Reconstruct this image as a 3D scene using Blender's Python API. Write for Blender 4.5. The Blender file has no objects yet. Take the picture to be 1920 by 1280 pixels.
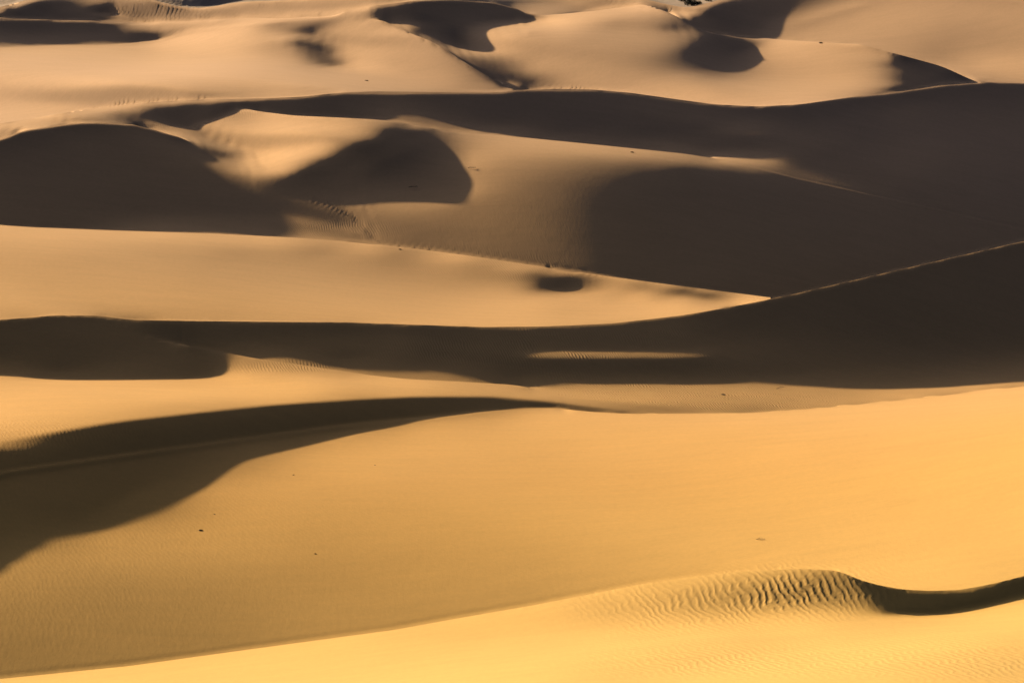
# Desert dune field under a low sun.  Everything is modelled in metres; the camera stands 60 m above the inter-dune floor.
import bpy, math, random
import numpy as np
random.seed(7); rng=np.random.default_rng(11)
SC=bpy.context.scene
R=math.radians
ACTIVE={'1': [-9999, 9999], '2': [1060, 9999], '4b': [340, 1000], '5': [-9999, 9999], '6': [-9999, 1470], '7': [-9999, 350], '8p': [470, 1340], '8': [-9999, 9999], '9': [700, 945], '10': [-9999, 1825], '11': [-9999, 9999]}
ROWS=[7, 34, 23, 24, 44, 33, 22, 26, 36, 74, 28, 33]
COLS=[-460, -412, -364, -316, -268, -220, -172, -124, -76, -58, -40, -22, -4, 14, 32, 50, 68, 86, 104, 122, 140, 158, 176, 194, 212, 230, 248, 266, 284, 302, 320, 338, 356, 374, 392, 410, 428, 446, 464, 482, 500, 518, 536, 554, 572, 590, 608, 626, 644, 662, 680, 698, 716, 734, 752, 770, 788, 806, 824, 842, 860, 878, 896, 914, 932, 950, 968, 986, 1004, 1022, 1040, 1058, 1076, 1094, 1112, 1130, 1148, 1166, 1184, 1202, 1220, 1238, 1256, 1274, 1292, 1310, 1328, 1346, 1364, 1382, 1400, 1418, 1436, 1454, 1472, 1490, 1508, 1526, 1544, 1562, 1580, 1598, 1616, 1634, 1652, 1670, 1688, 1706, 1724, 1742, 1760, 1778, 1796, 1814, 1832, 1850, 1868, 1886, 1904, 1922, 1940, 1958, 1976, 1992, 2040, 2088, 2136, 2184, 2232, 2280, 2328, 2376]
V0=-58.0; V1=1339.5
# crest and trough lines of the survey, hundredths
LINES={
'11':[2000,1949,1885,1821,1757,1693,1629,1565,1501,1477,1453,1429,1381,1026,547,68,-331,-633,-933,-1164,-1160,-1124,-1088,-1052,-1014,-919,-776,-598,-81,528,998,1339,1524,1518,1365,1098,757,540,364,266,214,163,106,-17,-167,-316,-439,-530,-620,-710,-800,-890,-980,-1070,-1160,-1250,-1340,-1384,-1352,-1316,-1280,-1244,-1208,-1172,-1136,-1100,-1064,-1028,-992,-956,-920,-884,-848,-809,-716,-591,-466,-341,-216,-89,139,575,995,1287,1377,1018,573,68,-450,-975,-1451,-1669,-1838,-2006,-2175,-2344,-2513,-2681,-2850,-2997,-3071,-3136,-3200,-3264,-3329,-3393,-3457,-3521,-3586,-3650,-3714,-3779,-3843,-3907,-3971,-4036,-4100,-4164,-4229,-4293,-4357,-4421,-4486,-4543,-4714,-4886,-5057,-5229,-5400,-5571,-5743,-5914],
'10':[2000,1949,2287,2447,2607,2767,2927,3087,3247,3307,3367,3427,3485,3528,3564,3604,3658,3660,3777,3805,3842,3880,3936,4016,4097,4175,4224,4256,4287,4099,4100,4078,3981,3874,3767,3660,3554,3474,3419,3366,3312,3258,3204,3151,3062,2829,2822,2574,2057,1772,1452,1165,961,763,523,273,159,106,53,24,108,217,325,437,695,1163,1664,2480,2706,2871,2746,2610,2440,2260,2079,1868,1631,1393,1156,933,1153,1824,2522,3401,4369,5303,5941,6424,6639,6996,7187,7311,7231,7378,7526,7653,7760,7867,7973,8080,8187,8293,8451,8881,9362,9844,10325,10806,11297,11800,12312,13001,13814,14629,15312,15443,15483,15524,15564,15629,15779,15940,16102,16245,16675,17105,17535,17965,18395,18825,19255,19685],
'9':[8800,8817,8838,8860,8881,8902,8924,8945,8966,8974,8982,8990,8994,8944,8872,8802,8740,8680,8621,8587,8567,8547,8527,8503,8410,8274,8107,7903,7696,7426,6909,6279,5745,5512,5297,5100,4920,4740,4560,4389,4250,4115,3980,3843,3680,3500,3320,3140,2932,2678,3167,3457,3745,4595,5471,6294,6974,7698,8672,9817,11005,12126,13240,14293,15285,16244,16916,16916,16844,16772,16713,16726,16751,16777,16829,16971,17126,17280,17461,17708,17960,18212,18464,18716,18960,19200,19440,19625,19720,19810,19900,19973,19920,19830,19740,19648,19485,19236,18984,18732,18480,18235,18040,17860,17680,17499,17268,16977,16685,16393,16122,15971,15843,15714,15609,15443,15483,15524,15564,15629,15779,15940,16102,16245,16675,17105,17535,17965,18395,18825,19255,19685],
'8':[28998,28510,27892,27273,26654,26036,25417,24798,24180,23948,23716,23484,23248,22967,22667,22367,22067,21767,21467,21167,20867,20602,20375,20150,19925,19710,19543,19385,19228,19072,18956,18876,18796,18716,18636,18588,18565,18543,18520,18488,18425,18358,18290,18219,18080,17900,17720,17540,17393,17327,17267,17214,17216,17234,17252,17270,17288,17305,17320,17335,17350,17365,17380,17390,17310,17176,16916,16916,16844,16772,16713,16726,16751,16777,16829,16971,17126,17280,17461,17708,17960,18212,18464,18716,18960,19200,19440,19625,19720,19810,19900,19973,19920,19830,19740,19648,19485,19236,18984,18732,18480,18235,18040,17860,17680,17499,17268,16977,16685,16393,16122,15971,15843,15714,15609,15443,15483,15524,15564,15629,15779,15940,16102,16245,16675,17105,17535,17965,18395,18825,19255,19685],
'8p':[32997,32434,31720,31005,30290,29576,28861,28146,27432,27164,26896,26628,26333,25704,24948,24449,24164,23884,23604,23329,23162,23088,23025,23070,23160,23250,23354,23473,23593,23681,23660,23622,23484,23173,22806,21999,21094,20465,20557,20828,21092,21312,21523,21703,21794,21875,21956,22037,22120,22210,22300,22398,22556,22736,22998,23319,23642,23968,24320,24672,24876,24991,25106,25221,25337,25481,25657,25836,26014,26192,26370,26549,26727,26905,27083,27261,27442,27626,27812,27997,28182,28368,28553,28741,28979,29248,29516,29798,30153,30526,30913,31368,31836,32304,32772,33239,33679,34085,34490,34895,35300,35705,36110,36515,36920,37325,37730,38137,38549,38960,39371,39783,40194,40606,41017,41429,41840,42251,42663,43074,43486,43897,44309,44674,45771,46869,47966,49063,50160,51257,52354,53451],
'7':[32997,32434,32017,31469,30920,30371,29823,29274,28352,27866,27380,26894,26333,25704,24948,24449,24164,23884,23604,23329,23162,23088,23025,23070,23160,23250,23354,23820,24230,24760,25300,25844,26658,27935,29223,30035,30508,30791,31661,33120,34193,34920,35637,36313,36973,37633,38300,38976,39836,41150,42640,44815,45921,46155,46376,46597,46817,47038,47259,47479,47706,47964,48228,48492,48756,49020,49284,49548,49812,50076,50340,50604,50868,51132,51396,51660,51924,52176,52409,52641,52873,53105,53337,53568,53800,54032,54264,54496,54728,54960,55192,55423,55655,55808,55509,55095,54680,54266,53852,53438,53024,52609,52195,51781,51367,50953,50538,50124,49710,49296,48882,48468,48053,47639,47225,46811,46397,45982,45568,45191,44942,44709,44309,44674,45771,46869,47966,49063,50160,51257,52354,53451],
'6':[41800,41800,41800,41800,41800,41800,41800,41800,41800,41800,41800,41834,42107,42293,42413,42533,42630,42701,42770,42840,42910,42979,43049,43119,43188,43249,43307,43365,43424,43482,43541,43599,43657,43716,43775,43850,43940,44030,44120,44210,44300,44390,44482,44598,44724,44850,44976,45102,45247,45440,45636,45833,45921,46155,46376,46597,46817,47038,47259,47479,47706,47964,48228,48492,48756,49020,49284,49548,49812,50076,50560,50857,51092,51132,51396,51660,51924,52176,52409,52641,52873,53105,53337,53568,53800,54032,54264,54496,54728,54960,55192,55423,55655,55808,55509,55095,54680,54266,53852,53438,53024,52609,52195,51781,51367,50953,50538,50124,49710,49296,48882,48468,48053,47639,47225,46811,46397,45982,45568,45191,44942,44709,44309,44674,45771,46869,47966,49063,50160,51257,52354,53451],
'5':[63998,63654,63216,62779,62342,61904,61467,61030,60592,60428,60264,60100,59939,59816,59708,59589,59420,59246,59134,59109,59121,59134,59158,59320,59539,59757,59957,60023,60049,60074,60099,60120,60140,60160,60180,60200,60220,60240,60260,60280,60299,60313,60326,60339,60351,60364,60377,60390,60416,60473,60533,60593,60653,60713,60773,60836,60900,60964,61029,61093,61157,61221,61281,61286,61268,61250,61232,61214,61187,61137,61086,61034,60969,60880,60790,60700,60599,60417,60211,60006,59799,59590,59380,59167,58894,58586,58277,57966,57633,57290,56948,56605,56262,55808,55509,55095,54680,54266,53852,53438,53024,52609,52195,51781,51367,50953,50538,50124,49710,49296,48882,48468,48053,47639,47225,46811,46397,45982,45568,45191,44942,44709,44309,44674,45771,46869,47966,49063,50160,51257,52354,53451],
'4b':[63998,63654,63216,62779,62342,61904,61467,61030,60592,60428,60264,60100,59939,59816,59708,59589,59420,59246,59134,59109,59400,59520,59640,59779,60252,60928,61744,62581,63180,63719,64100,64460,64819,65160,65494,65829,66165,66520,66879,67194,67446,67695,67946,68210,68480,68750,69020,69290,69560,69830,70100,70361,70560,70740,70920,71085,71180,71260,71340,71420,71504,71608,71716,71824,71932,72042,72231,72516,72802,73044,73260,73486,73788,74112,74419,74667,74907,75147,75387,75633,75900,76170,76434,76620,76774,76929,77071,77123,77149,77174,77182,77092,76984,76876,76768,76659,76525,76359,76191,76024,75857,75690,75523,75355,75170,74975,74780,74585,74390,74195,73999,73797,73595,73393,73190,72988,72785,72582,72380,72177,71971,71765,71558,71375,70825,70275,69725,69175,68625,68075,67525,66975],
'2':[128985,125555,121203,116851,112499,108147,103795,99443,95091,93459,91827,90195,88637,88010,87760,87512,87265,87018,86770,86523,86275,86028,85780,85533,85285,85038,84790,84542,84295,84048,83801,83558,83316,83074,82833,82591,82349,82107,81865,81623,81381,81139,80898,80656,80414,80172,79930,79688,79466,79294,79125,78956,78788,78619,78450,78281,78112,77940,77760,77580,77400,77220,77045,76930,76840,76750,76660,76570,76515,76544,76581,76683,76860,77040,77201,77300,77390,77476,77520,77546,77433,77526,77530,77508,77485,77462,77440,77418,77395,77397,77388,77292,77184,76976,76968,76759,76725,76459,76391,76224,75857,75890,75723,75455,75170,75175,74980,74685,74590,74195,74199,73997,73795,73493,73190,72988,72785,72782,72580,72378,72175,71973,71770,71590,71050,70510,69970,69430,68890,68350,67810,67270],
'1':[131898,131503,131002,130500,129999,129498,128996,128495,127994,127806,127618,127430,127242,127060,126880,126700,126520,126340,126160,125980,125800,125620,125440,125260,125080,124899,124689,124443,124195,123948,123700,123453,123205,122958,122710,122462,122215,121968,121720,121474,121231,120988,120746,120504,120262,120019,119777,119535,119292,119050,118808,118565,118323,118078,117782,117455,117127,116800,116473,116146,115827,115515,115203,114891,114579,114267,113955,113643,113320,112971,112620,112269,111918,111567,111216,110865,110514,110163,109812,109478,109200,108930,108660,108390,108121,107901,107720,107540,107360,107180,107012,106910,106820,106730,106640,106552,106549,106649,106751,106868,107306,108020,108726,109250,109697,110048,110319,110517,110596,110665,110659,110588,110502,110243,109913,109582,109198,108750,108300,107851,107404,106958,106512,106115,104925,103735,102545,101355,100165,98975,97785,96595]
}
# dune heights (second differences of log clearance below the camera level)
DH=[
-11847,-98,-103,-101,-105,-185,-258,-301,-287,-105,-108,-106,-106,-107,-109,-108,-108,-105,-104,-101,-98,-95,-91,-90,-88,-84,-76,-66,-53,-43,-33,-26,-25,-25,-27,-28,-29,-32,-33,-34,-39,-46,-50,-47,-41,-31,-17,5,31,63,109,165,224,279,321,338,334,321,302,284,265,248,244,250,255,246,222,186,144,99,50,6,-33,-61,-81,-94,-105,-112,-116,-118,-119,-120,-119,-117,-117,-115,-113,-112,-112,-111,-110,-110,-112,-113,-115,-115,-112,-102,-79,-36,28,101,168,229,281,320,341,354,365,372,378,376,372,361,348,343,343,341,335,335,338,334,318,256,638,504,395,281,202,161,148,0,
786,1,-15,-3,-1,56,60,49,24,4,-5,-7,-9,-50,-65,-68,-58,-47,-46,-35,-3,2,2,4,4,10,12,13,52,61,43,29,18,2,-10,-25,-34,-19,-15,-8,1,4,2,-17,-27,-32,-34,-38,-45,-51,-63,-75,-85,-91,-83,-58,-27,-5,7,6,4,1,-9,-19,-20,-7,13,37,62,78,89,87,81,66,58,50,45,41,36,34,44,71,68,49,20,-46,-61,-72,-75,-76,-71,-34,-24,-24,-23,-24,-27,-34,-49,-71,-92,-116,-121,-113,-97,-75,-52,-36,-27,-19,-14,-7,-2,6,12,15,15,17,20,23,16,17,19,24,84,74,69,51,33,10,0,0,
833,0,-7,-30,-11,21,54,64,35,6,9,4,-2,-43,-62,-61,-55,-45,-46,-38,-5,-1,0,1,4,11,16,18,59,70,50,33,11,-10,-23,-28,-35,-22,-19,-8,-5,-3,-2,-7,-16,-26,-29,-31,-35,-41,-48,-59,-69,-73,-73,-66,-52,-31,-14,-4,0,3,-3,-19,-41,-53,-45,-21,10,44,79,104,110,104,87,74,60,51,45,38,46,60,59,42,23,-25,-40,-51,-58,-65,-62,-28,-23,-23,-23,-22,-24,-28,-36,-47,-62,-94,-125,-142,-136,-113,-84,-62,-47,-34,-26,-18,-11,-6,3,6,10,13,18,19,26,26,31,36,116,107,89,51,34,9,0,0,
863,-41,-4,-14,-21,-12,18,39,43,14,15,15,9,-29,-47,-53,-43,-36,-43,-37,-6,-1,-3,-2,-1,10,16,20,62,73,62,46,22,-11,-32,-46,-45,-21,-17,-12,-6,-8,-9,-15,-16,-16,-19,-22,-28,-33,-41,-51,-59,-65,-67,-65,-54,-37,-13,4,15,18,18,6,-19,-55,-88,-103,-94,-59,-14,40,93,124,118,105,96,81,62,53,46,45,40,44,37,17,-8,-30,-39,-46,-45,-22,-17,-18,-18,-20,-20,-21,-24,-27,-22,-34,-61,-98,-135,-142,-119,-87,-66,-58,-49,-38,-25,-14,-9,-2,4,9,13,15,16,19,25,30,105,102,112,64,34,10,0,0,
875,-27,-34,-8,-21,-19,-9,8,29,14,14,14,13,-14,-32,-41,-36,-22,-29,-31,-2,1,-1,-5,-4,4,14,19,64,78,70,45,21,0,-24,-44,-57,-35,-20,-11,-7,-9,-10,-20,-22,-20,-14,-13,-19,-28,-33,-39,-48,-58,-70,-71,-67,-48,-30,-10,14,33,44,48,47,31,-10,-69,-128,-171,-170,-129,-70,1,55,92,113,115,117,97,59,5,6,38,84,140,81,26,-13,-33,-36,-14,-12,-12,-14,-14,-14,-16,-16,-16,-9,-10,-13,-25,-56,-113,-154,-141,-100,-79,-71,-58,-45,-33,-18,-9,-5,1,6,9,13,18,25,54,78,144,73,65,36,7,0,0,
830,27,-19,-35,-31,-20,-8,-13,2,8,12,13,11,-7,-20,-27,-30,-23,-12,-11,9,8,5,3,-5,1,7,13,65,83,56,36,33,17,-5,-39,-64,-42,-36,-18,-13,-13,-12,-20,-23,-21,-18,-12,-14,-19,-28,-33,-35,-44,-57,-74,-79,-72,-54,-40,-23,-1,24,53,79,96,96,70,27,-29,-104,-179,-220,-200,-115,-30,-7,22,42,58,47,25,31,11,6,147,243,182,75,4,-28,-16,-9,-10,-9,-11,-10,-9,-8,-10,-4,1,-7,-10,-27,-21,-74,-122,-163,-134,-113,-73,-33,-48,-44,-5,41,-26,-25,7,84,-10,-5,38,113,90,64,59,44,0,0,0,
684,103,22,-47,-22,-38,-14,-4,-21,-2,9,0,9,-6,-3,-16,-25,-20,-35,0,21,16,7,21,2,4,10,22,67,78,37,42,11,-26,12,-3,-46,-54,-53,-20,-3,-27,-10,-6,-31,-14,-25,-6,-24,-9,-16,-39,-27,-27,-43,-47,-93,-72,-69,-58,-59,-20,-11,18,58,100,128,96,80,78,42,-3,-78,-143,-60,-242,-93,-113,-14,7,93,189,106,65,1,-358,-92,264,235,85,-10,-15,0,-14,-17,4,-19,-14,9,-18,13,-19,-3,-6,-22,-27,-22,-45,-259,-78,-68,-89,-98,-2,7,-48,-36,25,25,-30,-10,40,42,-12,118,80,80,60,43,0,0,0,
-647,35,-30,-134,-284,-285,-244,-232,-121,57,69,20,-75,48,300,187,284,286,319,227,101,45,13,-10,7,-7,-18,-4,-16,-32,-22,-16,-37,-62,-132,-119,-88,-76,-90,-101,-115,-70,-89,-113,-78,-118,-69,-106,-74,-91,-116,-68,-105,-112,10,109,193,63,46,48,161,258,403,460,355,145,-83,127,37,-1,-8,-11,35,41,-78,38,-106,-89,-148,-153,-99,-17,44,15,-56,-15,-224,-444,-245,-58,45,74,60,69,90,59,76,61,-2,67,22,57,29,18,17,19,12,-3,164,-78,-117,-150,-149,-262,-275,-249,-243,-260,-241,-183,-211,-207,-202,-133,-596,-616,-535,-379,-211,-10,-68,22,
0,0,0,0,16,7,5,7,1,-2,-2,-1,12,6,-8,13,-12,14,12,8,13,7,4,2,22,-6,5,-22,-12,-1,-10,-12,-8,-3,1,3,6,4,3,2,2,-10,9,2,1,-7,7,-2,-13,-4,-8,-1,-3,-7,-5,-11,-8,3,1,-3,-1,-4,-7,-9,-6,2,29,-1,15,17,12,8,-2,-6,2,-11,-4,-11,-9,-10,0,7,9,10,14,23,2,16,17,28,15,7,5,27,-12,6,25,-7,20,3,4,-6,17,26,15,11,11,15,0,-5,-11,-4,-42,-14,-20,-33,-85,-46,-44,-57,-105,-41,-29,-76,35,85,66,53,24,11,63,45,
0,0,0,0,16,7,4,7,3,-2,-3,-3,11,8,-11,7,-8,6,8,14,11,11,13,11,-1,-10,14,-18,-11,0,-7,-19,0,-3,-9,8,11,2,-8,15,1,-15,0,17,-12,5,0,6,-24,8,-9,-6,3,-10,-4,-10,-12,6,-2,-1,1,-5,-6,-9,-6,2,31,-3,14,13,12,7,-1,-1,2,-16,1,-15,-5,-11,1,6,9,11,9,15,4,15,20,27,27,21,10,0,18,10,-4,27,14,-9,19,18,4,11,43,18,15,2,12,-1,-11,-16,-18,-20,-25,-40,-50,-57,-65,-66,-66,-65,-60,-42,-64,66,84,54,35,41,51,58,
0,0,0,0,15,8,1,9,3,-2,-2,-3,10,-1,-11,15,4,4,6,20,15,19,14,-1,-24,20,-14,12,-15,-26,-7,-15,-3,-1,-6,8,7,-2,3,1,10,-10,0,8,-6,8,-7,6,-18,-2,1,-11,7,-10,-12,-1,-12,3,0,0,1,-4,-8,-9,-8,6,31,-5,10,15,13,9,-1,1,-12,-4,-3,-11,-6,-10,-1,9,8,10,10,7,18,22,17,39,29,16,6,10,8,8,6,12,16,7,0,8,11,19,21,20,17,15,10,7,1,-2,-7,-10,-17,-34,-38,-41,-48,-56,-59,-64,-66,-56,-129,-11,81,75,42,32,43,56,
0,0,0,0,16,8,0,4,7,-1,-2,-2,10,-5,-9,19,7,7,10,16,15,13,10,5,4,0,-7,-7,-13,-27,-11,-13,-7,-3,0,8,5,0,9,-5,4,13,-11,0,1,8,-12,1,-11,-5,3,-11,-2,-1,-14,0,-12,3,0,-1,2,-4,-9,-10,-5,4,25,1,12,21,17,13,3,-10,-19,-4,-10,-6,-5,-11,1,7,9,9,18,16,7,26,19,29,28,16,6,10,9,7,6,9,16,10,1,3,9,18,19,18,19,17,16,12,9,8,6,-2,-8,-27,-31,-34,-35,-38,-42,-48,-57,-55,-148,-100,-4,69,68,32,13,31,
0,0,0,0,16,7,1,4,2,-4,-1,7,8,-6,-1,17,10,5,9,10,15,12,10,8,3,0,-3,-5,-13,-23,-18,-5,-18,-2,5,5,1,8,15,-10,-3,14,0,-12,15,-7,9,-20,4,-21,7,-15,-2,0,-14,-6,-6,2,1,0,2,-8,-8,-8,-5,2,25,3,19,19,16,11,0,-8,-20,6,-19,-6,-10,-6,-1,7,8,11,26,14,10,23,16,26,26,17,8,10,9,7,6,7,12,13,4,0,7,15,17,19,18,16,17,16,14,17,15,10,0,-20,-25,-26,-29,-31,-31,-33,-39,-40,-144,-157,-70,35,75,37,4,-2,
0,0,3,-3,16,7,1,4,1,-3,-4,13,13,-7,-5,15,14,5,6,10,13,11,8,8,6,-1,-3,-4,-11,-25,-6,-10,-21,-7,15,-1,8,8,5,2,-4,3,0,1,2,-5,6,-6,-9,-12,-2,-7,-9,4,-20,-8,-3,3,1,-1,-1,-6,-7,-8,-5,2,25,3,19,19,14,10,2,-6,-4,-12,-18,-3,-13,-7,0,7,6,12,28,19,8,23,16,22,25,17,9,11,8,8,6,6,10,13,7,0,3,13,16,16,17,17,17,17,16,19,20,18,12,-11,-18,-21,-22,-23,-21,-26,-28,-30,-117,-141,-123,-46,28,39,38,27,
0,0,6,-4,13,8,1,4,2,-4,-3,12,12,3,-13,23,10,6,5,7,10,11,8,8,6,0,-3,-4,-11,-20,-11,-11,-9,-4,1,-1,11,6,4,1,0,0,-1,2,2,-2,3,-4,-11,-4,-10,-1,-16,5,-19,-9,0,0,0,2,-6,-4,-6,-8,-6,2,14,16,17,17,13,11,3,-3,-6,-10,-14,-5,-17,-5,-1,7,6,18,17,25,11,20,18,21,22,16,8,11,11,9,7,5,6,11,9,3,1,10,15,15,16,16,16,17,17,19,23,21,17,0,-8,-15,-17,-17,-18,-17,-19,-17,-78,-114,-138,-123,-52,34,61,68,
0,0,5,4,7,7,1,4,2,-4,-4,13,13,2,-5,14,17,3,4,7,9,8,8,8,9,-2,-3,-3,-11,-19,-12,-11,-8,-4,0,1,9,5,4,2,0,-1,1,1,1,-1,2,-3,-11,-5,-7,-3,-7,-5,-8,-19,1,2,2,0,-8,-4,-7,-8,-7,4,10,18,19,17,12,11,2,-1,-6,-9,-8,-13,-16,-6,0,6,6,21,12,28,17,16,15,21,21,15,8,12,11,8,8,5,6,10,8,5,2,9,11,13,14,15,15,16,17,20,22,22,19,6,0,-4,-10,-13,-12,-13,-15,-13,-52,-79,-113,-127,-90,-14,30,36,
0,0,5,3,8,9,6,3,0,-4,-4,8,13,3,-4,18,14,4,7,2,8,8,7,8,9,0,-3,-4,-10,-19,-14,-11,-8,-3,0,3,7,5,3,2,0,0,0,2,2,-3,4,-5,-10,-5,-6,-4,-3,-8,-9,-19,2,2,2,-1,-8,-5,-6,-7,-7,2,11,18,19,16,10,8,5,-1,-5,-7,-8,-12,-18,-6,0,7,6,21,12,28,19,14,16,20,20,15,8,11,10,10,6,7,5,6,6,8,4,6,12,13,12,13,15,15,15,19,22,21,18,10,6,2,-2,-7,-7,-9,-11,-12,-40,-56,-81,-104,-101,-63,-25,-6,
0,0,5,4,7,9,7,5,2,-4,-4,1,10,12,-6,16,17,4,5,5,4,6,8,9,9,-1,-3,-2,-11,-20,-13,-10,-10,-2,0,3,5,6,4,2,0,-1,0,2,1,-1,3,-3,-11,-5,-6,-5,-3,-4,-11,-18,0,3,1,-1,-8,-4,-5,-10,-6,3,10,24,15,13,10,9,4,-1,-3,-7,-9,-13,-16,-4,-3,7,7,20,6,34,23,13,13,20,19,14,7,11,11,9,7,5,5,4,5,4,5,11,12,11,12,13,12,14,14,19,19,22,18,9,8,6,4,1,-1,-5,-6,-9,-34,-41,-59,-80,-99,-100,-69,-42,
0,0,5,4,6,10,7,5,3,-5,-3,0,10,12,0,12,16,5,5,3,5,6,7,9,9,-1,-2,-3,-10,-21,-14,-10,-8,-4,1,3,6,4,5,0,1,1,0,1,2,-2,3,-4,-11,-4,-6,-5,-2,-4,-13,-11,-6,3,1,-1,-8,-1,-8,-9,-6,1,13,23,14,12,8,9,6,0,-4,-7,-9,-10,-10,-10,-1,6,11,11,8,33,27,11,11,20,18,13,9,11,11,8,6,5,4,3,2,2,5,15,13,12,11,10,13,13,14,16,20,19,18,9,8,7,6,5,5,3,-3,-5,-26,-32,-41,-59,-81,-99,-89,-63,
0,0,5,4,7,9,6,6,2,-3,-5,1,9,13,0,13,15,6,5,4,2,5,9,10,8,-1,-1,-2,-12,-22,-13,-11,-7,-4,1,4,5,4,4,2,-1,0,1,2,2,-2,3,-4,-11,-4,-6,-4,-3,-5,-11,-12,-6,3,0,0,-5,-3,-9,-9,-3,0,10,26,12,11,8,8,5,1,-3,-6,-9,-9,-10,-12,0,7,9,9,9,35,28,12,8,20,18,13,8,12,9,8,6,5,3,1,-1,1,9,16,11,11,11,12,11,13,13,16,19,18,17,9,6,9,7,7,7,5,5,-1,-17,-22,-28,-42,-58,-77,-80,-73,
0,0,5,4,7,9,7,5,2,-4,-4,2,9,13,2,10,16,5,6,3,2,6,8,9,8,1,-2,-3,-11,-22,-13,-10,-9,-2,0,3,5,5,3,2,1,0,-1,3,1,-2,3,-4,-9,-6,-5,-5,-3,-3,-9,-15,-4,0,2,-1,-2,-7,-7,-10,-3,4,14,20,8,7,11,9,8,0,-3,-6,-9,-10,-10,-11,1,5,10,9,7,36,30,11,8,18,17,13,8,12,10,7,4,5,3,0,-1,3,13,11,9,10,11,12,12,12,12,17,18,19,16,8,7,6,7,8,8,8,6,3,-5,-15,-20,-25,-38,-56,-67,-65,
0,0,6,3,6,10,7,4,3,-3,0,0,6,13,5,9,13,7,6,3,2,4,9,11,8,-1,-1,-3,-13,-21,-13,-11,-8,-3,1,4,4,3,5,1,1,0,1,1,3,-2,2,-3,-11,-5,-5,-5,-3,-3,-8,-16,-4,1,2,-1,-4,-5,-9,-5,-7,4,17,16,3,12,10,8,6,4,-3,-6,-8,-9,-11,-10,-1,7,9,10,5,38,30,12,6,16,18,11,9,11,10,6,5,2,3,1,0,9,9,7,9,9,11,10,12,12,14,15,18,19,18,7,6,6,6,7,8,8,7,5,5,-8,-12,-16,-25,-35,-54,-56,
0,0,5,4,7,9,7,4,3,-2,-2,0,6,14,5,8,14,7,6,3,1,5,9,10,8,1,-2,-3,-13,-22,-13,-11,-7,-4,2,3,5,4,3,3,-1,1,0,2,1,-1,3,-4,-10,-4,-6,-5,-2,-4,-9,-15,-5,2,1,0,-3,-7,-6,-7,-7,4,17,10,8,5,14,12,7,1,-1,-6,-9,-9,-10,-11,0,6,10,4,11,38,29,14,6,15,16,12,7,12,9,4,4,4,1,2,6,9,3,6,9,9,9,12,11,12,13,16,18,18,17,9,6,6,5,5,7,7,8,6,10,2,-7,-10,-17,-24,-34,-40,
0,0,5,4,7,9,6,6,1,-1,-2,1,5,15,6,7,12,7,6,3,1,5,10,11,8,1,-2,-4,-13,-22,-14,-9,-8,-3,1,4,4,3,4,1,1,0,1,2,2,-2,3,-3,-11,-5,-6,-4,-3,-3,-8,-13,-7,1,2,-2,-3,-5,-6,-8,-2,6,14,6,-2,12,12,10,11,5,-3,-6,-8,-9,-9,-12,0,6,10,1,15,37,27,16,7,13,15,10,9,10,8,5,4,1,3,6,10,5,0,6,7,10,10,10,12,12,12,16,17,19,15,8,7,6,6,5,6,6,5,5,15,6,0,-6,-12,-14,-19,-27,
0,0,5,4,7,11,5,4,3,-3,0,0,7,13,8,6,11,8,6,3,1,4,10,12,6,1,-2,-3,-14,-22,-13,-10,-8,-2,1,3,5,3,3,2,1,1,-1,3,2,-3,4,-4,-11,-4,-5,-6,-2,-2,-10,-10,-9,1,1,0,-4,-3,-8,-8,-2,10,11,-3,4,7,17,12,9,5,-1,-6,-9,-8,-10,-10,0,6,8,3,13,37,27,19,6,13,13,10,7,10,6,4,3,3,4,10,8,2,1,6,8,8,10,11,11,12,12,16,18,18,16,6,6,7,6,6,6,5,5,5,11,10,4,-3,-4,-9,-11,-15,
0,0,5,4,6,11,5,5,3,-1,0,2,4,12,8,6,10,8,7,2,0,5,9,13,7,2,-3,-4,-14,-21,-13,-10,-7,-4,1,4,6,2,4,1,0,0,2,2,1,-1,3,-4,-10,-5,-6,-4,-4,-2,-6,-14,-7,0,1,-1,-1,-5,-8,-8,-1,8,13,-8,2,8,13,16,14,4,-2,-5,-7,-9,-10,-13,2,6,10,2,14,36,26,19,8,11,12,9,6,11,5,4,2,3,8,11,4,1,3,6,8,10,10,11,11,11,12,15,19,17,15,5,5,4,6,7,6,7,5,4,11,9,5,2,-2,-3,-3,-6,
0,0,5,4,7,11,5,4,3,-1,1,1,4,12,9,5,10,8,7,2,1,3,10,12,7,1,-2,-3,-14,-22,-12,-10,-8,-2,1,4,4,3,3,2,0,1,0,2,2,-2,3,-4,-9,-5,-5,-6,-2,-3,-6,-14,-5,-1,1,-1,-1,-6,-8,-4,-6,10,10,-9,1,8,17,14,11,9,-1,-6,-8,-8,-9,-14,0,9,8,-5,23,35,25,20,9,11,10,9,5,8,4,4,3,5,11,8,3,2,2,8,9,10,10,10,11,11,13,15,18,17,13,5,3,4,5,4,7,6,6,5,13,10,4,2,1,-1,1,1,
0,0,5,3,8,10,5,5,2,1,0,1,5,11,10,5,8,8,7,3,0,4,9,12,4,4,-1,-5,-14,-20,-13,-10,-7,-3,1,4,5,3,3,1,1,0,1,2,2,-2,3,-3,-11,-4,-6,-4,-3,-3,-6,-14,-6,-1,2,-1,-1,-6,-6,-7,-2,13,3,-12,2,4,14,20,15,7,0,-6,-8,-8,-9,-14,0,9,10,-8,25,34,25,21,11,10,9,6,6,5,4,4,4,9,11,5,1,2,4,9,9,10,10,10,11,13,12,16,16,15,12,3,3,3,3,5,5,6,7,5,16,11,7,1,1,0,-1,2,
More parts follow.
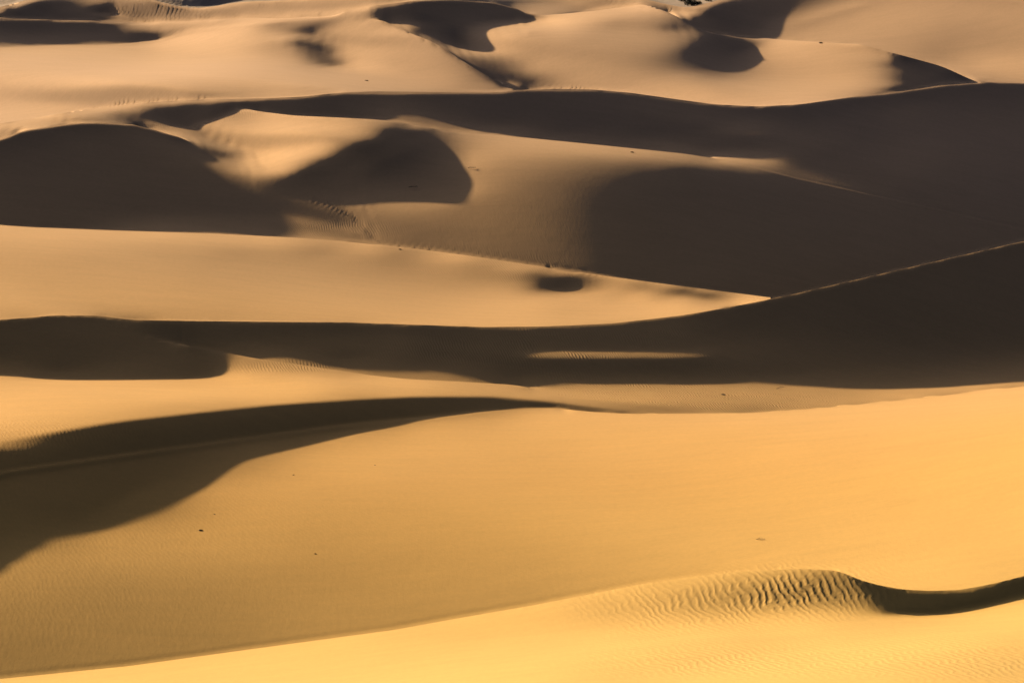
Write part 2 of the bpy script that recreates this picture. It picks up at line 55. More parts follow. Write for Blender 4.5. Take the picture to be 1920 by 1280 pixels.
0,0,5,-5,16,11,3,6,3,-1,0,2,5,12,9,5,8,7,8,3,0,3,8,13,2,5,-1,-3,-14,-21,-13,-9,-7,-3,2,3,5,3,2,2,1,1,0,2,2,-1,2,-3,-10,-5,-6,-5,-3,-3,-5,-12,-8,-1,1,1,-3,-5,-5,-8,1,10,3,-12,-2,5,16,16,17,9,0,-4,-8,-9,-9,-14,0,9,8,-6,27,31,26,21,10,12,7,5,4,5,4,3,7,11,9,3,1,3,4,8,11,9,11,11,11,12,12,14,16,14,11,4,2,2,2,3,6,5,5,5,17,16,11,5,1,-2,-4,-3,
0,0,6,-6,15,11,-2,11,4,0,1,3,3,10,10,5,7,9,7,3,0,3,6,5,6,9,0,-4,-13,-20,-12,-10,-7,-3,1,4,6,2,3,1,0,1,0,2,2,-2,4,-4,-10,-4,-6,-4,-3,-3,-7,-9,-9,-1,1,-1,-1,-6,-6,-6,0,10,0,-9,-2,0,15,21,15,12,0,-6,-7,-8,-8,-14,-1,10,6,-5,26,31,25,21,13,11,7,4,2,2,5,5,9,12,4,4,2,2,4,9,9,11,11,10,12,12,12,15,14,14,9,3,1,1,3,2,4,4,6,4,15,19,18,14,4,1,-6,-12,
0,0,5,-5,16,11,-4,13,2,2,2,1,3,11,9,5,8,6,8,3,1,1,5,4,4,11,3,-3,-13,-21,-12,-9,-7,-3,1,5,4,3,3,1,1,0,1,2,2,-2,3,-4,-10,-4,-5,-6,-3,-2,-7,-9,-10,-1,2,-1,-1,-6,-5,-8,1,10,-1,-9,-6,3,13,18,22,9,2,-5,-8,-7,-15,-8,0,9,6,-11,34,30,24,22,13,11,7,3,0,2,4,6,11,8,4,4,2,3,4,9,10,10,10,12,12,11,12,14,14,12,9,1,0,2,1,3,2,4,4,5,14,18,22,18,13,8,3,-10,
0,0,5,-5,16,5,3,12,3,0,2,2,4,10,9,6,6,7,7,5,0,1,0,-3,11,11,6,-2,-14,-19,-12,-9,-8,-2,1,4,5,3,3,1,0,1,0,3,1,-1,3,-4,-9,-6,-5,-5,-2,-7,-4,-8,-14,3,1,0,-4,-2,-6,-7,0,11,-3,-7,-6,-4,16,20,17,15,1,-5,-7,-7,-15,-8,0,7,8,-12,35,29,24,22,13,13,6,1,-2,2,3,8,10,5,5,4,4,3,5,7,10,10,11,11,11,13,12,13,14,9,3,2,1,1,1,2,3,4,4,4,13,17,20,21,20,16,12,9,
0,0,5,-5,15,5,3,9,7,1,1,1,4,11,10,5,6,6,9,4,0,1,-2,-1,6,14,5,0,-12,-20,-13,-9,-6,-3,1,3,7,2,2,2,1,0,1,1,2,-2,3,-3,-10,-4,-6,-4,-6,-3,-4,-9,-14,-1,4,2,-6,-2,-5,-6,2,8,-5,-4,-10,-1,11,21,20,13,4,-5,-7,-11,-12,-6,0,5,9,-12,35,28,24,22,14,12,7,1,-4,0,4,7,7,6,5,4,4,3,6,8,10,10,10,11,11,11,13,13,10,6,1,2,1,0,1,1,2,3,4,5,16,17,17,21,22,22,22,21,
0,0,5,-5,16,4,4,2,13,1,-1,-5,13,10,9,5,6,6,9,5,1,-1,0,-2,6,9,9,0,-12,-20,-11,-10,-7,-2,1,4,5,3,3,1,0,1,0,2,2,-1,2,-3,-10,-6,-5,-9,-1,-3,-4,-8,-14,-2,2,-1,-1,-1,-6,-6,3,8,-6,-3,-11,-5,15,18,21,15,4,-4,-7,-16,-6,-8,0,6,10,-12,33,29,24,20,14,14,7,0,-5,0,3,6,5,3,6,5,4,6,5,8,9,10,10,10,12,11,12,12,6,1,-3,1,1,1,1,1,2,3,6,5,17,18,18,19,22,23,22,19,
0,0,0,0,16,4,3,4,12,-3,-4,1,14,10,10,5,6,5,8,6,1,0,0,3,2,7,6,2,-12,-19,-12,-9,-10,1,1,4,5,3,3,1,1,0,1,1,2,-2,4,-4,-11,-8,-4,-11,3,-2,-5,-14,-8,-1,0,0,0,-2,-6,-6,3,6,-4,-4,-13,-2,9,23,19,18,2,-3,-14,-7,-7,-7,-1,7,3,-9,34,30,23,21,15,14,7,-1,-6,-1,2,5,4,3,3,7,5,5,6,9,9,9,10,10,9,12,11,8,3,-6,-9,4,3,3,1,2,4,5,4,6,19,18,18,19,20,22,22,20,
0,0,0,0,15,4,8,0,6,-2,0,2,14,10,9,7,4,6,8,6,1,0,1,3,5,4,5,2,-11,-20,-12,-9,-11,-12,15,-11,21,3,0,3,0,1,-2,4,2,-2,3,-4,-9,-8,-6,-11,4,-5,-5,-11,-8,-2,2,-1,0,2,-11,-4,1,7,-5,-4,-14,-4,13,17,25,12,8,-11,-8,-6,-6,-6,-1,5,4,-9,34,31,21,20,15,14,9,-2,-8,-1,2,4,2,1,5,5,6,6,8,7,9,8,9,9,9,10,9,5,-4,-15,-16,9,11,7,6,6,5,5,6,5,18,16,17,17,21,21,20,23,
0,0,0,0,16,4,7,-1,3,1,2,1,9,10,15,5,5,5,8,8,1,0,1,3,6,5,2,1,-11,-20,-16,-13,-1,-13,9,-5,17,6,-15,11,8,1,-4,-7,15,-2,2,-2,-15,-5,-3,-11,2,-5,-3,-12,-7,-2,0,0,0,1,-9,-9,4,8,-4,-10,-12,-2,8,23,14,23,1,-11,-1,-6,-3,-10,0,5,3,-8,33,27,26,20,15,14,8,-3,-7,-2,0,3,0,3,4,6,4,8,6,8,7,8,6,8,9,9,6,-2,-13,-29,-25,24,25,18,13,8,6,6,6,4,14,14,15,18,18,19,21,20,
0,0,0,0,16,4,8,-1,3,1,1,4,-1,8,7,8,4,11,16,8,1,1,-2,7,6,4,3,0,-11,-34,-16,-6,2,-10,1,3,4,19,-15,2,3,11,1,-14,8,-7,7,-7,-4,0,-3,-5,-3,-4,-3,-11,-6,-2,-1,1,-1,1,-9,-9,-1,13,-5,-9,-15,4,5,17,20,19,-5,0,-2,0,-10,-9,0,6,3,-7,30,27,26,19,15,15,7,-3,-7,-2,1,-1,1,3,4,4,6,5,6,7,6,5,7,6,8,5,2,-8,-31,-47,-31,47,44,29,18,13,10,6,6,5,13,11,13,15,17,18,18,19,
0,0,0,0,16,4,8,5,-4,1,6,2,-3,8,7,5,3,8,16,7,-4,-7,4,20,-7,-7,30,-4,-23,-26,-9,-7,2,-4,-3,11,-4,1,8,-5,1,0,11,-8,0,-2,3,-3,-3,0,-5,1,-7,-3,-3,-13,-5,0,-1,-2,0,2,-11,-8,0,12,-3,-9,-17,4,4,17,26,3,7,2,2,-6,-10,-10,0,7,2,-1,25,23,9,28,23,14,9,-2,-7,-2,-1,0,-1,3,5,5,4,4,6,4,3,5,5,4,4,1,-2,-22,-55,-64,-34,57,65,48,33,20,12,11,7,7,15,10,10,13,15,15,15,17,
0,0,0,0,15,9,3,7,-4,6,1,1,-2,7,10,7,9,5,-9,8,1,4,11,-10,4,14,-3,-5,-9,-9,-6,-9,-5,3,-11,15,-5,0,15,-2,-8,-2,10,7,-12,2,0,-1,-5,-3,-4,0,-8,-2,-3,-11,-8,1,1,-1,-3,1,-10,-8,-1,12,0,-11,-16,4,4,21,29,-5,14,4,-6,-7,-11,-9,0,6,6,-4,26,23,15,11,-1,32,-6,10,10,-18,12,-14,17,-8,10,6,-4,15,-2,1,6,-1,3,4,2,-2,-11,-44,-78,-78,-116,102,103,75,54,35,22,15,12,9,21,12,8,10,12,14,14,15,
0,0,0,0,16,7,5,6,1,2,-1,2,1,14,9,5,5,7,-4,11,5,1,2,-8,14,6,-14,5,-5,-11,-11,-8,-8,-1,0,5,5,-6,11,1,1,-5,1,6,2,-2,3,-3,-8,-5,-10,1,-6,1,-6,-12,-8,-1,2,-1,-2,-1,-10,-8,1,11,0,-11,-17,5,6,25,23,5,11,-3,-5,-7,-11,-10,0,7,8,-7,27,25,21,18,8,-7,29,-25,-11,15,-12,12,-14,12,-2,6,18,-15,2,13,0,6,1,4,0,-5,-22,-66,-65,-85,-110,100,63,77,73,54,29,22,6,14,22,9,8,11,12,9,14,14,
-5691,138,515,655,444,614,679,694,704,232,197,145,82,69,52,-16,-93,-136,-76,-111,-87,-74,-77,-32,2,66,89,80,40,32,4,1,-25,24,-1,4,29,41,50,17,-8,-24,-16,80,45,82,26,18,-59,54,24,22,73,111,115,161,67,-66,-117,-74,-70,-179,-219,-337,-330,-297,-111,252,13,-189,-448,-524,-452,-216,-62,105,161,138,89,30,-156,-251,-103,329,-3,-25,26,66,168,81,106,75,20,-37,-95,-95,-85,-77,-70,-57,-61,-52,-51,15,39,33,84,174,220,205,227,327,522,716,637,-269,-265,-206,-147,-97,-82,-70,-50,-53,-132,-103,-97,-103,-107,-104,-105,-103,
194,2,-16,-4,-16,3,-25,3,7,-8,-7,-6,23,-4,-5,-6,-8,9,1,-4,-6,-6,1,8,-19,-24,11,-7,2,-2,-11,-14,-11,-6,-4,-7,-2,-5,-10,-2,-1,2,1,-3,-1,2,-4,3,13,-1,28,15,25,37,31,18,-2,18,30,26,33,31,22,49,26,14,11,-21,-40,-62,-102,-60,-24,-26,-17,-25,1,56,92,84,37,57,15,8,-42,-52,-31,-9,-41,15,-16,5,-3,-18,8,7,5,6,5,-5,-3,-3,12,-26,-19,-7,-4,-27,-41,-26,-23,-16,-22,-33,-13,0,0,0,0,0,0,0,0,0,0,0,0,0,0,0,0,0,
198,9,-17,5,-8,-26,18,-23,-22,9,9,11,-33,7,4,4,5,-5,-27,2,5,5,2,-26,-3,-4,-19,-7,2,3,-11,-11,-2,-14,5,-12,4,-7,-11,0,0,2,0,-4,0,2,-5,4,14,-1,27,12,26,20,35,31,49,19,28,30,26,23,29,30,28,21,8,-41,-59,-122,-36,-41,-22,-2,5,-2,-9,11,53,90,73,32,12,-8,-35,-61,0,2,-6,-2,0,-3,-17,-12,-1,5,5,2,2,0,-1,3,-9,-13,-27,-26,-17,-25,-41,-24,-23,-16,-20,-27,-22,0,0,0,0,0,0,0,0,0,0,0,0,0,0,0,0,0,
223,0,-12,-6,-8,-11,-8,-8,-5,-2,0,1,2,-1,0,-2,-3,-5,-2,-1,-2,-1,-7,-5,-6,-18,-32,-3,4,14,-24,-19,-1,-13,2,-8,-1,-2,-12,-3,4,1,1,-7,4,1,-4,3,13,-1,27,16,9,45,53,32,18,19,28,30,24,23,24,28,27,21,-9,-217,-169,-51,87,55,33,25,28,23,12,-2,1,30,55,30,15,-6,-75,-23,9,2,3,-1,5,-10,-19,-14,1,4,0,-1,-4,-2,0,2,0,-20,-23,-16,-16,-31,-36,-28,-21,-13,-17,-24,-27,0,0,0,0,0,0,0,0,0,0,0,0,0,0,0,0,0,
223,0,-12,-7,-8,-9,-9,-9,-5,-1,0,0,0,2,-1,-2,-2,-2,-6,-2,0,-2,-2,-4,-10,-15,-16,-6,4,6,-15,-33,-11,-6,-4,-3,-4,1,-11,-3,-1,5,1,-7,3,1,-4,4,12,1,21,26,6,57,39,33,18,18,27,29,24,22,24,25,21,-8,-132,-414,-17,82,91,93,69,48,38,37,30,21,7,0,20,15,3,-59,-63,1,9,-1,5,0,-5,-18,-5,-3,1,1,0,-5,-5,-6,-4,-2,1,-21,-18,-5,-12,-29,-28,-27,-25,-16,-16,-23,-28,0,0,0,0,0,0,0,0,0,0,0,0,0,0,0,0,0,
224,-2,-13,-6,-7,-10,-8,-9,-6,-1,-2,0,1,1,0,-1,-3,-1,-5,-2,-2,-1,-2,-3,-9,-14,-15,-8,2,6,-15,-18,-24,1,-12,3,-10,-5,-6,-3,-1,6,0,-6,3,-3,1,2,11,-2,23,29,24,39,39,31,19,18,26,30,24,20,19,21,-2,-145,-307,0,82,70,12,38,44,43,37,37,38,33,25,19,5,-11,-45,-84,-9,8,5,-6,7,-8,-15,-8,8,1,0,2,-1,-5,-7,-7,-9,-6,-6,-15,-9,-2,-12,-27,-25,-25,-21,-20,-20,-19,-28,1,0,0,0,0,0,0,0,0,0,0,0,0,0,0,0,0,
223,-1,-13,-7,-8,-8,-10,-9,-6,-2,0,-1,1,0,0,0,-2,-2,-5,-1,-2,-1,-2,-3,-8,-11,-14,-9,0,4,-13,-20,-22,4,-16,8,-15,-5,-1,-8,-1,0,7,-7,-1,1,-1,2,13,-3,25,33,19,39,39,32,18,19,25,27,23,17,14,-4,-98,-252,-18,215,20,-1,-14,-2,8,13,19,23,27,33,36,33,3,-46,-62,-25,1,13,-8,-9,4,-18,-10,0,13,4,5,3,0,-4,-7,-9,-9,-10,-8,-10,-6,-4,-16,-24,-23,-25,-22,-17,-23,-18,-27,-1,0,0,0,0,0,0,0,0,0,0,0,0,0,0,0,0,
223,-2,-13,-7,-7,-9,-10,-9,-7,-2,-1,0,0,0,1,0,-2,0,-6,-2,-1,-1,-2,-3,-7,-10,-11,-10,-3,5,-15,-18,-15,-3,-7,-2,-9,-10,0,-9,-2,1,6,-7,-1,2,-4,4,14,-5,33,27,19,39,40,31,17,18,26,28,20,12,-2,-69,-156,-13,156,82,-27,-19,-19,-5,-6,-6,-4,1,8,16,29,34,-4,-39,-24,-8,15,-3,-18,-9,-6,-16,-6,4,18,10,7,4,0,-3,-6,-7,-8,-8,-8,-9,-9,-10,-19,-21,-22,-24,-22,-14,-25,-25,-21,0,0,0,0,0,0,0,0,0,0,0,0,0,0,0,0,0,
223,-3,-13,-7,-7,-10,-10,-9,-8,-1,-2,0,-1,1,1,1,-1,-2,-5,-2,-1,-1,-1,-3,-6,-8,-9,-11,-5,4,-14,-19,-14,-5,-4,-4,-5,-15,1,-6,-4,0,2,-3,-2,2,-3,4,13,-3,35,24,20,38,40,34,17,17,25,26,19,9,-29,-88,-28,125,88,13,-29,-34,-31,-15,-8,-9,-14,-11,-10,-1,11,20,1,-14,-4,7,10,-21,-18,-14,-9,-15,-5,8,20,13,9,5,2,-3,-4,-4,-6,-7,-7,-11,-13,-15,-19,-18,-20,-22,-21,-17,-23,-31,-15,1,0,0,0,0,0,0,0,0,0,0,0,0,0,0,0,0,
222,-4,-13,-6,-8,-9,-9,-11,-8,-2,-1,-2,0,-1,2,1,-1,0,-5,-1,-2,-1,-1,-3,-5,-8,-7,-9,-8,4,-13,-20,-14,-4,-5,-5,-4,-9,-5,-5,-6,0,2,-2,-1,1,-3,4,13,-4,37,23,20,39,41,35,19,17,23,25,21,8,-40,-20,55,98,42,-17,-20,-26,-37,-27,-17,-15,-12,-13,-14,-11,-4,6,5,1,5,14,-7,-27,-21,-17,-12,-15,-5,6,22,13,9,7,4,0,-1,-5,-4,-5,-6,-14,-17,-17,-15,-15,-18,-22,-20,-16,-23,-31,-15,0,0,0,0,0,0,0,0,0,0,0,0,0,0,0,0,0,
222,-4,-14,-7,-7,-9,-10,-10,-10,-2,-1,-1,-3,0,2,2,0,0,-6,-1,-1,0,-2,-3,-4,-6,-5,-8,-8,0,-14,-18,-15,-4,-5,-4,-5,-6,-8,-5,-2,-3,2,0,-4,1,-3,4,14,-5,36,24,20,39,39,37,24,16,22,26,25,9,-16,28,66,51,13,-28,-12,-14,-18,-26,-28,-19,-16,-11,-11,-12,-10,-2,2,5,11,1,-20,-31,-22,-20,-15,-16,-7,3,20,12,11,10,6,4,-1,-1,-5,-4,-4,-16,-19,-17,-11,-13,-16,-21,-18,-18,-23,-30,-14,-1,0,0,0,0,0,0,0,0,0,0,0,0,0,0,0,0,
221,-5,-14,-6,-8,-8,-10,-11,-11,-3,-2,-2,-1,0,1,2,1,1,-5,-2,0,-1,-1,-2,-5,-4,-5,-7,-9,0,-12,-21,-13,-6,-4,-4,-5,-7,-7,-5,-2,-3,1,3,-6,1,-3,4,16,-2,31,23,21,38,40,35,24,18,22,29,32,11,14,43,43,24,-1,-28,-8,-8,-4,-12,-20,-25,-19,-12,-9,-9,-9,-5,-1,5,2,-13,-28,-33,-24,-23,-18,-19,-9,0,14,11,11,10,11,7,4,0,-1,-4,-6,-15,-15,-13,-13,-11,-16,-20,-17,-19,-25,-27,-17,3,0,0,0,0,0,0,0,0,0,0,0,0,0,0,0,0,
222,-6,-15,-6,-8,-9,-10,-11,-13,-4,-2,-2,-1,-1,2,3,1,0,-3,-1,-1,-1,-1,-2,-3,-4,-4,-5,-7,-2,-15,-18,-16,-4,-5,-4,-4,-7,-8,-4,-3,0,-1,2,-6,1,-3,4,16,-1,30,24,20,37,39,34,23,17,25,33,38,15,29,34,30,3,-1,-22,-4,-8,2,-1,-7,-17,-19,-13,-10,-9,-6,-4,-1,-3,-10,-23,-35,-34,-32,-30,-16,-19,-13,-5,12,8,10,12,12,11,9,4,0,0,-5,-12,-12,-12,-12,-12,-15,-18,-17,-20,-23,-31,-14,2,0,0,0,0,0,0,0,0,0,0,0,0,0,0,0,0,
221,-7,-14,-8,-7,-8,-10,-11,-15,-4,-4,-2,-2,-1,2,3,1,2,-4,0,0,0,-1,-2,-4,-2,-2,-5,-7,-2,-14,-21,-15,-4,-5,-4,-5,-6,-8,-5,-2,1,-3,3,-6,5,-7,4,17,-1,30,22,20,38,36,31,19,19,30,36,36,22,30,31,8,-7,12,-16,-5,-5,3,4,1,-4,-14,-12,-11,-8,-5,-1,-5,-12,-19,-30,-40,-47,-44,-26,-18,-25,-14,-7,11,6,9,11,17,17,13,9,6,2,-1,-7,-10,-10,-12,-13,-15,-16,-17,-21,-24,-31,-13,3,0,0,0,0,0,0,0,0,0,0,0,0,0,0,0,0,
220,-7,-15,-6,-8,-8,-10,-13,-15,-6,-3,-2,-3,-2,1,2,3,3,-2,1,0,-1,-1,-2,-2,-2,-2,-4,-6,-2,-15,-20,-15,-5,-4,-5,-4,-8,-7,-6,0,1,-3,2,-6,7,-9,4,16,0,29,23,20,38,32,24,15,26,32,39,30,30,28,7,-23,16,25,-7,-1,-6,4,5,5,2,-1,-7,-9,-9,-7,-3,-8,-20,-27,-38,-51,-64,-44,-39,-21,-26,-16,-7,14,9,10,13,18,21,20,16,12,7,5,-5,-5,-9,-10,-12,-15,-16,-16,-23,-24,-29,-12,3,0,0,0,0,0,0,0,0,0,0,0,0,0,0,0,0,
221,-9,-15,-7,-7,-8,-11,-12,-16,-6,-5,-4,-3,0,0,2,1,5,-1,1,1,0,-1,-1,-2,-2,-2,-3,-5,-2,-16,-20,-15,-6,-4,-4,-5,-6,-8,-5,-2,2,0,-1,-1,1,-8,6,15,-2,30,24,18,37,29,17,18,27,33,37,25,33,-8,-55,26,53,27,-4,3,-3,5,6,7,5,3,3,-4,-7,-7,-6,-16,-27,-33,-49,-62,-54,-53,-56,-40,-27,-17,-7,13,11,14,13,20,28,26,23,20,14,10,1,-4,-4,-6,-11,-14,-15,-17,-22,-24,-29,-12,2,0,0,0,0,0,0,0,0,0,0,0,0,0,0,0,0,
221,-11,-15,-7,-7,-8,-10,-13,-16,-6,-6,-4,-4,-2,0,1,4,4,1,2,1,0,0,-2,-2,-2,-1,-2,-5,0,-17,-21,-16,-4,-5,-4,-5,-6,-8,-5,-1,1,2,-2,-2,1,-8,8,12,0,29,24,20,35,23,14,21,28,28,28,27,-12,-96,35,93,46,12,-10,9,4,8,7,6,5,4,6,5,-3,-7,-8,-18,-33,-40,-49,-48,-46,-53,-55,-56,-40,-32,-20,-6,6,9,13,22,32,33,31,27,22,16,6,3,-2,-2,-6,-12,-14,-18,-22,-28,-24,-12,3,0,0,0,0,0,0,0,0,0,0,0,0,0,0,0,0,
222,-13,-16,-6,-7,-8,-10,-13,-16,-7,-7,-5,-3,-2,0,1,2,6,1,3,1,1,-2,0,-2,-1,-1,-4,-3,0,-16,-21,-16,-5,-5,-5,-4,-7,-7,-5,-1,0,2,-2,-1,1,-6,6,14,-1,30,21,21,34,18,10,31,22,25,20,3,-117,16,129,64,26,7,-18,2,9,9,7,6,5,4,7,7,3,-2,-6,-21,-33,-37,-39,-37,-39,-40,-43,-54,-47,-38,-36,-40,-21,-8,1,13,31,35,38,35,32,21,12,8,3,4,-2,-10,-15,-18,-23,-25,-27,-10,3,0,0,0,0,0,0,0,0,0,0,0,0,0,0,0,0,
222,-14,-16,-6,-8,-7,-10,-14,-15,-8,-6,-7,-3,-2,0,1,2,5,2,3,2,0,0,-2,0,-3,0,-1,-5,0,-15,-20,-17,-6,-5,-4,-4,-7,-7,-6,1,0,1,-1,-2,1,-4,4,15,-2,29,23,18,34,15,14,31,17,17,10,-60,-69,153,82,32,15,16,-20,-3,1,9,6,4,3,5,7,7,6,3,-1,-18,-30,-30,-33,-32,-33,-28,-32,-41,-40,-40,-39,-52,-42,-33,-22,-8,11,30,39,43,40,30,20,12,9,3,-1,-8,-14,-18,-22,-28,-29,-4,2,0,0,0,0,0,0,0,0,0,0,0,0,0,0,0,0,
224,-19,-15,-6,-7,-8,-10,-13,-15,-7,-9,-6,-4,0,-1,0,2,5,4,3,1,0,0,-1,-2,0,-1,-2,-3,0,-15,-21,-16,-6,-5,-4,-6,-5,-6,-4,-3,3,-1,-1,-3,2,-4,4,15,-1,28,22,17,28,13,28,26,12,9,-9,-98,113,101,40,21,16,8,-12,0,-4,5,3,3,3,4,7,7,8,5,4,-12,-25,-26,-28,-32,-29,-24,-23,-30,-31,-31,-31,-48,-46,-43,-38,-36,-18,11,32,42,45,41,29,22,12,0,-7,-7,-15,-19,-26,-30,-19,-5,3,0,0,0,0,0,0,0,0,0,0,0,0,0,0,0,0,
224,-20,-15,-7,-6,-8,-9,-13,-16,-6,-8,-9,-3,0,0,-1,1,6,3,4,1,0,-1,-1,-2,-1,-1,-1,-4,0,-13,-20,-16,-6,-5,-4,-6,-6,-6,-3,-3,3,-1,-1,-2,2,-5,4,15,-1,30,17,17,23,14,39,20,2,1,-31,2,126,45,25,18,11,-5,4,4,-4,3,4,2,4,3,6,7,5,7,4,-7,-22,-24,-27,-30,-27,-20,-20,-19,-24,-22,-22,-33,-42,-39,-39,-49,-45,-18,13,35,46,47,38,30,18,-5,-12,-10,-16,-23,-19,-28,-21,-5,3,0,0,0,0,0,0,0,0,0,0,0,0,0,0,0,0,
226,-26,-16,-6,-9,-9,-12,-8,-11,-7,-8,-8,-9,1,-3,-1,3,10,-1,2,2,2,-2,-2,1,-4,4,-2,-8,1,-9,-18,-16,-6,-5,-6,-3,-5,-5,-5,-2,2,-1,-1,-2,2,-5,4,14,-1,30,13,18,15,22,32,21,-13,-5,-18,99,59,24,29,17,-8,-61,55,19,2,7,7,6,3,2,4,3,2,3,3,-9,-21,-21,-26,-26,-24,-16,-15,-13,-17,-16,-17,-22,-28,-33,-35,-43,-56,-45,-14,19,40,46,45,30,22,-3,-14,-23,-12,-16,-27,-5,-26,-5,3,0,0,0,0,0,0,0,0,0,0,0,0,0,0,0,0,
227,-53,-14,-11,-14,-19,-18,-4,10,-4,-7,-11,-14,-8,-5,5,7,1,-1,5,6,6,4,-2,0,3,1,5,-2,-1,-3,-17,-15,-7,-5,-4,-4,-6,-5,-4,1,-2,1,-1,-3,2,-5,4,15,-1,30,12,21,27,-12,47,5,15,-11,-20,113,25,29,16,20,-221,96,68,35,8,11,10,7,4,0,-10,11,1,-10,2,-10,-18,-21,-22,-20,-18,-3,-18,-13,-7,-17,-4,-26,-17,-17,-41,-16,-52,-57,-39,-1,30,63,41,40,-8,4,-12,19,-13,-16,-38,-3,-28,-8,2,0,0,0,0,0,0,0,0,0,0,0,0,0,0,0,0,
0,0,0,0,0,0,0,0,0,0,0,0,0,0,0,0,0,0,0,0,0,0,0,0,0,0,0,0,0,0,0,0,0,0,0,0,0,0,0,0,0,0,0,0,0,0,0,0,0,0,0,0,-101,-38,26,-87,-101,-58,16,121,-8,-13,-8,-12,-4,267,-140,-178,-1,81,101,81,90,96,85,42,14,23,18,-27,-26,-24,-17,-15,-10,-8,-17,24,59,48,58,50,115,106,98,112,81,82,19,-69,-152,-195,-220,-192,-175,-121,-97,-46,-46,2,7,-34,-124,-115,-194,-99,0,0,0,0,0,0,0,0,0,0,0,0,0,0,0,0,
637,-197,-150,-89,-80,-83,-77,-50,-30,-5,-4,-3,-6,2,11,6,5,12,25,18,21,25,23,20,38,42,36,33,12,8,86,72,22,-15,-7,-8,-12,-7,4,18,24,20,13,11,11,3,4,14,43,33,-47,-63,-10,-66,-49,0,-10,-18,-33,-40,-27,-40,-22,-31,-31,-28,-13,0,0,0,0,0,0,0,0,0,0,0,0,0,0,0,0,0,0,0,0,0,0,0,0,0,0,0,0,0,0,0,0,0,0,0,0,0,0,0,0,0,0,0,0,0,0,0,0,0,0,0,0,0,0,0,0,0,0,0,0,0,0,0,0,0,
606,-86,-163,-122,-94,-91,-98,-112,-100,-23,-12,-4,2,11,14,7,1,10,24,25,22,24,29,34,50,54,48,40,29,20,35,90,57,4,0,0,4,8,11,13,18,19,17,18,17,9,-1,-4,5,29,-62,7,-8,-66,-29,-2,-16,-28,-34,-39,-56,-22,-41,-28,-28,-27,-14,0,0,0,0,0,0,0,0,0,0,0,0,0,0,0,0,0,0,0,0,0,0,0,0,0,0,0,0,0,0,0,0,0,0,0,0,0,0,0,0,0,0,0,0,0,0,0,0,0,0,0,0,0,0,0,0,0,0,0,0,0,0,0,0,0,
553,-16,-100,-108,-89,-88,-98,-122,-119,-35,-32,-29,-24,-16,-4,4,8,8,13,22,29,30,32,36,42,48,50,51,44,38,27,45,60,20,12,11,13,15,15,5,0,14,32,35,32,13,-8,-12,-12,2,-15,-9,-19,-45,1,-14,-24,-24,-39,-46,-36,-33,-44,-31,-27,-28,-13,0,0,0,0,0,0,0,0,0,0,0,0,0,0,0,0,0,0,0,0,0,0,0,0,0,0,0,0,0,0,0,0,0,0,0,0,0,0,0,0,0,0,0,0,0,0,0,0,0,0,0,0,0,0,0,0,0,0,0,0,0,0,0,0,0,
481,32,-41,-83,-74,-70,-78,-103,-127,-53,-52,-48,-44,-39,-29,-14,-2,7,11,14,20,27,28,29,38,42,47,57,60,59,53,29,35,26,22,19,16,18,15,8,-7,-21,12,63,69,26,-18,-15,-11,2,-4,-23,-19,-9,-10,-27,-24,-28,-35,-37,-38,-41,-36,-31,-32,-28,-14,0,0,0,0,0,0,0,0,0,0,0,0,0,0,0,0,0,0,0,0,0,0,0,0,0,0,0,0,0,0,0,0,0,0,0,0,0,0,0,0,0,0,0,0,0,0,0,0,0,0,0,0,0,0,0,0,0,0,0,0,0,0,0,0,0,
428,40,5,-53,-60,-54,-58,-76,-111,-51,-54,-55,-56,-65,-53,-39,-22,-10,0,7,10,14,17,20,28,36,42,54,67,80,88,54,28,23,21,19,18,16,15,11,1,-17,-50,2,102,89,9,-12,-6,3,-22,-11,-6,-8,-25,-33,-27,-26,-33,-37,-38,-35,-33,-36,-32,-29,-13,0,0,0,0,0,0,0,0,0,0,0,0,0,0,0,0,0,0,0,0,0,0,0,0,0,0,0,0,0,0,0,0,0,0,0,0,0,0,0,0,0,0,0,0,0,0,0,0,0,0,0,0,0,0,0,0,0,0,0,0,0,0,0,0,0,
389,34,26,-20,-44,-42,-45,-54,-85,-38,-43,-52,-57,-67,-76,-60,-50,-33,-22,-10,-4,0,1,7,17,25,33,48,60,87,126,95,48,23,21,19,18,17,17,12,9,9,-7,-32,-23,80,95,8,-5,-5,-9,-8,-7,-24,-36,-34,-25,-24,-31,-38,-38,-34,-34,-31,-36,-27,-13,0,0,0,0,0,0,0,0,0,0,0,0,0,0,0,0,0,0,0,0,0,0,0,0,0,0,0,0,0,0,0,0,0,0,0,0,0,0,0,0,0,0,0,0,0,0,0,0,0,0,0,0,0,0,0,0,0,0,0,0,0,0,0,0,0,
353,27,33,7,-26,-33,-30,-40,-58,-31,-36,-36,-42,-63,-67,-79,-67,-63,-46,-36,-25,-21,-13,-9,0,11,18,33,50,75,142,150,84,33,28,24,19,18,17,19,16,16,18,-6,-36,-22,84,64,11,4,-17,-12,-11,-35,-39,-33,-22,-22,-30,-37,-38,-35,-32,-31,-33,-28,-13,0,0,0,0,0,0,0,0,0,0,0,0,0,0,0,0,0,0,0,0,0,0,0,0,0,0,0,0,0,0,0,0,0,0,0,0,0,0,0,0,0,0,0,0,0,0,0,0,0,0,0,0,0,0,0,0,0,0,0,0,0,0,0,0,0,
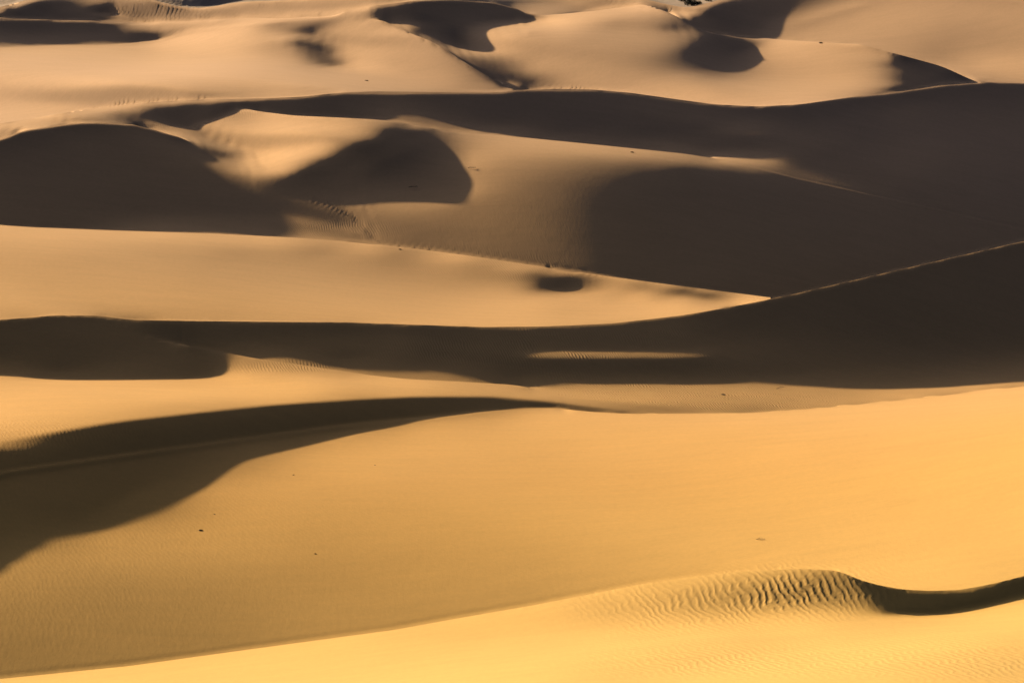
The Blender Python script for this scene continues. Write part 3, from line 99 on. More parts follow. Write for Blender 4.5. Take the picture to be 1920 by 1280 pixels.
311,28,32,25,-6,-20,-22,-25,-38,-23,-25,-30,-35,-40,-60,-65,-78,-78,-73,-61,-48,-39,-32,-26,-20,-10,-2,12,28,57,123,180,136,61,46,31,28,21,19,20,21,18,20,2,-10,-12,11,65,37,13,-23,-13,-11,-39,-38,-28,-20,-21,-31,-36,-39,-33,-31,-30,-32,-28,-14,0,0,0,0,0,0,0,0,0,0,0,0,0,0,0,0,0,0,0,0,0,0,0,0,0,0,0,0,0,0,0,0,0,0,0,0,0,0,0,0,0,0,0,0,0,0,0,0,0,0,0,0,0,0,0,0,0,0,0,0,0,0,0,0,0,
270,25,32,33,14,-7,-10,-12,-23,-14,-22,-24,-23,-36,-39,-52,-65,-74,-87,-81,-72,-59,-50,-40,-39,-31,-24,-15,2,27,83,149,168,102,72,58,42,35,29,25,22,22,15,9,5,10,9,25,41,25,-24,-13,-11,-38,-32,-25,-18,-21,-30,-37,-37,-34,-30,-29,-29,-27,-14,0,0,0,0,0,0,0,0,0,0,0,0,0,0,0,0,0,0,0,0,0,0,0,0,0,0,0,0,0,0,0,0,0,0,0,0,0,0,0,0,0,0,0,0,0,0,0,0,0,0,0,0,0,0,0,0,0,0,0,0,0,0,0,0,0,
230,21,30,38,29,9,-3,-1,-6,-9,-16,-19,-22,-23,-32,-38,-42,-59,-76,-83,-91,-80,-71,-55,-53,-47,-40,-35,-25,-8,26,81,136,93,106,96,71,69,56,45,36,30,29,16,6,15,19,24,21,24,-23,-11,-9,-33,-25,-22,-18,-20,-30,-37,-37,-30,-30,-28,-26,-29,-13,0,0,0,0,0,0,0,0,0,0,0,0,0,0,0,0,0,0,0,0,0,0,0,0,0,0,0,0,0,0,0,0,0,0,0,0,0,0,0,0,0,0,0,0,0,0,0,0,0,0,0,0,0,0,0,0,0,0,0,0,0,0,0,0,0,
199,16,23,35,39,22,9,8,8,-2,-11,-14,-15,-21,-24,-26,-33,-42,-48,-69,-84,-90,-87,-76,-71,-60,-50,-46,-41,-36,-31,10,58,60,86,83,105,95,103,85,69,57,44,37,19,19,20,31,15,13,-21,-10,-5,-25,-22,-22,-17,-19,-29,-34,-34,-30,-28,-27,-27,-27,-14,0,0,0,0,0,0,0,0,0,0,0,0,0,0,0,0,0,0,0,0,0,0,0,0,0,0,0,0,0,0,0,0,0,0,0,0,0,0,0,0,0,0,0,0,0,0,0,0,0,0,0,0,0,0,0,0,0,0,0,0,0,0,0,0,0,
179,9,13,28,40,35,20,15,17,4,-3,-7,-9,-14,-17,-21,-26,-27,-35,-44,-56,-73,-84,-90,-97,-79,-62,-55,-45,-47,-71,-51,-9,21,36,56,62,95,95,117,113,99,92,66,57,39,26,20,30,10,-15,-9,-7,-21,-23,-23,-17,-17,-27,-33,-33,-28,-27,-26,-26,-28,-11,0,0,0,0,0,0,0,0,0,0,0,0,0,0,0,0,0,0,0,0,0,0,0,0,0,0,0,0,0,0,0,0,0,0,0,0,0,0,0,0,0,0,0,0,0,0,0,0,0,0,0,0,0,0,0,0,0,0,0,0,0,0,0,0,0,
174,-1,4,12,33,41,31,24,25,9,4,0,-4,-6,-11,-15,-16,-21,-25,-28,-32,-46,-54,-74,-98,-106,-82,-67,-53,-50,-81,-90,-58,-12,2,15,29,42,69,79,105,124,126,135,106,74,58,30,29,24,-13,-14,-10,-25,-27,-22,-16,-18,-26,-31,-30,-26,-27,-25,-24,-29,-9,0,0,0,0,0,0,0,0,0,0,0,0,0,0,0,0,0,0,0,0,0,0,0,0,0,0,0,0,0,0,0,0,0,0,0,0,0,0,0,0,0,0,0,0,0,0,0,0,0,0,0,0,0,0,0,0,0,0,0,0,0,0,0,0,0,
172,-4,-5,-3,17,38,42,31,30,11,14,7,4,-1,-4,-7,-12,-13,-17,-18,-22,-22,-26,-43,-64,-94,-99,-91,-67,-58,-79,-98,-83,-31,-30,-14,-7,7,20,42,62,87,116,130,172,143,106,71,38,20,-17,-12,-11,-28,-26,-22,-15,-17,-24,-29,-29,-25,-25,-24,-24,-29,-8,0,0,0,0,0,0,0,0,0,0,0,0,0,0,0,0,0,0,0,0,0,0,0,0,0,0,0,0,0,0,0,0,0,0,0,0,0,0,0,0,0,0,0,0,0,0,0,0,0,0,0,0,0,0,0,0,0,0,0,0,0,0,0,0,0,
166,-4,-6,-13,-4,28,45,38,34,15,14,16,11,9,3,-2,-5,-9,-9,-12,-14,-12,-10,-17,-30,-53,-74,-92,-91,-75,-78,-83,-80,-47,-45,-40,-29,-30,-20,-4,16,38,59,88,115,171,191,153,83,31,-22,-4,-4,-25,-23,-19,-14,-15,-23,-28,-26,-24,-24,-23,-23,-28,-7,0,0,0,0,0,0,0,0,0,0,0,0,0,0,0,0,0,0,0,0,0,0,0,0,0,0,0,0,0,0,0,0,0,0,0,0,0,0,0,0,0,0,0,0,0,0,0,0,0,0,0,0,0,0,0,0,0,0,0,0,0,0,0,0,0,
160,-6,-6,-12,-18,5,36,47,38,15,19,17,18,18,13,5,1,-3,-6,-8,-8,-9,-6,-6,-11,-19,-35,-58,-81,-90,-84,-70,-60,-38,-39,-52,-51,-52,-56,-55,-34,-17,7,27,71,93,113,180,207,126,16,17,11,-18,-18,-15,-10,-12,-20,-25,-23,-22,-23,-21,-23,-28,-9,0,0,0,0,0,0,0,0,0,0,0,0,0,0,0,0,0,0,0,0,0,0,0,0,0,0,0,0,0,0,0,0,0,0,0,0,0,0,0,0,0,0,0,0,0,0,0,0,0,0,0,0,0,0,0,0,0,0,0,0,0,0,0,0,0,
152,-6,-5,-8,-22,-19,17,43,45,16,19,21,18,23,23,18,9,4,-2,-4,-8,-6,-4,-5,-4,-6,-10,-21,-44,-76,-90,-71,-46,-13,-27,-26,-45,-68,-76,-84,-92,-71,-50,-21,12,56,88,113,153,200,92,76,40,-5,-7,-7,-3,-6,-17,-19,-20,-20,-22,-21,-22,-28,-8,0,0,0,0,0,0,0,0,0,0,0,0,0,0,0,0,0,0,0,0,0,0,0,0,0,0,0,0,0,0,0,0,0,0,0,0,0,0,0,0,0,0,0,0,0,0,0,0,0,0,0,0,0,0,0,0,0,0,0,0,0,0,0,0,0,
147,-7,-6,-3,-17,-32,-11,27,45,19,20,19,23,25,27,26,22,12,6,-2,-4,-4,-5,-5,-1,-2,-2,-4,-13,-35,-67,-80,-56,-21,-12,-9,-10,-27,-58,-87,-110,-128,-115,-82,-50,0,40,88,129,155,130,119,76,27,15,10,10,4,-7,-14,-17,-16,-20,-20,-23,-28,-7,0,0,0,0,0,0,0,0,0,0,0,0,0,0,0,0,0,0,0,0,0,0,0,0,0,0,0,0,0,0,0,0,0,0,0,0,0,0,0,0,0,0,0,0,0,0,0,0,0,0,0,0,0,0,0,0,0,0,0,0,0,0,0,0,0,
146,-4,-10,-1,-10,-32,-34,2,35,16,21,22,20,25,29,29,29,25,16,8,0,-3,-4,-3,-3,-1,1,1,-1,-8,-22,-55,-64,-47,-23,-9,-5,-4,-12,-29,-70,-106,-146,-166,-136,-83,-16,39,87,122,118,132,112,59,49,35,32,17,4,-3,-9,-15,-18,-19,-21,-26,-10,0,0,0,0,0,0,0,0,0,0,0,0,0,0,0,0,0,0,0,0,0,0,0,0,0,0,0,0,0,0,0,0,0,0,0,0,0,0,0,0,0,0,0,0,0,0,0,0,0,0,0,0,0,0,0,0,0,0,0,0,0,0,0,0,0,
138,4,-9,-4,0,-25,-46,-26,15,15,18,19,21,25,27,30,30,31,29,19,10,1,-2,-4,-2,0,1,2,2,2,3,-10,-46,-57,-43,-22,-8,-6,-3,-5,-12,-32,-65,-119,-228,-208,-123,-35,32,73,113,121,113,85,75,64,56,39,25,7,-3,-9,-15,-21,-28,-17,-9,0,0,0,0,0,0,0,0,0,0,0,0,0,0,0,0,0,0,0,0,0,0,0,0,0,0,0,0,0,0,0,0,0,0,0,0,0,0,0,0,0,0,0,0,0,0,0,0,0,0,0,0,0,0,0,0,0,0,0,0,0,0,0,0,0,
128,9,0,-13,4,-10,-40,-48,-12,7,14,17,19,22,26,27,29,33,33,31,22,11,4,-2,-2,-1,2,2,3,3,10,10,-8,-37,-52,-37,-21,-11,-7,-4,-6,-8,-13,-31,-86,-221,-257,-163,-60,9,79,96,98,103,91,85,75,67,40,27,7,-4,-19,-25,-15,-18,-8,0,0,0,0,0,0,0,0,0,0,0,0,0,0,0,0,0,0,0,0,0,0,0,0,0,0,0,0,0,0,0,0,0,0,0,0,0,0,0,0,0,0,0,0,0,0,0,0,0,0,0,0,0,0,0,0,0,0,0,0,0,0,0,0,0,
118,10,8,-12,-3,6,-27,-55,-37,-1,6,13,14,20,20,24,27,30,33,37,34,24,11,4,1,-1,1,2,1,5,11,14,9,-11,-27,-40,-34,-26,-17,-11,-6,-6,-7,-9,-23,-64,-162,-259,-197,-91,16,50,72,99,99,98,87,79,66,37,14,-6,-11,-7,-19,-19,-9,0,0,0,0,0,0,0,0,0,0,0,0,0,0,0,0,0,0,0,0,0,0,0,0,0,0,0,0,0,0,0,0,0,0,0,0,0,0,0,0,0,0,0,0,0,0,0,0,0,0,0,0,0,0,0,0,0,0,0,0,0,0,0,0,0,
96,19,11,-3,-15,11,-16,-50,-46,-4,5,6,13,13,20,16,16,29,26,42,31,19,24,6,-1,8,-15,0,19,-12,25,-3,13,13,-28,-22,-29,-25,-22,-15,-18,-1,-2,-6,-12,-24,-52,-123,-288,-140,-52,2,43,87,97,96,87,77,63,43,22,6,-6,-16,-21,-25,-9,0,0,0,0,0,0,0,0,0,0,0,0,0,0,0,0,0,0,0,0,0,0,0,0,0,0,0,0,0,0,0,0,0,0,0,0,0,0,0,0,0,0,0,0,0,0,0,0,0,0,0,0,0,0,0,0,0,0,0,0,0,0,0,0,0,
-1824,-57,-47,-147,-294,-335,-192,53,73,-21,-61,-61,-72,-31,125,122,63,-74,-116,2,265,351,319,275,202,119,120,117,112,187,115,159,118,121,163,89,94,87,40,17,13,-8,-22,-36,-43,-67,-93,-111,-123,-324,-452,-530,-490,-479,-464,-429,-376,-313,-245,-174,-107,-54,-16,6,10,-10,-124,39,5,6,11,45,52,55,71,118,139,139,142,186,189,190,189,189,184,180,174,156,104,111,103,109,37,35,42,43,22,-8,-5,-2,-4,-4,17,7,2,-16,-32,-59,-47,-52,-48,-1,28,15,37,-8,124,109,108,120,167,153,173,145,406,412,402,398,411,418,415,422,
15,-2,-1,7,8,4,-5,-6,-7,0,6,0,1,-3,-15,-2,2,9,9,-5,-8,-8,0,5,9,14,9,1,9,0,5,-7,7,-1,-9,-2,-10,-8,3,5,-1,8,3,4,2,0,7,1,-3,8,2,3,1,3,3,4,5,2,2,2,-1,0,-1,0,10,-5,5,-3,10,9,7,2,-1,-3,-4,12,-18,8,7,-1,-2,-3,-1,-2,-1,0,-10,-3,18,-8,-5,19,-14,13,11,-8,21,5,6,5,7,6,-2,12,9,15,8,8,-1,6,10,20,2,13,2,16,-10,5,6,5,-2,15,-6,-1,13,-4,5,9,2,-5,6,10,
15,-3,1,7,7,5,-7,-6,-7,1,5,2,1,-4,-19,0,4,9,8,-7,-10,-4,-3,5,12,16,5,-3,16,-9,13,-16,9,6,-16,0,-5,-6,3,4,-3,5,9,3,-3,0,12,-4,-3,2,8,7,2,-1,1,1,-1,2,3,3,2,4,3,3,-6,17,5,5,-7,-6,2,1,3,6,7,-5,11,-14,0,-3,-1,-2,-2,-1,0,1,13,-1,-9,9,16,-17,32,-5,-3,24,-7,7,8,8,9,11,15,10,8,12,8,8,8,7,11,9,7,7,7,8,3,3,3,3,2,3,1,2,4,3,2,3,2,3,5,3,
12,-1,1,6,9,-2,-1,-10,-2,1,6,0,1,-4,-17,-1,4,9,8,-7,-14,-4,0,7,11,14,1,4,7,-4,7,-6,2,5,-9,-5,-4,-2,3,4,-4,3,5,10,-7,5,6,-4,4,-1,2,2,2,2,3,2,9,8,9,8,6,0,2,1,0,2,5,7,3,2,-2,4,5,1,1,-1,-1,-1,-2,-2,-3,-2,-2,-2,-1,-1,2,3,4,3,4,4,6,6,5,5,4,6,6,8,7,8,9,9,11,9,9,8,8,9,9,7,8,8,7,6,3,4,3,3,1,1,1,1,4,5,3,2,2,3,3,5,
11,-2,4,4,10,-1,0,-12,-1,1,1,1,0,-1,-17,0,5,9,8,-9,-14,-3,0,7,12,10,4,11,-2,4,-2,12,-8,-3,3,-13,-8,-2,4,5,-2,3,2,5,0,10,-2,-1,16,-2,-4,-3,3,8,7,11,5,4,4,5,2,2,0,1,2,4,6,1,3,3,3,2,1,2,1,-1,-1,-1,-2,-2,-3,-1,-2,-1,-1,-1,1,1,3,5,3,4,6,5,6,4,6,5,7,6,7,7,8,9,10,10,9,9,8,8,8,8,7,7,6,8,4,2,3,2,1,1,1,1,4,5,3,3,1,4,4,4,
13,-2,1,6,10,-3,1,-13,1,2,-2,2,0,-7,-11,-1,6,9,7,-7,-14,-3,-1,8,11,9,9,11,-2,8,-3,4,3,-10,4,-12,-13,-5,4,3,8,-3,4,5,8,3,-2,11,2,2,3,2,4,2,4,4,4,5,4,4,2,1,1,1,3,3,6,2,2,3,3,2,2,1,1,-1,-1,-1,-1,-3,-2,-3,-2,-2,0,0,-1,2,4,3,4,4,5,6,6,5,5,6,5,6,7,7,6,8,9,10,10,9,7,8,9,6,7,7,8,8,2,3,3,2,1,0,1,0,6,5,3,2,2,4,3,3,
15,-2,-1,9,6,7,-7,-8,-4,0,0,0,1,-7,-9,-2,5,10,4,-4,-15,-4,3,5,12,8,15,4,6,1,3,2,0,-2,-5,-6,-19,-4,2,4,11,4,-1,1,10,0,7,2,2,3,2,2,3,2,4,5,4,4,4,4,3,0,2,1,2,4,5,2,3,3,2,2,2,2,1,-1,-1,-1,-2,-3,-2,-2,-2,-2,-1,0,0,1,3,4,3,4,6,6,5,6,4,6,5,6,6,7,6,7,7,9,9,9,8,9,8,7,6,8,6,8,4,3,3,2,1,0,1,2,4,4,3,2,3,4,2,4,
16,-4,2,7,6,7,-6,-9,-4,1,0,3,1,-11,-8,-4,6,9,5,-2,-13,-7,1,7,10,15,9,7,3,4,0,4,1,-6,-2,-8,-15,-9,3,4,11,4,4,3,3,3,4,2,2,3,2,3,2,3,3,4,5,4,5,3,2,2,1,1,2,3,6,1,4,2,3,2,2,1,1,-1,-1,-1,-1,-2,-3,-3,-2,-1,-2,0,0,0,4,3,3,3,6,7,6,5,6,5,5,6,6,6,6,5,6,7,8,10,9,8,8,6,8,6,7,8,4,3,3,3,0,2,1,1,3,4,4,2,3,4,3,2,
15,-1,-1,8,8,5,-5,-10,-2,0,1,1,2,-10,-11,-2,5,10,5,-3,-12,-7,1,5,13,13,9,7,5,3,4,0,0,-2,-6,-8,-10,-14,3,4,12,3,5,2,3,4,2,3,2,2,3,3,2,2,4,5,4,4,4,5,1,1,1,1,3,4,5,2,2,4,2,2,1,2,1,0,-2,-1,-2,-2,-2,-2,-3,-3,-1,-1,0,2,2,3,4,3,5,7,6,6,5,5,6,5,6,5,5,5,5,6,7,9,10,9,8,7,6,7,6,8,3,4,3,3,2,1,1,1,3,4,3,3,4,3,3,1,
16,-3,0,7,8,5,-3,-9,-4,1,1,1,1,-6,-14,-2,4,10,4,-3,-11,-7,1,8,10,12,11,6,5,5,1,4,0,-5,-5,-7,-13,-12,2,8,7,4,4,4,2,3,3,2,4,1,3,2,3,2,4,3,5,4,4,4,3,1,1,1,3,3,5,2,3,2,3,3,2,1,0,0,0,-2,-1,-3,-3,-3,-2,-2,-1,-1,-1,1,3,3,1,4,6,6,7,5,6,6,5,4,6,6,5,4,6,4,7,7,9,11,10,6,5,7,6,7,4,3,3,3,1,1,1,2,3,3,4,4,4,2,3,3,
16,-2,0,7,7,6,-4,-9,-3,0,1,1,2,-7,-14,-3,5,10,6,-4,-11,-8,3,6,11,13,9,7,6,4,3,1,0,-4,-4,-10,-11,-8,4,5,4,3,4,3,3,3,4,3,1,3,2,2,2,3,3,5,3,5,5,4,2,0,2,1,2,3,7,1,3,3,3,1,1,3,1,-2,-1,0,-1,-3,-2,-3,-2,-3,-2,-1,0,0,2,2,2,3,6,7,6,6,6,6,4,5,5,6,5,6,5,5,5,8,8,9,9,7,6,5,6,7,2,4,3,2,2,1,2,0,4,4,4,4,5,2,3,3,
16,-2,0,6,7,6,-1,-11,-2,1,0,1,1,-7,-11,-6,5,11,7,-4,-14,-4,1,4,12,13,10,7,5,4,3,3,-2,-3,-5,-9,-12,-8,4,5,3,5,3,4,2,3,3,3,2,2,2,3,2,3,3,4,5,4,3,5,2,1,1,2,2,4,4,3,2,3,3,1,3,1,1,0,-1,-1,-2,-1,-4,-2,-3,-3,-2,-1,0,0,2,1,2,2,6,6,7,6,6,6,5,5,5,6,6,5,5,5,7,7,7,8,8,6,6,5,5,5,4,2,3,3,1,2,1,2,5,4,4,5,3,4,4,2,
16,-1,-2,7,8,5,-2,-8,-4,0,1,0,3,-6,-13,-6,5,10,8,-2,-10,-8,-1,6,11,12,11,6,6,5,2,2,-1,-4,-4,-8,-13,-8,3,4,5,3,4,3,3,3,3,3,2,2,2,2,3,2,3,5,4,4,5,3,2,2,1,1,3,3,6,1,3,3,2,3,1,1,2,-1,0,-1,-1,-3,-2,-3,-3,-3,-1,-2,-1,0,1,2,0,2,6,7,7,6,6,5,6,5,5,5,6,6,6,5,7,7,7,6,7,6,6,5,4,6,2,3,2,3,2,1,2,2,3,5,5,5,3,4,5,3,
16,-2,0,6,7,6,-1,-8,-4,0,0,1,2,-3,-16,-4,3,11,8,-3,-10,-8,-1,8,9,14,8,8,5,5,2,3,-1,-4,-4,-10,-12,-9,4,5,3,4,3,4,3,3,3,2,3,2,3,2,1,2,4,3,5,5,4,4,3,1,1,1,2,4,5,2,3,3,3,1,2,2,0,1,-1,-1,-2,-2,-2,-3,-3,-2,-3,0,-1,-1,1,-1,0,3,5,7,6,7,6,7,6,5,4,7,5,6,5,7,6,7,7,6,5,5,5,5,5,6,2,2,3,2,1,2,2,1,5,4,5,5,4,5,3,4,
16,-1,-1,5,8,6,0,-8,-5,0,1,1,0,-3,-15,-5,3,11,8,-2,-10,-8,2,5,10,12,10,6,7,4,3,1,0,-4,-4,-10,-11,-9,3,5,4,3,4,3,3,3,3,3,2,2,2,2,3,1,3,5,4,4,4,5,1,2,1,2,3,3,5,2,3,2,2,3,1,2,1,0,-1,0,-1,-2,-3,-3,-3,-2,-2,-2,-1,0,-1,-1,1,1,5,7,7,5,7,8,5,6,5,5,6,5,6,6,7,8,6,5,5,5,4,6,4,6,2,2,3,2,2,1,1,1,5,5,6,4,5,5,4,2,
17,-2,-1,6,6,7,0,-9,-3,1,-1,0,3,-4,-15,-5,2,9,10,-1,-12,-6,2,4,11,12,9,8,5,5,3,1,-1,-4,-4,-8,-14,-8,3,5,4,3,4,4,2,3,2,4,2,2,1,2,2,3,3,4,4,4,5,4,3,0,2,2,2,3,6,2,2,3,3,1,3,1,2,-1,0,-1,-1,-3,-2,-2,-3,-3,-2,0,-1,-2,-1,-2,-1,3,5,6,6,7,6,6,8,5,6,5,5,6,6,6,6,7,7,6,5,3,4,5,5,5,3,3,2,3,0,1,2,1,4,5,5,6,4,5,3,5,
16,0,-2,5,8,5,2,-7,-5,-1,0,1,1,-2,-12,-10,2,10,9,0,-9,-4,-3,5,10,12,10,6,6,5,2,2,-1,-4,-3,-10,-11,-9,3,4,3,4,4,3,3,3,3,3,2,1,3,2,2,2,3,3,4,5,4,4,3,2,1,1,2,4,6,1,3,3,2,2,1,3,1,-1,0,0,-1,-2,-3,-2,-2,-3,-2,-1,-2,-2,-1,-1,-1,1,5,6,6,5,7,7,6,7,6,6,5,6,5,5,7,7,7,5,5,4,4,5,4,5,3,3,3,2,1,1,0,2,4,5,5,5,6,4,4,3,
17,-2,-1,5,6,7,3,-8,-6,0,1,0,1,0,-14,-9,2,8,11,1,-7,-9,-2,6,9,12,9,8,6,4,2,2,-1,-3,-5,-9,-11,-10,4,4,4,3,3,4,2,4,3,2,3,2,1,2,1,3,3,4,4,4,5,4,2,1,2,2,3,3,5,2,3,2,3,2,2,1,1,1,-1,0,-1,-2,-2,-3,-2,-3,-1,-1,-2,-2,-3,-1,0,2,4,5,5,5,6,7,7,7,6,6,6,5,5,5,6,7,6,6,6,3,4,4,5,5,2,3,3,2,2,1,2,1,3,4,6,5,5,4,5,3,
18,-2,-1,4,7,6,4,-9,-4,0,-1,1,0,1,-16,-7,1,9,9,2,-8,-8,0,5,9,11,10,7,5,4,4,1,-2,-3,-3,-9,-13,-8,3,4,4,3,4,3,3,2,3,4,2,1,2,2,2,1,3,4,4,4,5,4,3,2,1,1,3,4,5,2,2,3,3,1,2,2,2,0,0,-1,-1,-2,-2,-2,-3,-2,-1,-1,-2,-3,-2,-2,0,3,4,4,4,5,5,7,7,6,7,7,5,5,5,5,5,5,7,7,5,4,4,3,4,6,3,3,3,3,1,2,0,1,5,4,5,6,4,4,4,3,
17,-2,-1,4,8,6,3,-5,-7,-1,0,0,2,-1,-14,-7,-1,10,9,3,-9,-8,1,3,10,11,10,7,6,4,2,2,-1,-4,-3,-9,-12,-9,2,5,4,3,4,3,3,3,3,2,3,1,2,2,2,2,2,4,3,4,5,5,2,1,2,2,3,3,5,2,3,3,2,2,2,2,1,0,0,-1,0,-2,-1,-2,-3,-2,-1,-2,-3,-2,-2,-1,1,2,3,4,4,4,4,6,6,7,8,7,6,5,4,4,4,7,5,6,6,5,3,4,4,5,3,3,4,3,2,1,2,1,3,4,5,5,5,5,4,2,
18,-2,-1,3,7,6,6,-8,-6,0,0,0,0,1,-12,-11,0,6,13,2,-7,-4,-3,4,8,11,10,7,5,5,2,1,0,-3,-4,-10,-10,-10,3,5,2,4,3,4,3,2,3,3,2,2,1,2,2,1,4,3,4,4,4,4,4,2,1,2,2,4,6,1,2,3,3,2,2,2,1,0,0,0,-2,0,-3,-2,-1,-3,-1,-1,-2,-4,-1,1,0,3,4,2,3,3,4,5,6,7,7,7,6,4,5,4,4,5,6,6,6,3,4,5,4,5,3,3,3,3,2,2,2,1,4,5,4,5,4,5,3,3,
19,-3,-1,3,7,6,6,-7,-5,-2,0,0,1,1,-11,-12,-1,7,11,4,-5,-7,-4,5,8,11,10,7,5,4,3,2,-2,-3,-4,-8,-12,-9,3,4,4,3,4,2,4,3,3,2,3,1,2,1,1,3,1,4,4,4,4,5,2,2,3,2,2,3,6,1,3,2,3,2,2,2,2,0,-1,0,0,-2,-1,-2,-2,-1,-2,-1,-4,-2,0,1,2,2,2,3,2,2,3,5,5,6,7,7,6,5,4,4,5,4,5,6,6,4,4,4,4,5,4,3,4,3,2,2,1,2,4,4,4,5,5,3,3,3,
19,-3,-1,3,6,7,5,-5,-7,0,-1,0,1,0,-10,-13,0,7,10,6,-4,-8,-3,4,7,11,10,7,5,4,3,1,0,-4,-3,-10,-10,-10,3,4,4,3,3,4,2,3,3,3,2,1,1,2,3,1,3,2,4,4,5,4,4,2,1,2,3,3,5,2,3,2,3,2,1,2,2,0,0,0,-1,-1,-2,-1,-2,-2,-1,-2,-2,-3,2,1,3,2,2,2,1,2,3,4,5,6,6,5,5,6,5,4,4,5,6,6,4,4,4,5,4,6,2,4,3,3,2,2,2,2,3,4,5,4,5,4,3,3,
20,-4,-2,4,6,6,8,-6,-7,-2,0,1,-1,2,-11,-10,-3,6,11,6,-5,-8,0,1,8,10,10,8,5,4,3,1,-1,-4,-3,-8,-12,-8,2,4,4,3,3,4,3,3,2,3,2,2,1,2,1,1,2,4,4,3,4,5,3,2,2,2,3,4,5,1,2,4,3,2,2,2,1,0,0,0,-1,-1,-1,-2,-1,-2,-1,-3,-2,-1,2,3,1,2,2,1,2,1,3,4,5,5,4,6,4,4,5,5,5,6,6,5,5,4,4,3,5,4,4,3,3,3,3,1,3,1,5,4,4,5,4,3,2,3,
20,-3,-1,1,7,6,7,-5,-7,-1,-1,0,1,0,-10,-9,-4,7,10,6,-4,-6,-4,3,6,12,10,7,5,4,2,2,-1,-3,-4,-9,-10,-10,3,5,3,3,4,2,4,2,4,2,3,0,2,1,2,1,3,3,2,5,4,5,2,2,3,1,4,3,5,2,3,2,2,3,2,1,2,1,0,-1,0,-2,0,-1,-3,-2,-2,-1,-2,0,2,3,2,2,0,1,2,2,3,3,5,4,5,4,4,5,5,5,5,6,5,5,6,4,4,4,3,5,3,3,3,3,2,2,1,2,5,5,4,4,4,3,3,1,
21,-5,-1,2,7,6,8,-5,-7,-1,-1,0,1,-1,-5,-15,-3,3,14,6,-4,-4,-5,2,6,10,11,8,4,5,2,1,-1,-2,-4,-8,-11,-9,2,4,3,4,3,3,3,4,2,3,2,1,1,2,0,2,2,3,5,2,5,3,4,3,2,2,2,4,6,1,2,3,3,2,2,3,1,0,-1,1,-1,0,-2,-1,-2,-1,-2,-2,-2,1,3,2,2,1,2,1,0,3,2,4,4,5,4,4,3,4,4,5,6,6,6,5,5,5,4,4,3,5,2,3,3,3,1,3,2,1,5,4,5,3,4,3,2,1,
21,-4,-2,2,6,6,8,-4,-8,-1,0,0,0,0,-4,-15,-5,5,10,9,0,-8,-4,1,6,9,12,7,5,4,3,2,-1,-4,-3,-9,-11,-9,3,4,4,4,3,3,2,3,3,3,2,1,1,1,2,1,2,4,2,4,3,5,3,2,2,3,3,4,5,1,3,3,3,2,2,1,2,0,0,0,0,-1,-1,-2,-1,-3,-2,-2,1,0,3,3,2,1,1,0,2,2,4,4,4,4,4,2,4,3,4,5,5,6,6,6,6,4,4,3,5,3,3,2,3,2,3,1,2,2,4,5,4,5,2,2,2,2,
22,-5,-2,2,7,5,8,-3,-8,-1,-1,0,0,0,-4,-15,-4,3,11,10,-1,-8,-3,0,6,10,10,8,5,4,2,1,1,-4,-4,-8,-10,-9,2,5,3,3,3,3,4,3,2,3,2,1,1,1,1,1,2,3,3,4,4,4,2,3,3,1,4,4,4,3,2,3,3,2,2,2,1,0,1,-1,0,-1,-1,-1,-2,-2,-2,-1,-2,2,3,3,2,1,1,1,1,1,4,4,5,4,3,3,3,3,4,5,5,6,6,6,6,5,4,3,3,4,2,3,2,3,1,2,2,1,6,4,4,3,3,3,1,2,
22,-5,-1,0,6,6,10,-3,-8,-2,-1,0,1,-2,-3,-14,-5,4,10,9,0,-6,-5,1,4,9,12,8,5,3,3,2,-1,-2,-4,-9,-10,-9,2,4,4,3,3,3,3,3,3,3,2,1,1,1,1,1,2,3,3,3,3,3,4,3,2,3,2,4,6,1,3,3,3,2,3,1,2,0,-1,1,0,-1,-1,-1,-3,-2,-3,-1,1,1,3,3,1,2,1,0,0,4,3,6,3,4,4,3,2,3,3,4,6,6,5,7,5,6,3,5,3,4,2,2,2,2,2,1,2,2,4,4,4,4,2,2,2,1,
23,-6,-2,2,6,5,9,-2,-8,-2,-1,1,-1,-1,-2,-13,-6,2,11,10,0,-5,-6,-1,4,10,11,8,5,4,3,2,-1,-3,-4,-8,-11,-9,3,5,3,3,3,3,3,3,3,2,2,2,1,1,1,0,3,2,3,3,4,3,3,2,2,2,4,4,5,2,3,3,3,3,2,2,0,0,1,-1,1,-1,-1,-2,-1,-4,-1,-1,0,1,3,3,2,1,0,0,2,3,5,4,5,4,3,3,2,2,4,4,4,6,7,6,7,3,5,3,4,4,2,2,2,2,1,2,1,1,5,4,4,2,3,2,2,1,
24,-7,-1,0,7,5,8,0,-9,-1,-1,-1,1,-2,3,-17,-8,1,12,10,1,-4,-6,-1,4,9,11,8,4,4,4,1,1,-4,-4,-8,-10,-9,2,4,4,2,5,3,2,3,3,3,2,1,1,0,1,1,2,3,3,3,3,3,2,2,3,2,4,3,6,1,3,4,4,2,2,1,1,0,0,1,-1,0,-1,-1,-3,-2,-2,0,0,1,3,2,2,0,1,0,0,4,5,6,5,3,3,3,3,3,2,4,5,6,6,7,6,5,3,4,3,4,2,2,2,2,1,1,1,2,4,4,2,3,3,1,2,2,
23,-5,-3,1,6,5,10,-1,-8,-2,-1,0,0,-2,3,-18,-6,0,9,13,3,-7,-4,-1,2,8,11,9,5,5,2,2,0,-3,-4,-9,-9,-9,1,6,2,4,3,3,3,3,3,2,3,1,0,2,-1,2,1,3,3,2,3,3,2,3,2,2,3,5,5,2,4,2,4,3,2,2,0,0,0,0,1,-1,-1,-2,-2,-2,-2,-1,1,1,3,2,1,0,-2,-1,3,5,7,5,5,4,4,3,2,2,3,3,5,6,7,6,6,4,5,4,3,4,2,2,2,1,2,0,1,1,4,3,3,2,2,2,1,1,
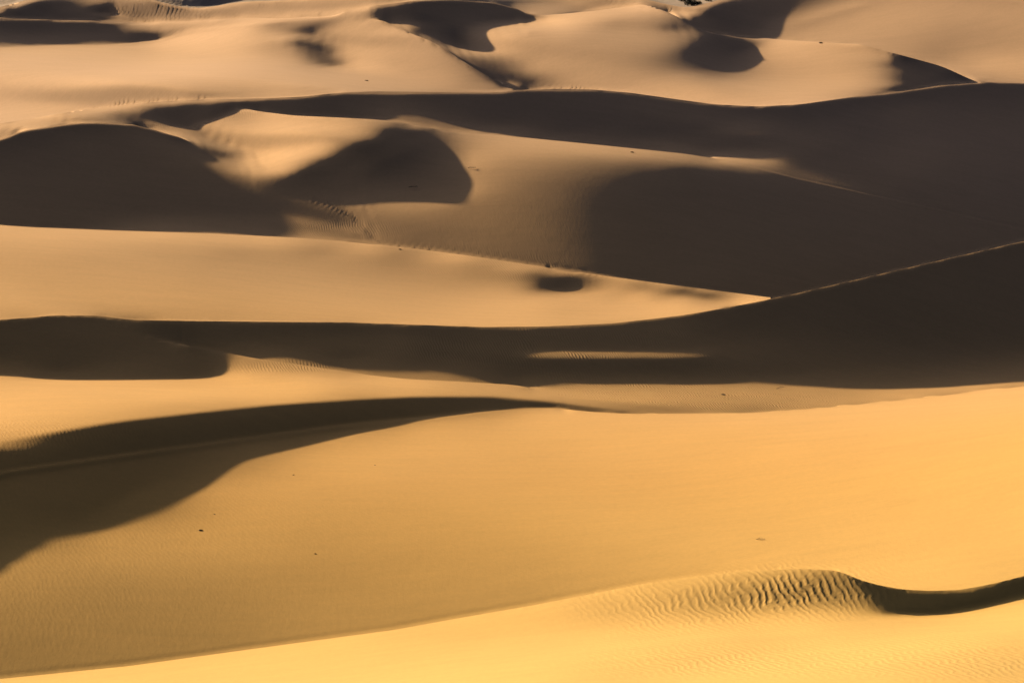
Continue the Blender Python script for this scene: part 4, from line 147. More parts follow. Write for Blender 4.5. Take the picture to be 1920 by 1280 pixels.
24,-6,-2,0,6,6,8,2,-11,-1,-2,1,0,-3,4,-18,-6,0,9,13,4,-7,-4,-2,2,7,12,9,5,3,3,3,0,-3,-4,-8,-11,-9,3,5,3,3,3,3,2,5,1,4,1,2,1,0,1,0,2,2,3,3,2,3,3,1,1,3,3,3,7,2,3,5,4,3,1,0,2,0,-1,1,0,0,-1,-2,-2,-2,-2,0,0,1,3,2,-1,-4,-2,0,5,7,6,7,5,4,3,4,2,3,3,3,6,5,7,6,5,5,4,4,4,3,2,1,2,3,0,1,1,1,2,3,3,3,1,2,2,1,
25,-7,-2,0,6,4,9,3,-10,-2,-1,-1,1,-3,4,-17,-7,0,10,11,4,-3,-8,-1,2,8,11,7,5,5,3,2,1,-3,-4,-8,-10,-9,1,5,4,3,3,2,4,3,3,2,3,0,1,1,0,0,2,3,2,2,4,2,1,2,2,1,4,3,6,3,4,4,4,3,1,2,0,-1,1,0,1,-1,-2,-2,-1,-2,-2,0,1,2,1,0,-3,-6,-2,1,6,9,9,7,5,5,3,3,4,2,3,4,4,7,6,6,6,4,4,3,3,4,2,3,1,1,1,1,0,0,3,3,2,2,3,1,0,1,
24,-6,-2,-1,6,6,9,1,-8,-2,-2,0,0,-2,2,-15,-8,0,9,13,4,-4,-6,-2,1,6,12,9,4,4,4,3,0,-3,-4,-9,-10,-8,1,6,2,4,3,3,3,2,4,2,2,2,1,0,0,0,2,2,2,3,2,2,2,1,2,1,2,5,4,4,4,5,4,3,1,1,1,0,0,1,0,-2,0,-3,-2,-3,0,1,0,1,1,-3,-6,-6,-2,4,7,10,9,8,6,4,5,3,3,3,4,4,5,6,5,6,5,5,4,4,4,3,2,1,2,1,0,1,0,1,2,2,3,2,1,1,2,1,
25,-6,-4,1,5,5,9,5,-12,-1,-1,-1,-1,-2,2,-14,-8,-2,10,13,0,1,-4,-3,0,5,12,9,3,5,4,3,0,-2,-4,-9,-10,-9,3,5,3,3,3,3,2,4,2,3,3,0,1,1,-1,1,2,2,2,2,2,2,2,0,1,1,3,3,6,3,5,5,4,3,2,0,1,0,0,0,0,0,-3,-2,-3,-2,-1,1,1,0,0,-7,-8,-5,0,5,12,10,8,8,6,6,5,4,3,3,3,4,6,5,7,5,6,4,4,4,2,4,2,1,2,1,1,-1,1,0,2,2,2,2,2,1,0,1,
25,-6,-3,0,6,5,6,6,-10,-1,-3,1,-2,-3,3,-14,-8,-1,6,13,2,3,-5,-2,-2,6,11,10,3,4,5,3,1,-3,-5,-8,-9,-9,-3,10,3,3,4,2,3,3,2,3,2,2,1,0,0,0,0,2,3,3,1,2,1,1,0,2,1,3,6,2,5,6,5,2,1,1,1,0,0,1,-1,-2,-3,-2,-3,-1,0,1,0,0,-5,-9,-7,-6,2,10,12,9,10,7,8,5,5,5,3,4,4,4,5,6,5,7,5,4,3,4,4,3,1,3,1,1,0,0,0,0,1,3,1,2,1,2,1,0,
25,-6,-3,-1,5,6,8,6,-11,-2,-1,-1,-1,-2,1,-13,-7,-3,7,10,5,-1,-1,-3,-1,4,12,10,2,4,6,3,2,-3,-4,-11,-9,-8,-4,4,8,6,3,2,3,4,3,2,2,1,1,0,0,0,2,1,2,2,2,2,0,1,-1,1,3,3,5,3,5,4,5,2,1,2,0,1,0,0,0,-3,-2,-3,-2,-2,-1,0,0,-3,-7,-14,-5,-3,7,12,12,9,8,9,7,7,5,5,5,4,4,5,5,6,6,5,6,3,4,3,3,4,2,1,1,1,0,1,0,0,1,1,2,2,2,1,1,0,
25,-7,-2,0,5,5,8,7,-11,-1,-1,-4,-1,-2,3,-15,-7,-2,6,10,6,-3,0,-3,-3,6,12,13,0,3,6,5,1,-3,-5,-9,-9,-8,-6,5,2,9,6,-1,6,3,2,3,2,2,2,-1,0,-1,1,3,2,2,1,2,1,-1,0,0,2,2,5,4,5,5,4,1,1,1,2,0,0,0,-1,-2,-4,-2,-3,-2,1,-2,-2,-4,-15,-13,-4,1,11,15,11,9,8,8,8,8,6,6,5,5,5,4,5,6,6,6,4,5,3,3,3,3,2,1,1,1,0,0,0,1,1,1,1,2,2,1,1,0,
26,-10,0,0,5,5,7,9,-12,0,-3,-2,-4,0,1,-16,-4,-2,7,10,5,-2,-4,-1,-3,6,10,15,0,2,7,5,1,-3,-4,-10,-9,-8,-5,5,1,3,10,3,5,-4,7,6,2,-1,3,1,-2,0,2,1,2,2,0,4,-1,-1,-1,1,1,3,4,3,5,4,4,1,1,3,1,0,1,0,-1,-4,-3,-3,-2,-1,-3,-1,-3,-11,-22,-10,0,6,15,17,11,8,7,9,7,7,9,6,6,5,4,5,6,6,6,5,5,3,4,3,3,4,0,2,1,1,1,0,0,0,1,1,2,1,2,2,0,-1,
23,-7,0,0,5,5,6,10,-11,-2,-1,-4,-3,0,0,-15,-5,2,4,9,7,-4,-3,-2,-2,3,11,18,0,-1,7,6,3,-4,-6,-8,-8,-9,-4,4,2,3,1,10,-5,3,11,2,-6,10,4,-11,10,-4,1,5,2,0,3,3,-3,0,-1,2,-2,3,5,3,4,5,3,1,1,3,2,0,0,-1,-1,-4,-2,-3,-3,-2,-1,-1,-7,-20,-34,-1,7,15,18,15,10,6,8,7,9,8,7,7,7,6,6,6,5,6,5,6,5,3,3,3,3,3,2,1,1,1,0,0,0,0,1,2,2,2,1,1,1,1,
19,-2,-2,2,3,6,6,11,-12,0,-2,-5,-3,-1,1,-15,-4,1,10,7,4,-4,-3,-2,1,-4,14,18,0,-1,6,6,2,-3,-6,-8,-9,-7,-8,10,2,0,3,4,0,2,7,-3,1,10,-8,1,1,7,0,-3,1,9,1,-4,1,4,-4,1,2,2,3,5,4,2,5,1,2,3,1,1,0,1,-3,-5,-2,-3,-2,-3,-1,-1,-12,-43,-30,13,15,21,19,14,9,5,5,8,8,8,9,8,6,7,6,6,6,6,6,4,5,4,3,4,2,3,1,1,2,1,0,0,1,0,2,1,1,2,2,0,1,0,
19,-1,-3,2,4,5,4,14,-13,0,0,-6,-1,-3,0,-14,-6,3,9,9,1,-3,-4,-1,1,-3,17,14,3,-6,1,10,5,-6,-3,-9,-8,-7,-17,23,3,0,-2,5,-1,11,-3,-3,9,-1,-3,6,-8,4,1,-3,8,0,-5,10,-10,2,-5,11,-12,13,-3,0,10,1,-3,8,6,-6,3,7,-8,-2,4,1,-11,-3,2,1,3,-2,-16,-107,27,24,23,23,17,11,7,5,6,6,7,9,8,8,8,6,8,5,7,6,5,5,4,5,3,2,3,3,2,1,2,1,0,1,-1,1,2,1,3,2,0,2,1,0,
22,-4,-4,3,4,6,3,14,-13,0,0,-7,-1,-3,1,-15,-4,2,9,9,1,-3,-3,-2,1,0,16,13,4,-9,2,7,6,-3,-9,-4,-9,-6,-17,22,3,3,3,-3,9,2,-3,7,3,-5,6,2,-3,-4,1,5,6,-9,6,7,-2,-15,11,-6,4,-2,14,-6,-5,22,-5,-7,4,12,-8,-8,20,-7,-9,-2,10,-10,-9,0,3,0,-17,-137,62,27,26,21,14,9,5,6,3,8,6,8,7,8,7,8,6,7,6,5,5,6,6,2,4,4,3,3,2,1,1,2,1,0,-15,4,2,-2,4,1,6,-3,0,3,
-444,327,117,0,0,0,0,0,0,0,0,0,107,204,249,385,92,-49,-120,-20,115,87,-14,-129,-205,-262,-317,-123,0,0,0,0,0,0,0,0,0,0,0,-237,-80,-144,-160,-162,-145,-153,-144,-108,-109,-96,-15,17,54,82,112,131,43,78,112,46,104,76,58,18,41,-11,-26,-20,-45,-69,-30,-37,-41,-38,-14,-23,-30,9,7,12,21,65,70,72,60,71,146,432,0,0,0,0,0,0,0,0,0,0,0,0,0,0,0,0,0,0,0,0,0,0,0,0,0,0,0,0,0,0,0,0,0,0,-58,-192,-564,-553,-555,-546,-542,-526,-522,-517,
0,0,1,2,1,4,3,8,-7,-3,-3,-3,-1,0,1,0,-1,0,0,0,0,0,0,0,0,0,-1,4,5,3,6,12,16,23,17,30,30,13,-57,66,-4,6,7,15,-1,14,7,-10,1,7,-29,-2,-4,6,1,-30,29,19,-25,1,-34,-20,-26,-13,-24,-9,-7,-13,-7,-1,-11,-2,-1,0,-6,5,7,-4,4,6,8,-1,4,3,0,-4,-27,-52,75,64,45,28,17,8,-1,-6,-3,-6,-3,-5,-4,-4,-5,-5,-6,-6,-8,-7,-8,-8,-9,-7,-9,-8,-9,-8,-9,-8,-8,-8,-7,-6,-5,0,0,0,0,0,0,0,0,0,
1,0,0,2,2,3,3,9,-8,-2,-4,-4,1,0,-1,0,1,0,-1,0,0,0,0,0,0,-1,1,3,5,3,4,8,22,22,13,27,26,17,26,25,-5,6,8,2,9,7,7,-2,1,2,2,8,1,0,-5,2,13,-7,-16,-12,-22,-28,-26,-23,-21,-16,-10,-8,-6,-5,-3,-3,-1,2,7,7,6,5,6,9,10,4,0,-2,4,2,3,15,26,20,12,11,7,0,-6,-7,-7,-6,-5,-6,-5,-5,-5,-6,-6,-8,-7,-8,-7,-8,-8,-9,-8,-9,-8,-9,-8,-8,-8,-9,-6,-6,-4,0,0,0,0,0,0,0,0,0,
0,0,2,1,2,3,3,8,-7,-3,-2,-4,0,-1,1,0,-1,0,1,-1,0,0,0,0,-1,1,0,3,4,3,4,9,18,25,15,20,26,21,23,16,6,2,1,-1,5,3,6,6,9,16,18,26,14,-1,-5,-2,-9,-12,-10,-10,-14,-21,-24,-20,-18,-11,-8,-5,-2,-2,0,2,4,8,10,9,6,5,7,9,5,1,0,0,3,3,0,3,6,2,4,3,-2,-2,-7,-8,-8,-7,-7,-6,-6,-6,-5,-6,-6,-6,-8,-6,-9,-8,-8,-8,-8,-9,-8,-8,-9,-8,-9,-7,-6,-7,-5,0,0,0,0,0,0,0,0,0,
0,0,1,2,2,3,2,10,-8,-3,-4,-2,-1,1,0,-1,1,-1,0,0,0,0,0,0,0,0,-1,5,4,3,4,8,17,27,18,12,26,21,17,12,5,-1,-10,-11,-1,3,10,15,17,25,29,41,20,-4,-8,-12,-11,-7,-6,-9,-8,-11,-19,-17,-13,-8,-2,-1,1,3,2,5,8,8,6,5,6,5,4,3,2,0,0,2,0,-3,-3,-2,-2,-3,-3,-3,-3,-4,-8,-9,-8,-8,-7,-6,-6,-6,-7,-5,-7,-6,-6,-8,-7,-8,-8,-8,-9,-7,-9,-8,-9,-8,-8,-8,-7,-6,-6,0,0,0,0,0,0,0,0,0,
1,0,0,2,2,3,2,9,-7,-3,-3,-3,0,0,-1,1,-1,1,-1,0,0,0,0,-1,1,-1,1,3,5,3,3,7,17,29,21,8,22,21,10,7,-2,-10,-19,-19,-6,10,17,23,28,31,38,51,25,-3,-15,-13,-7,-5,-8,-8,-5,-9,-15,-13,-8,-2,0,3,3,3,5,5,5,5,4,4,3,4,2,0,0,1,2,-2,-4,-5,-4,-4,-5,-4,-5,-4,-4,-5,-9,-9,-9,-8,-8,-7,-7,-5,-6,-7,-5,-7,-6,-8,-7,-7,-8,-8,-8,-9,-7,-9,-7,-9,-9,-8,-6,-6,-5,0,0,0,0,0,0,0,0,0,
0,0,1,2,2,3,2,9,-7,-3,-4,-3,1,-1,1,-1,0,0,0,1,-1,0,0,0,0,0,0,3,5,3,4,5,16,32,25,5,16,18,6,0,-13,-19,-18,-2,12,15,18,21,26,36,41,53,29,-9,-14,-11,-7,-9,-10,-9,-8,-7,-10,-8,-2,0,3,2,4,3,3,4,3,2,3,3,3,2,0,1,1,1,-1,-3,-4,-6,-5,-5,-4,-6,-5,-5,-6,-5,-9,-10,-10,-8,-7,-8,-6,-7,-6,-5,-7,-6,-7,-6,-7,-8,-8,-7,-8,-8,-9,-8,-8,-8,-8,-8,-7,-6,-5,0,0,0,0,0,0,0,0,0,
1,0,1,1,2,3,2,10,-9,-2,-4,-2,-1,1,-1,0,1,-1,0,0,0,0,0,0,0,0,-1,4,4,4,2,6,17,32,28,5,10,15,3,-7,-18,-9,17,36,22,12,4,8,17,29,37,54,11,-10,-12,-8,-9,-13,-12,-12,-8,-5,-7,-1,1,4,3,2,2,2,3,1,2,2,1,1,2,1,2,1,0,-1,-2,-2,-5,-5,-4,-5,-6,-6,-5,-7,-5,-6,-10,-10,-9,-8,-9,-6,-8,-7,-5,-7,-6,-6,-6,-7,-7,-7,-7,-8,-8,-8,-7,-9,-8,-9,-7,-8,-6,-7,-6,0,0,0,0,0,0,0,0,0,
0,0,1,2,1,5,1,9,-7,-3,-3,-3,0,-1,1,0,-1,0,1,-1,0,1,-1,0,-1,1,0,3,5,2,4,5,15,33,33,9,-1,11,-1,-11,-2,21,47,38,21,10,1,-2,6,23,36,34,6,-11,-10,-6,-13,-14,-14,-13,-9,-4,2,4,3,1,1,2,1,2,1,1,1,0,1,1,1,1,1,1,-1,-1,-2,-3,-4,-4,-5,-5,-6,-6,-6,-6,-5,-7,-10,-11,-9,-9,-7,-9,-6,-7,-7,-6,-5,-6,-7,-6,-7,-7,-7,-8,-7,-7,-9,-7,-9,-8,-9,-7,-7,-6,-5,0,0,0,0,0,0,0,0,0,
1,0,0,2,2,3,2,9,-7,-3,-4,-2,0,0,-1,0,1,0,-1,0,0,0,0,0,0,-1,0,4,5,4,2,4,16,32,35,14,-5,4,-2,-3,28,43,35,23,14,8,1,-3,8,26,28,24,3,-10,-2,-11,-15,-15,-15,-13,-9,-2,7,4,3,2,0,1,1,1,0,1,-1,1,0,0,0,2,0,-1,-1,0,-2,-3,-4,-5,-5,-4,-6,-5,-7,-6,-6,-6,-11,-10,-10,-9,-8,-7,-8,-7,-6,-6,-7,-6,-6,-6,-6,-7,-7,-7,-7,-9,-7,-8,-8,-8,-8,-8,-7,-6,-5,0,0,0,0,0,0,0,0,0,
0,0,1,2,0,5,2,7,-5,-3,-4,-3,1,0,0,0,-1,0,0,0,0,0,0,0,0,0,0,4,3,4,2,5,14,32,38,20,-6,-5,-4,21,48,35,23,13,7,0,-4,4,19,32,17,22,2,0,-6,-15,-15,-15,-14,-11,-6,2,3,3,3,0,1,0,0,1,0,0,0,0,-1,0,0,0,0,-1,0,-3,-2,-2,-3,-4,-4,-6,-5,-6,-5,-6,-7,-7,-9,-12,-10,-9,-9,-8,-7,-6,-7,-6,-6,-6,-6,-6,-6,-7,-7,-7,-7,-7,-9,-8,-8,-7,-8,-9,-6,-7,-5,0,0,0,0,0,0,0,0,0,
1,0,0,2,1,4,2,8,-7,-2,-3,-3,-1,0,0,0,0,0,0,1,0,-1,0,0,0,0,0,3,5,3,3,4,12,30,40,27,-2,-11,1,47,43,20,13,6,-1,-8,-1,17,28,28,16,21,9,-2,-11,-14,-15,-14,-12,-9,-3,-1,0,3,1,1,1,1,0,0,0,-1,0,-1,0,-1,0,0,-2,-1,-1,-1,-2,-2,-4,-4,-4,-4,-6,-5,-6,-6,-6,-6,-11,-11,-10,-9,-9,-8,-8,-7,-7,-6,-6,-5,-6,-6,-7,-6,-6,-7,-8,-7,-7,-8,-8,-9,-8,-7,-6,-7,-5,0,0,0,0,0,0,0,0,0,
0,0,2,1,1,4,1,9,-6,-3,-4,-2,0,0,0,0,0,0,0,-1,0,0,0,0,-1,0,0,4,5,4,2,4,11,30,38,34,4,-13,12,52,32,13,6,-3,-9,-10,12,28,27,22,16,22,14,-8,-11,-14,-13,-12,-11,-8,-3,-1,-1,-1,1,3,1,1,2,-1,0,-1,0,-1,-1,-1,0,-2,-1,-1,-2,-2,-1,-3,-3,-3,-5,-4,-4,-6,-5,-6,-6,-7,-11,-10,-11,-10,-8,-9,-7,-8,-6,-7,-5,-7,-5,-6,-5,-6,-7,-7,-7,-7,-8,-8,-7,-8,-8,-8,-7,-6,-5,0,0,0,0,0,0,0,0,0,
1,0,0,2,1,4,2,8,-7,-2,-4,-2,0,0,-1,0,0,0,0,0,0,0,0,-1,1,0,0,3,5,3,2,2,12,24,40,42,13,-11,22,45,21,7,0,-13,-17,3,24,29,23,21,17,25,10,-8,-12,-11,-13,-12,-10,-6,-4,-3,-3,0,3,2,3,1,1,0,-1,0,-1,-1,-1,0,-1,-1,-2,-2,-2,-1,-3,-2,-3,-5,-3,-3,-5,-5,-5,-6,-6,-7,-9,-12,-10,-9,-10,-8,-9,-6,-7,-7,-6,-5,-6,-6,-6,-6,-6,-7,-6,-8,-7,-7,-9,-8,-8,-7,-7,-6,-6,0,0,0,0,0,0,0,0,0,
0,0,1,2,1,4,1,8,-5,-5,-1,-3,-1,0,1,0,0,-1,0,0,0,0,-1,1,0,0,0,3,4,4,3,2,9,24,33,52,19,-1,21,35,14,4,-11,-26,-12,18,33,29,21,18,15,28,5,-7,-9,-12,-11,-11,-9,-8,-6,-5,-1,3,3,3,2,2,0,1,0,-1,-1,0,-1,-1,-1,-2,-2,-2,-2,-2,-3,-2,-3,-3,-3,-5,-4,-4,-5,-6,-6,-6,-10,-11,-10,-11,-9,-9,-7,-8,-7,-6,-6,-6,-6,-5,-6,-6,-6,-6,-7,-7,-7,-8,-8,-7,-8,-8,-7,-7,-4,0,0,0,0,0,0,0,0,0,
1,0,0,2,1,5,0,9,-7,-3,-3,-3,1,0,0,-1,0,1,0,-1,0,0,0,0,0,0,-1,4,5,3,2,3,9,19,28,58,28,7,19,26,11,-5,-25,-31,1,32,41,27,15,16,15,26,4,-7,-10,-11,-10,-9,-9,-9,-7,-7,4,6,4,2,1,1,0,1,0,0,-1,-1,-1,0,-1,-2,-2,-2,-3,-2,-2,-3,-3,-3,-4,-2,-5,-5,-5,-5,-5,-6,-11,-11,-11,-9,-9,-8,-9,-8,-7,-7,-6,-6,-5,-5,-6,-5,-7,-6,-7,-6,-8,-7,-7,-9,-8,-8,-5,-8,-4,0,0,0,0,0,0,0,0,0,
0,0,2,1,1,2,4,8,-6,-5,-2,-2,0,0,-1,1,-1,0,0,0,0,0,0,0,0,-1,1,4,4,3,2,1,7,15,24,63,37,12,17,20,5,-16,-38,-22,23,45,39,17,13,13,16,22,4,-8,-9,-10,-10,-9,-9,-10,-8,-1,9,6,3,1,0,0,0,0,0,0,0,-1,-1,-1,-1,-2,-2,-2,-2,-3,-2,-2,-3,-3,-3,-4,-4,-5,-4,-6,-6,-6,-10,-10,-10,-10,-10,-9,-8,-8,-7,-6,-7,-5,-6,-6,-5,-6,-5,-6,-6,-8,-7,-7,-8,-7,-9,-7,-7,-6,-5,0,0,0,0,0,0,0,0,0,
1,0,0,2,1,2,3,7,-5,-4,-2,-2,0,-1,1,-1,1,-1,0,1,-1,0,0,0,-1,1,0,3,5,3,1,1,8,13,15,61,50,16,14,17,-4,-30,-42,5,44,42,25,14,10,13,17,18,1,-6,-8,-10,-9,-9,-10,-10,-6,7,9,5,3,1,-1,-1,0,-1,-1,0,0,-1,0,-1,-2,-1,-2,-3,-2,-3,-2,-2,-3,-3,-3,-3,-4,-4,-5,-5,-6,-7,-10,-11,-10,-9,-9,-9,-9,-7,-8,-7,-6,-6,-5,-5,-6,-5,-6,-6,-7,-6,-7,-8,-7,-8,-7,-8,-7,-7,-5,0,0,0,0,0,0,0,0,0,
0,0,1,2,1,2,3,7,-5,-4,-1,-3,-1,1,-1,1,-1,1,-1,0,0,0,0,0,0,0,-1,4,4,3,2,0,6,4,15,57,63,19,13,11,-14,-44,-24,35,44,31,18,12,9,12,18,13,1,-5,-8,-9,-9,-9,-8,-10,1,10,7,4,1,1,-1,-1,-1,-2,0,0,-1,-1,-1,-1,-1,-2,-2,-2,-2,-2,-2,-2,-2,-4,-3,-3,-5,-4,-5,-5,-5,-6,-10,-10,-11,-10,-9,-9,-8,-8,-7,-7,-7,-6,-6,-5,-5,-6,-5,-6,-6,-6,-7,-7,-8,-8,-8,-8,-6,-6,-5,0,0,0,0,0,0,0,0,0,
1,0,0,2,1,2,4,7,-5,-5,-2,-2,0,-1,1,-1,1,-1,0,0,0,0,0,-1,1,-1,0,4,3,5,1,1,3,1,12,45,75,27,12,0,-32,-44,14,46,32,25,16,10,9,12,14,12,1,-5,-7,-8,-10,-8,-9,-2,7,7,4,2,2,0,0,-1,-2,0,-1,-2,-1,0,-2,-1,-1,-2,-1,-2,-2,-2,-2,-3,-3,-2,-3,-4,-3,-5,-4,-6,-5,-6,-9,-11,-10,-10,-9,-9,-8,-9,-8,-7,-6,-6,-5,-6,-5,-5,-6,-5,-6,-7,-7,-7,-7,-8,-8,-7,-6,-8,-4,0,0,0,0,0,0,0,0,0,
0,0,2,1,1,2,2,8,-5,-4,-2,-3,1,0,-1,1,-1,0,1,-1,0,-1,1,0,-1,1,0,3,3,5,1,-2,6,-6,13,32,75,44,7,-11,-46,-20,42,37,26,23,11,8,8,15,9,11,1,-5,-7,-9,-7,-7,-2,5,4,4,2,1,1,0,0,-1,-1,-2,-2,-1,-1,-1,0,-2,-1,-2,-2,-2,-2,-1,-2,-2,-2,-3,-4,-3,-4,-4,-5,-4,-6,-5,-10,-11,-10,-9,-10,-9,-9,-7,-8,-7,-7,-6,-6,-5,-5,-5,-5,-6,-6,-6,-7,-7,-8,-7,-7,-8,-7,-6,-6,0,0,0,0,0,0,0,0,0,
1,0,0,2,1,2,1,10,-6,-3,-2,-3,-1,1,0,-1,0,1,-1,0,0,0,0,0,0,-1,0,4,2,5,-1,0,4,-8,14,21,61,62,3,-21,-48,19,46,26,30,17,8,6,7,12,9,8,0,-4,-8,-8,-3,1,4,2,1,1,1,0,0,1,0,-1,-1,-1,-1,-1,-2,-1,-2,0,-2,-2,-2,-1,-2,-2,-2,-2,-3,-3,-2,-3,-5,-4,-3,-6,-4,-6,-10,-10,-9,-10,-9,-9,-9,-9,-7,-8,-6,-7,-5,-6,-5,-5,-5,-5,-6,-7,-6,-7,-7,-8,-8,-8,-6,-7,-4,0,0,0,0,0,0,0,0,0,
1,0,0,2,2,2,0,9,-5,-4,-1,-3,0,-1,0,1,0,-1,0,0,0,0,-1,0,1,0,0,3,3,5,-3,1,3,-10,17,18,38,65,7,-26,-26,42,32,27,28,11,6,5,7,10,6,7,-3,-6,-3,2,2,2,1,-1,0,0,0,1,0,0,-1,0,0,-1,-2,-1,-1,-2,-1,-2,-1,-1,-2,-2,-2,-2,-2,-1,-3,-3,-3,-3,-3,-5,-4,-5,-5,-6,-8,-10,-10,-9,-10,-9,-9,-8,-8,-7,-7,-6,-7,-5,-5,-5,-5,-6,-5,-6,-6,-8,-7,-7,-8,-7,-9,-5,-4,0,0,0,0,0,0,0,0,0,
0,0,1,2,2,1,0,10,-5,-4,-2,-2,0,0,0,-1,0,0,0,0,0,0,0,0,-1,0,0,4,3,4,-2,0,2,-5,21,16,19,51,13,-24,10,39,22,34,22,7,4,4,7,8,5,3,4,0,1,1,1,1,-1,-1,-2,0,0,0,0,0,-1,0,-1,-1,-1,-2,-1,-1,-1,-2,-2,-1,-2,-2,-1,-3,-1,-3,-2,-3,-3,-3,-4,-3,-5,-4,-5,-5,-9,-9,-10,-10,-9,-9,-8,-9,-9,-7,-7,-7,-5,-5,-6,-5,-5,-5,-5,-6,-7,-6,-8,-7,-8,-7,-9,-6,-4,0,0,0,0,0,0,0,0,0,
1,0,1,1,1,2,1,4,0,-4,-1,-3,0,0,0,-1,0,0,0,0,0,0,0,0,0,0,0,3,3,2,0,-3,3,0,29,15,11,30,24,-25,36,24,26,35,14,6,4,3,5,7,4,8,18,-2,-1,-2,0,-1,-2,-3,0,0,-1,0,1,-2,0,-2,-1,-1,0,-1,-2,-1,-2,-2,-1,-2,-1,-3,-2,-1,-3,-1,-3,-3,-3,-3,-3,-4,-4,-4,-4,-5,-10,-10,-9,-9,-9,-9,-9,-9,-7,-8,-8,-6,-6,-6,-4,-5,-5,-5,-6,-5,-7,-7,-6,-8,-8,-8,-9,-6,-2,0,0,0,0,0,0,0,0,0,
0,0,1,2,2,1,1,5,0,-4,-3,-2,-1,0,0,1,0,0,-1,0,0,0,0,0,-1,0,0,4,2,3,0,-2,1,7,30,17,14,18,18,-14,33,17,39,30,11,3,3,4,4,5,2,27,16,-4,-3,-2,-3,-1,-3,-2,-2,0,1,0,-1,-1,-2,-1,-1,-1,-1,-2,0,-3,-1,-2,-2,-2,-2,-1,-3,-2,-2,-2,-2,-3,-2,-3,-4,-4,-3,-5,-5,-5,-7,-10,-10,-8,-9,-9,-9,-8,-9,-8,-6,-7,-6,-6,-6,-5,-4,-5,-6,-6,-5,-7,-7,-8,-7,-9,-7,-6,-2,0,0,0,0,0,0,0,0,0,
1,0,0,2,1,3,0,5,-1,-3,-2,-4,1,0,0,-1,0,0,1,-1,0,0,0,-1,1,0,0,3,3,2,-3,0,-9,24,29,20,19,11,6,-1,16,29,48,21,6,4,2,3,4,4,1,42,13,-3,-4,-4,-4,-4,-2,-4,0,0,0,-1,0,-1,-1,-2,-1,-1,-2,-1,-2,-1,-3,-1,-2,-2,-3,-2,-1,-2,-2,-3,-2,-2,-4,-3,-3,-3,-4,-4,-4,-5,-9,-9,-9,-9,-9,-9,-8,-9,-8,-8,-7,-7,-7,-5,-5,-5,-5,-5,-4,-6,-6,-7,-8,-6,-9,-10,-6,-5,-3,0,0,0,0,0,0,0,0,0,
0,0,2,2,1,3,-1,5,-1,-2,-3,-3,0,-1,0,1,-1,0,0,0,0,0,-1,1,0,-1,0,4,3,2,-4,0,-7,26,31,19,19,11,-5,3,13,51,38,13,6,3,1,3,4,1,16,40,10,-3,-4,-5,-4,-4,-4,-3,-3,1,0,0,-1,0,-2,0,-2,-2,-1,-2,-2,-2,-1,-2,-2,-2,-2,-3,-2,-2,-2,-2,-3,-3,-2,-3,-4,-3,-3,-5,-4,-5,-8,-9,-8,-9,-9,-9,-9,-8,-8,-7,-9,-6,-6,-6,-6,-4,-6,-4,-6,-5,-6,-6,-7,-8,-9,-10,-4,-6,-2,0,0,0,0,0,0,0,0,0,
1,0,1,1,2,2,0,5,0,-4,-3,-2,-1,1,0,-1,1,-1,0,1,-1,0,0,0,-1,1,0,3,3,2,-5,2,-24,50,26,17,17,10,-12,-4,43,52,25,8,6,1,3,2,5,1,29,32,8,-2,-4,-4,-5,-4,-5,-4,-1,-1,0,0,1,-1,-1,-2,-2,-1,-2,-1,-2,-2,-2,-2,-3,-2,-2,-2,-3,-2,-2,-2,-3,-2,-3,-3,-3,-4,-4,-3,-4,-5,-8,-9,-9,-8,-8,-9,-9,-8,-8,-9,-7,-7,-6,-6,-5,-6,-4,-5,-5,-5,-6,-6,-7,-8,-9,-9,-3,-9,-2,0,0,0,0,0,0,0,0,0,
0,0,1,2,1,4,1,2,0,-2,-3,-3,0,0,-1,1,-1,1,-1,0,0,0,0,0,0,-1,0,4,2,3,-4,0,-31,60,24,15,12,8,-10,-2,68,40,14,8,6,1,1,4,0,18,26,23,6,1,-2,-5,-3,-5,-4,-5,-3,-1,0,1,0,0,-1,-1,-1,-2,-1,-2,-3,-2,-2,-2,-1,-3,-3,-2,-2,-3,-2,-3,-2,-3,-3,-2,-4,-4,-3,-4,-5,-4,-7,-8,-9,-9,-8,-8,-8,-9,-9,-7,-8,-7,-7,-6,-5,-5,-5,-5,-4,-6,-6,-8,-6,-8,-11,-3,-5,-8,-3,0,0,0,0,0,0,0,0,0,
1,0,1,1,2,3,1,4,-1,-4,-3,-2,0,-1,1,-1,0,0,0,0,0,-1,1,-1,1,0,-1,4,3,2,-4,1,-29,61,20,11,2,11,-12,25,71,25,11,5,3,4,2,4,1,26,21,15,8,2,-1,-1,-4,-4,-6,-4,-3,0,-1,0,0,0,-1,-1,-1,-1,-3,-2,-1,-2,-2,-2,-3,-2,-3,-3,-2,-2,-3,-1,-3,-4,-2,-4,-3,-3,-4,-4,-4,-4,-8,-8,-8,-8,-9,-8,-8,-9,-7,-8,-8,-8,-6,-6,-6,-5,-4,-5,-6,-3,-9,-8,-10,-6,-7,-3,-6,-7,-2,0,0,0,0,0,0,0,0,0,
1,0,0,2,1,3,3,6,-4,-3,-3,-4,1,0,-1,1,0,-1,0,0,0,0,0,0,-1,1,0,3,3,3,0,-1,-3,34,19,4,-3,11,-13,61,56,17,8,3,2,4,6,0,13,22,16,10,5,4,4,-2,-2,-4,-4,-5,-1,-2,-1,0,0,0,0,-2,-1,-2,-1,-2,-2,-1,-2,-3,-3,-3,-2,-2,-4,-2,-2,-2,-3,-3,-3,-2,-4,-3,-4,-5,-3,-5,-7,-8,-8,-8,-8,-8,-9,-7,-9,-10,-5,-9,-8,-6,-6,-9,-5,-1,-14,-4,-3,-12,3,-12,-2,-3,-6,-9,-2,0,0,0,0,0,0,0,0,0,
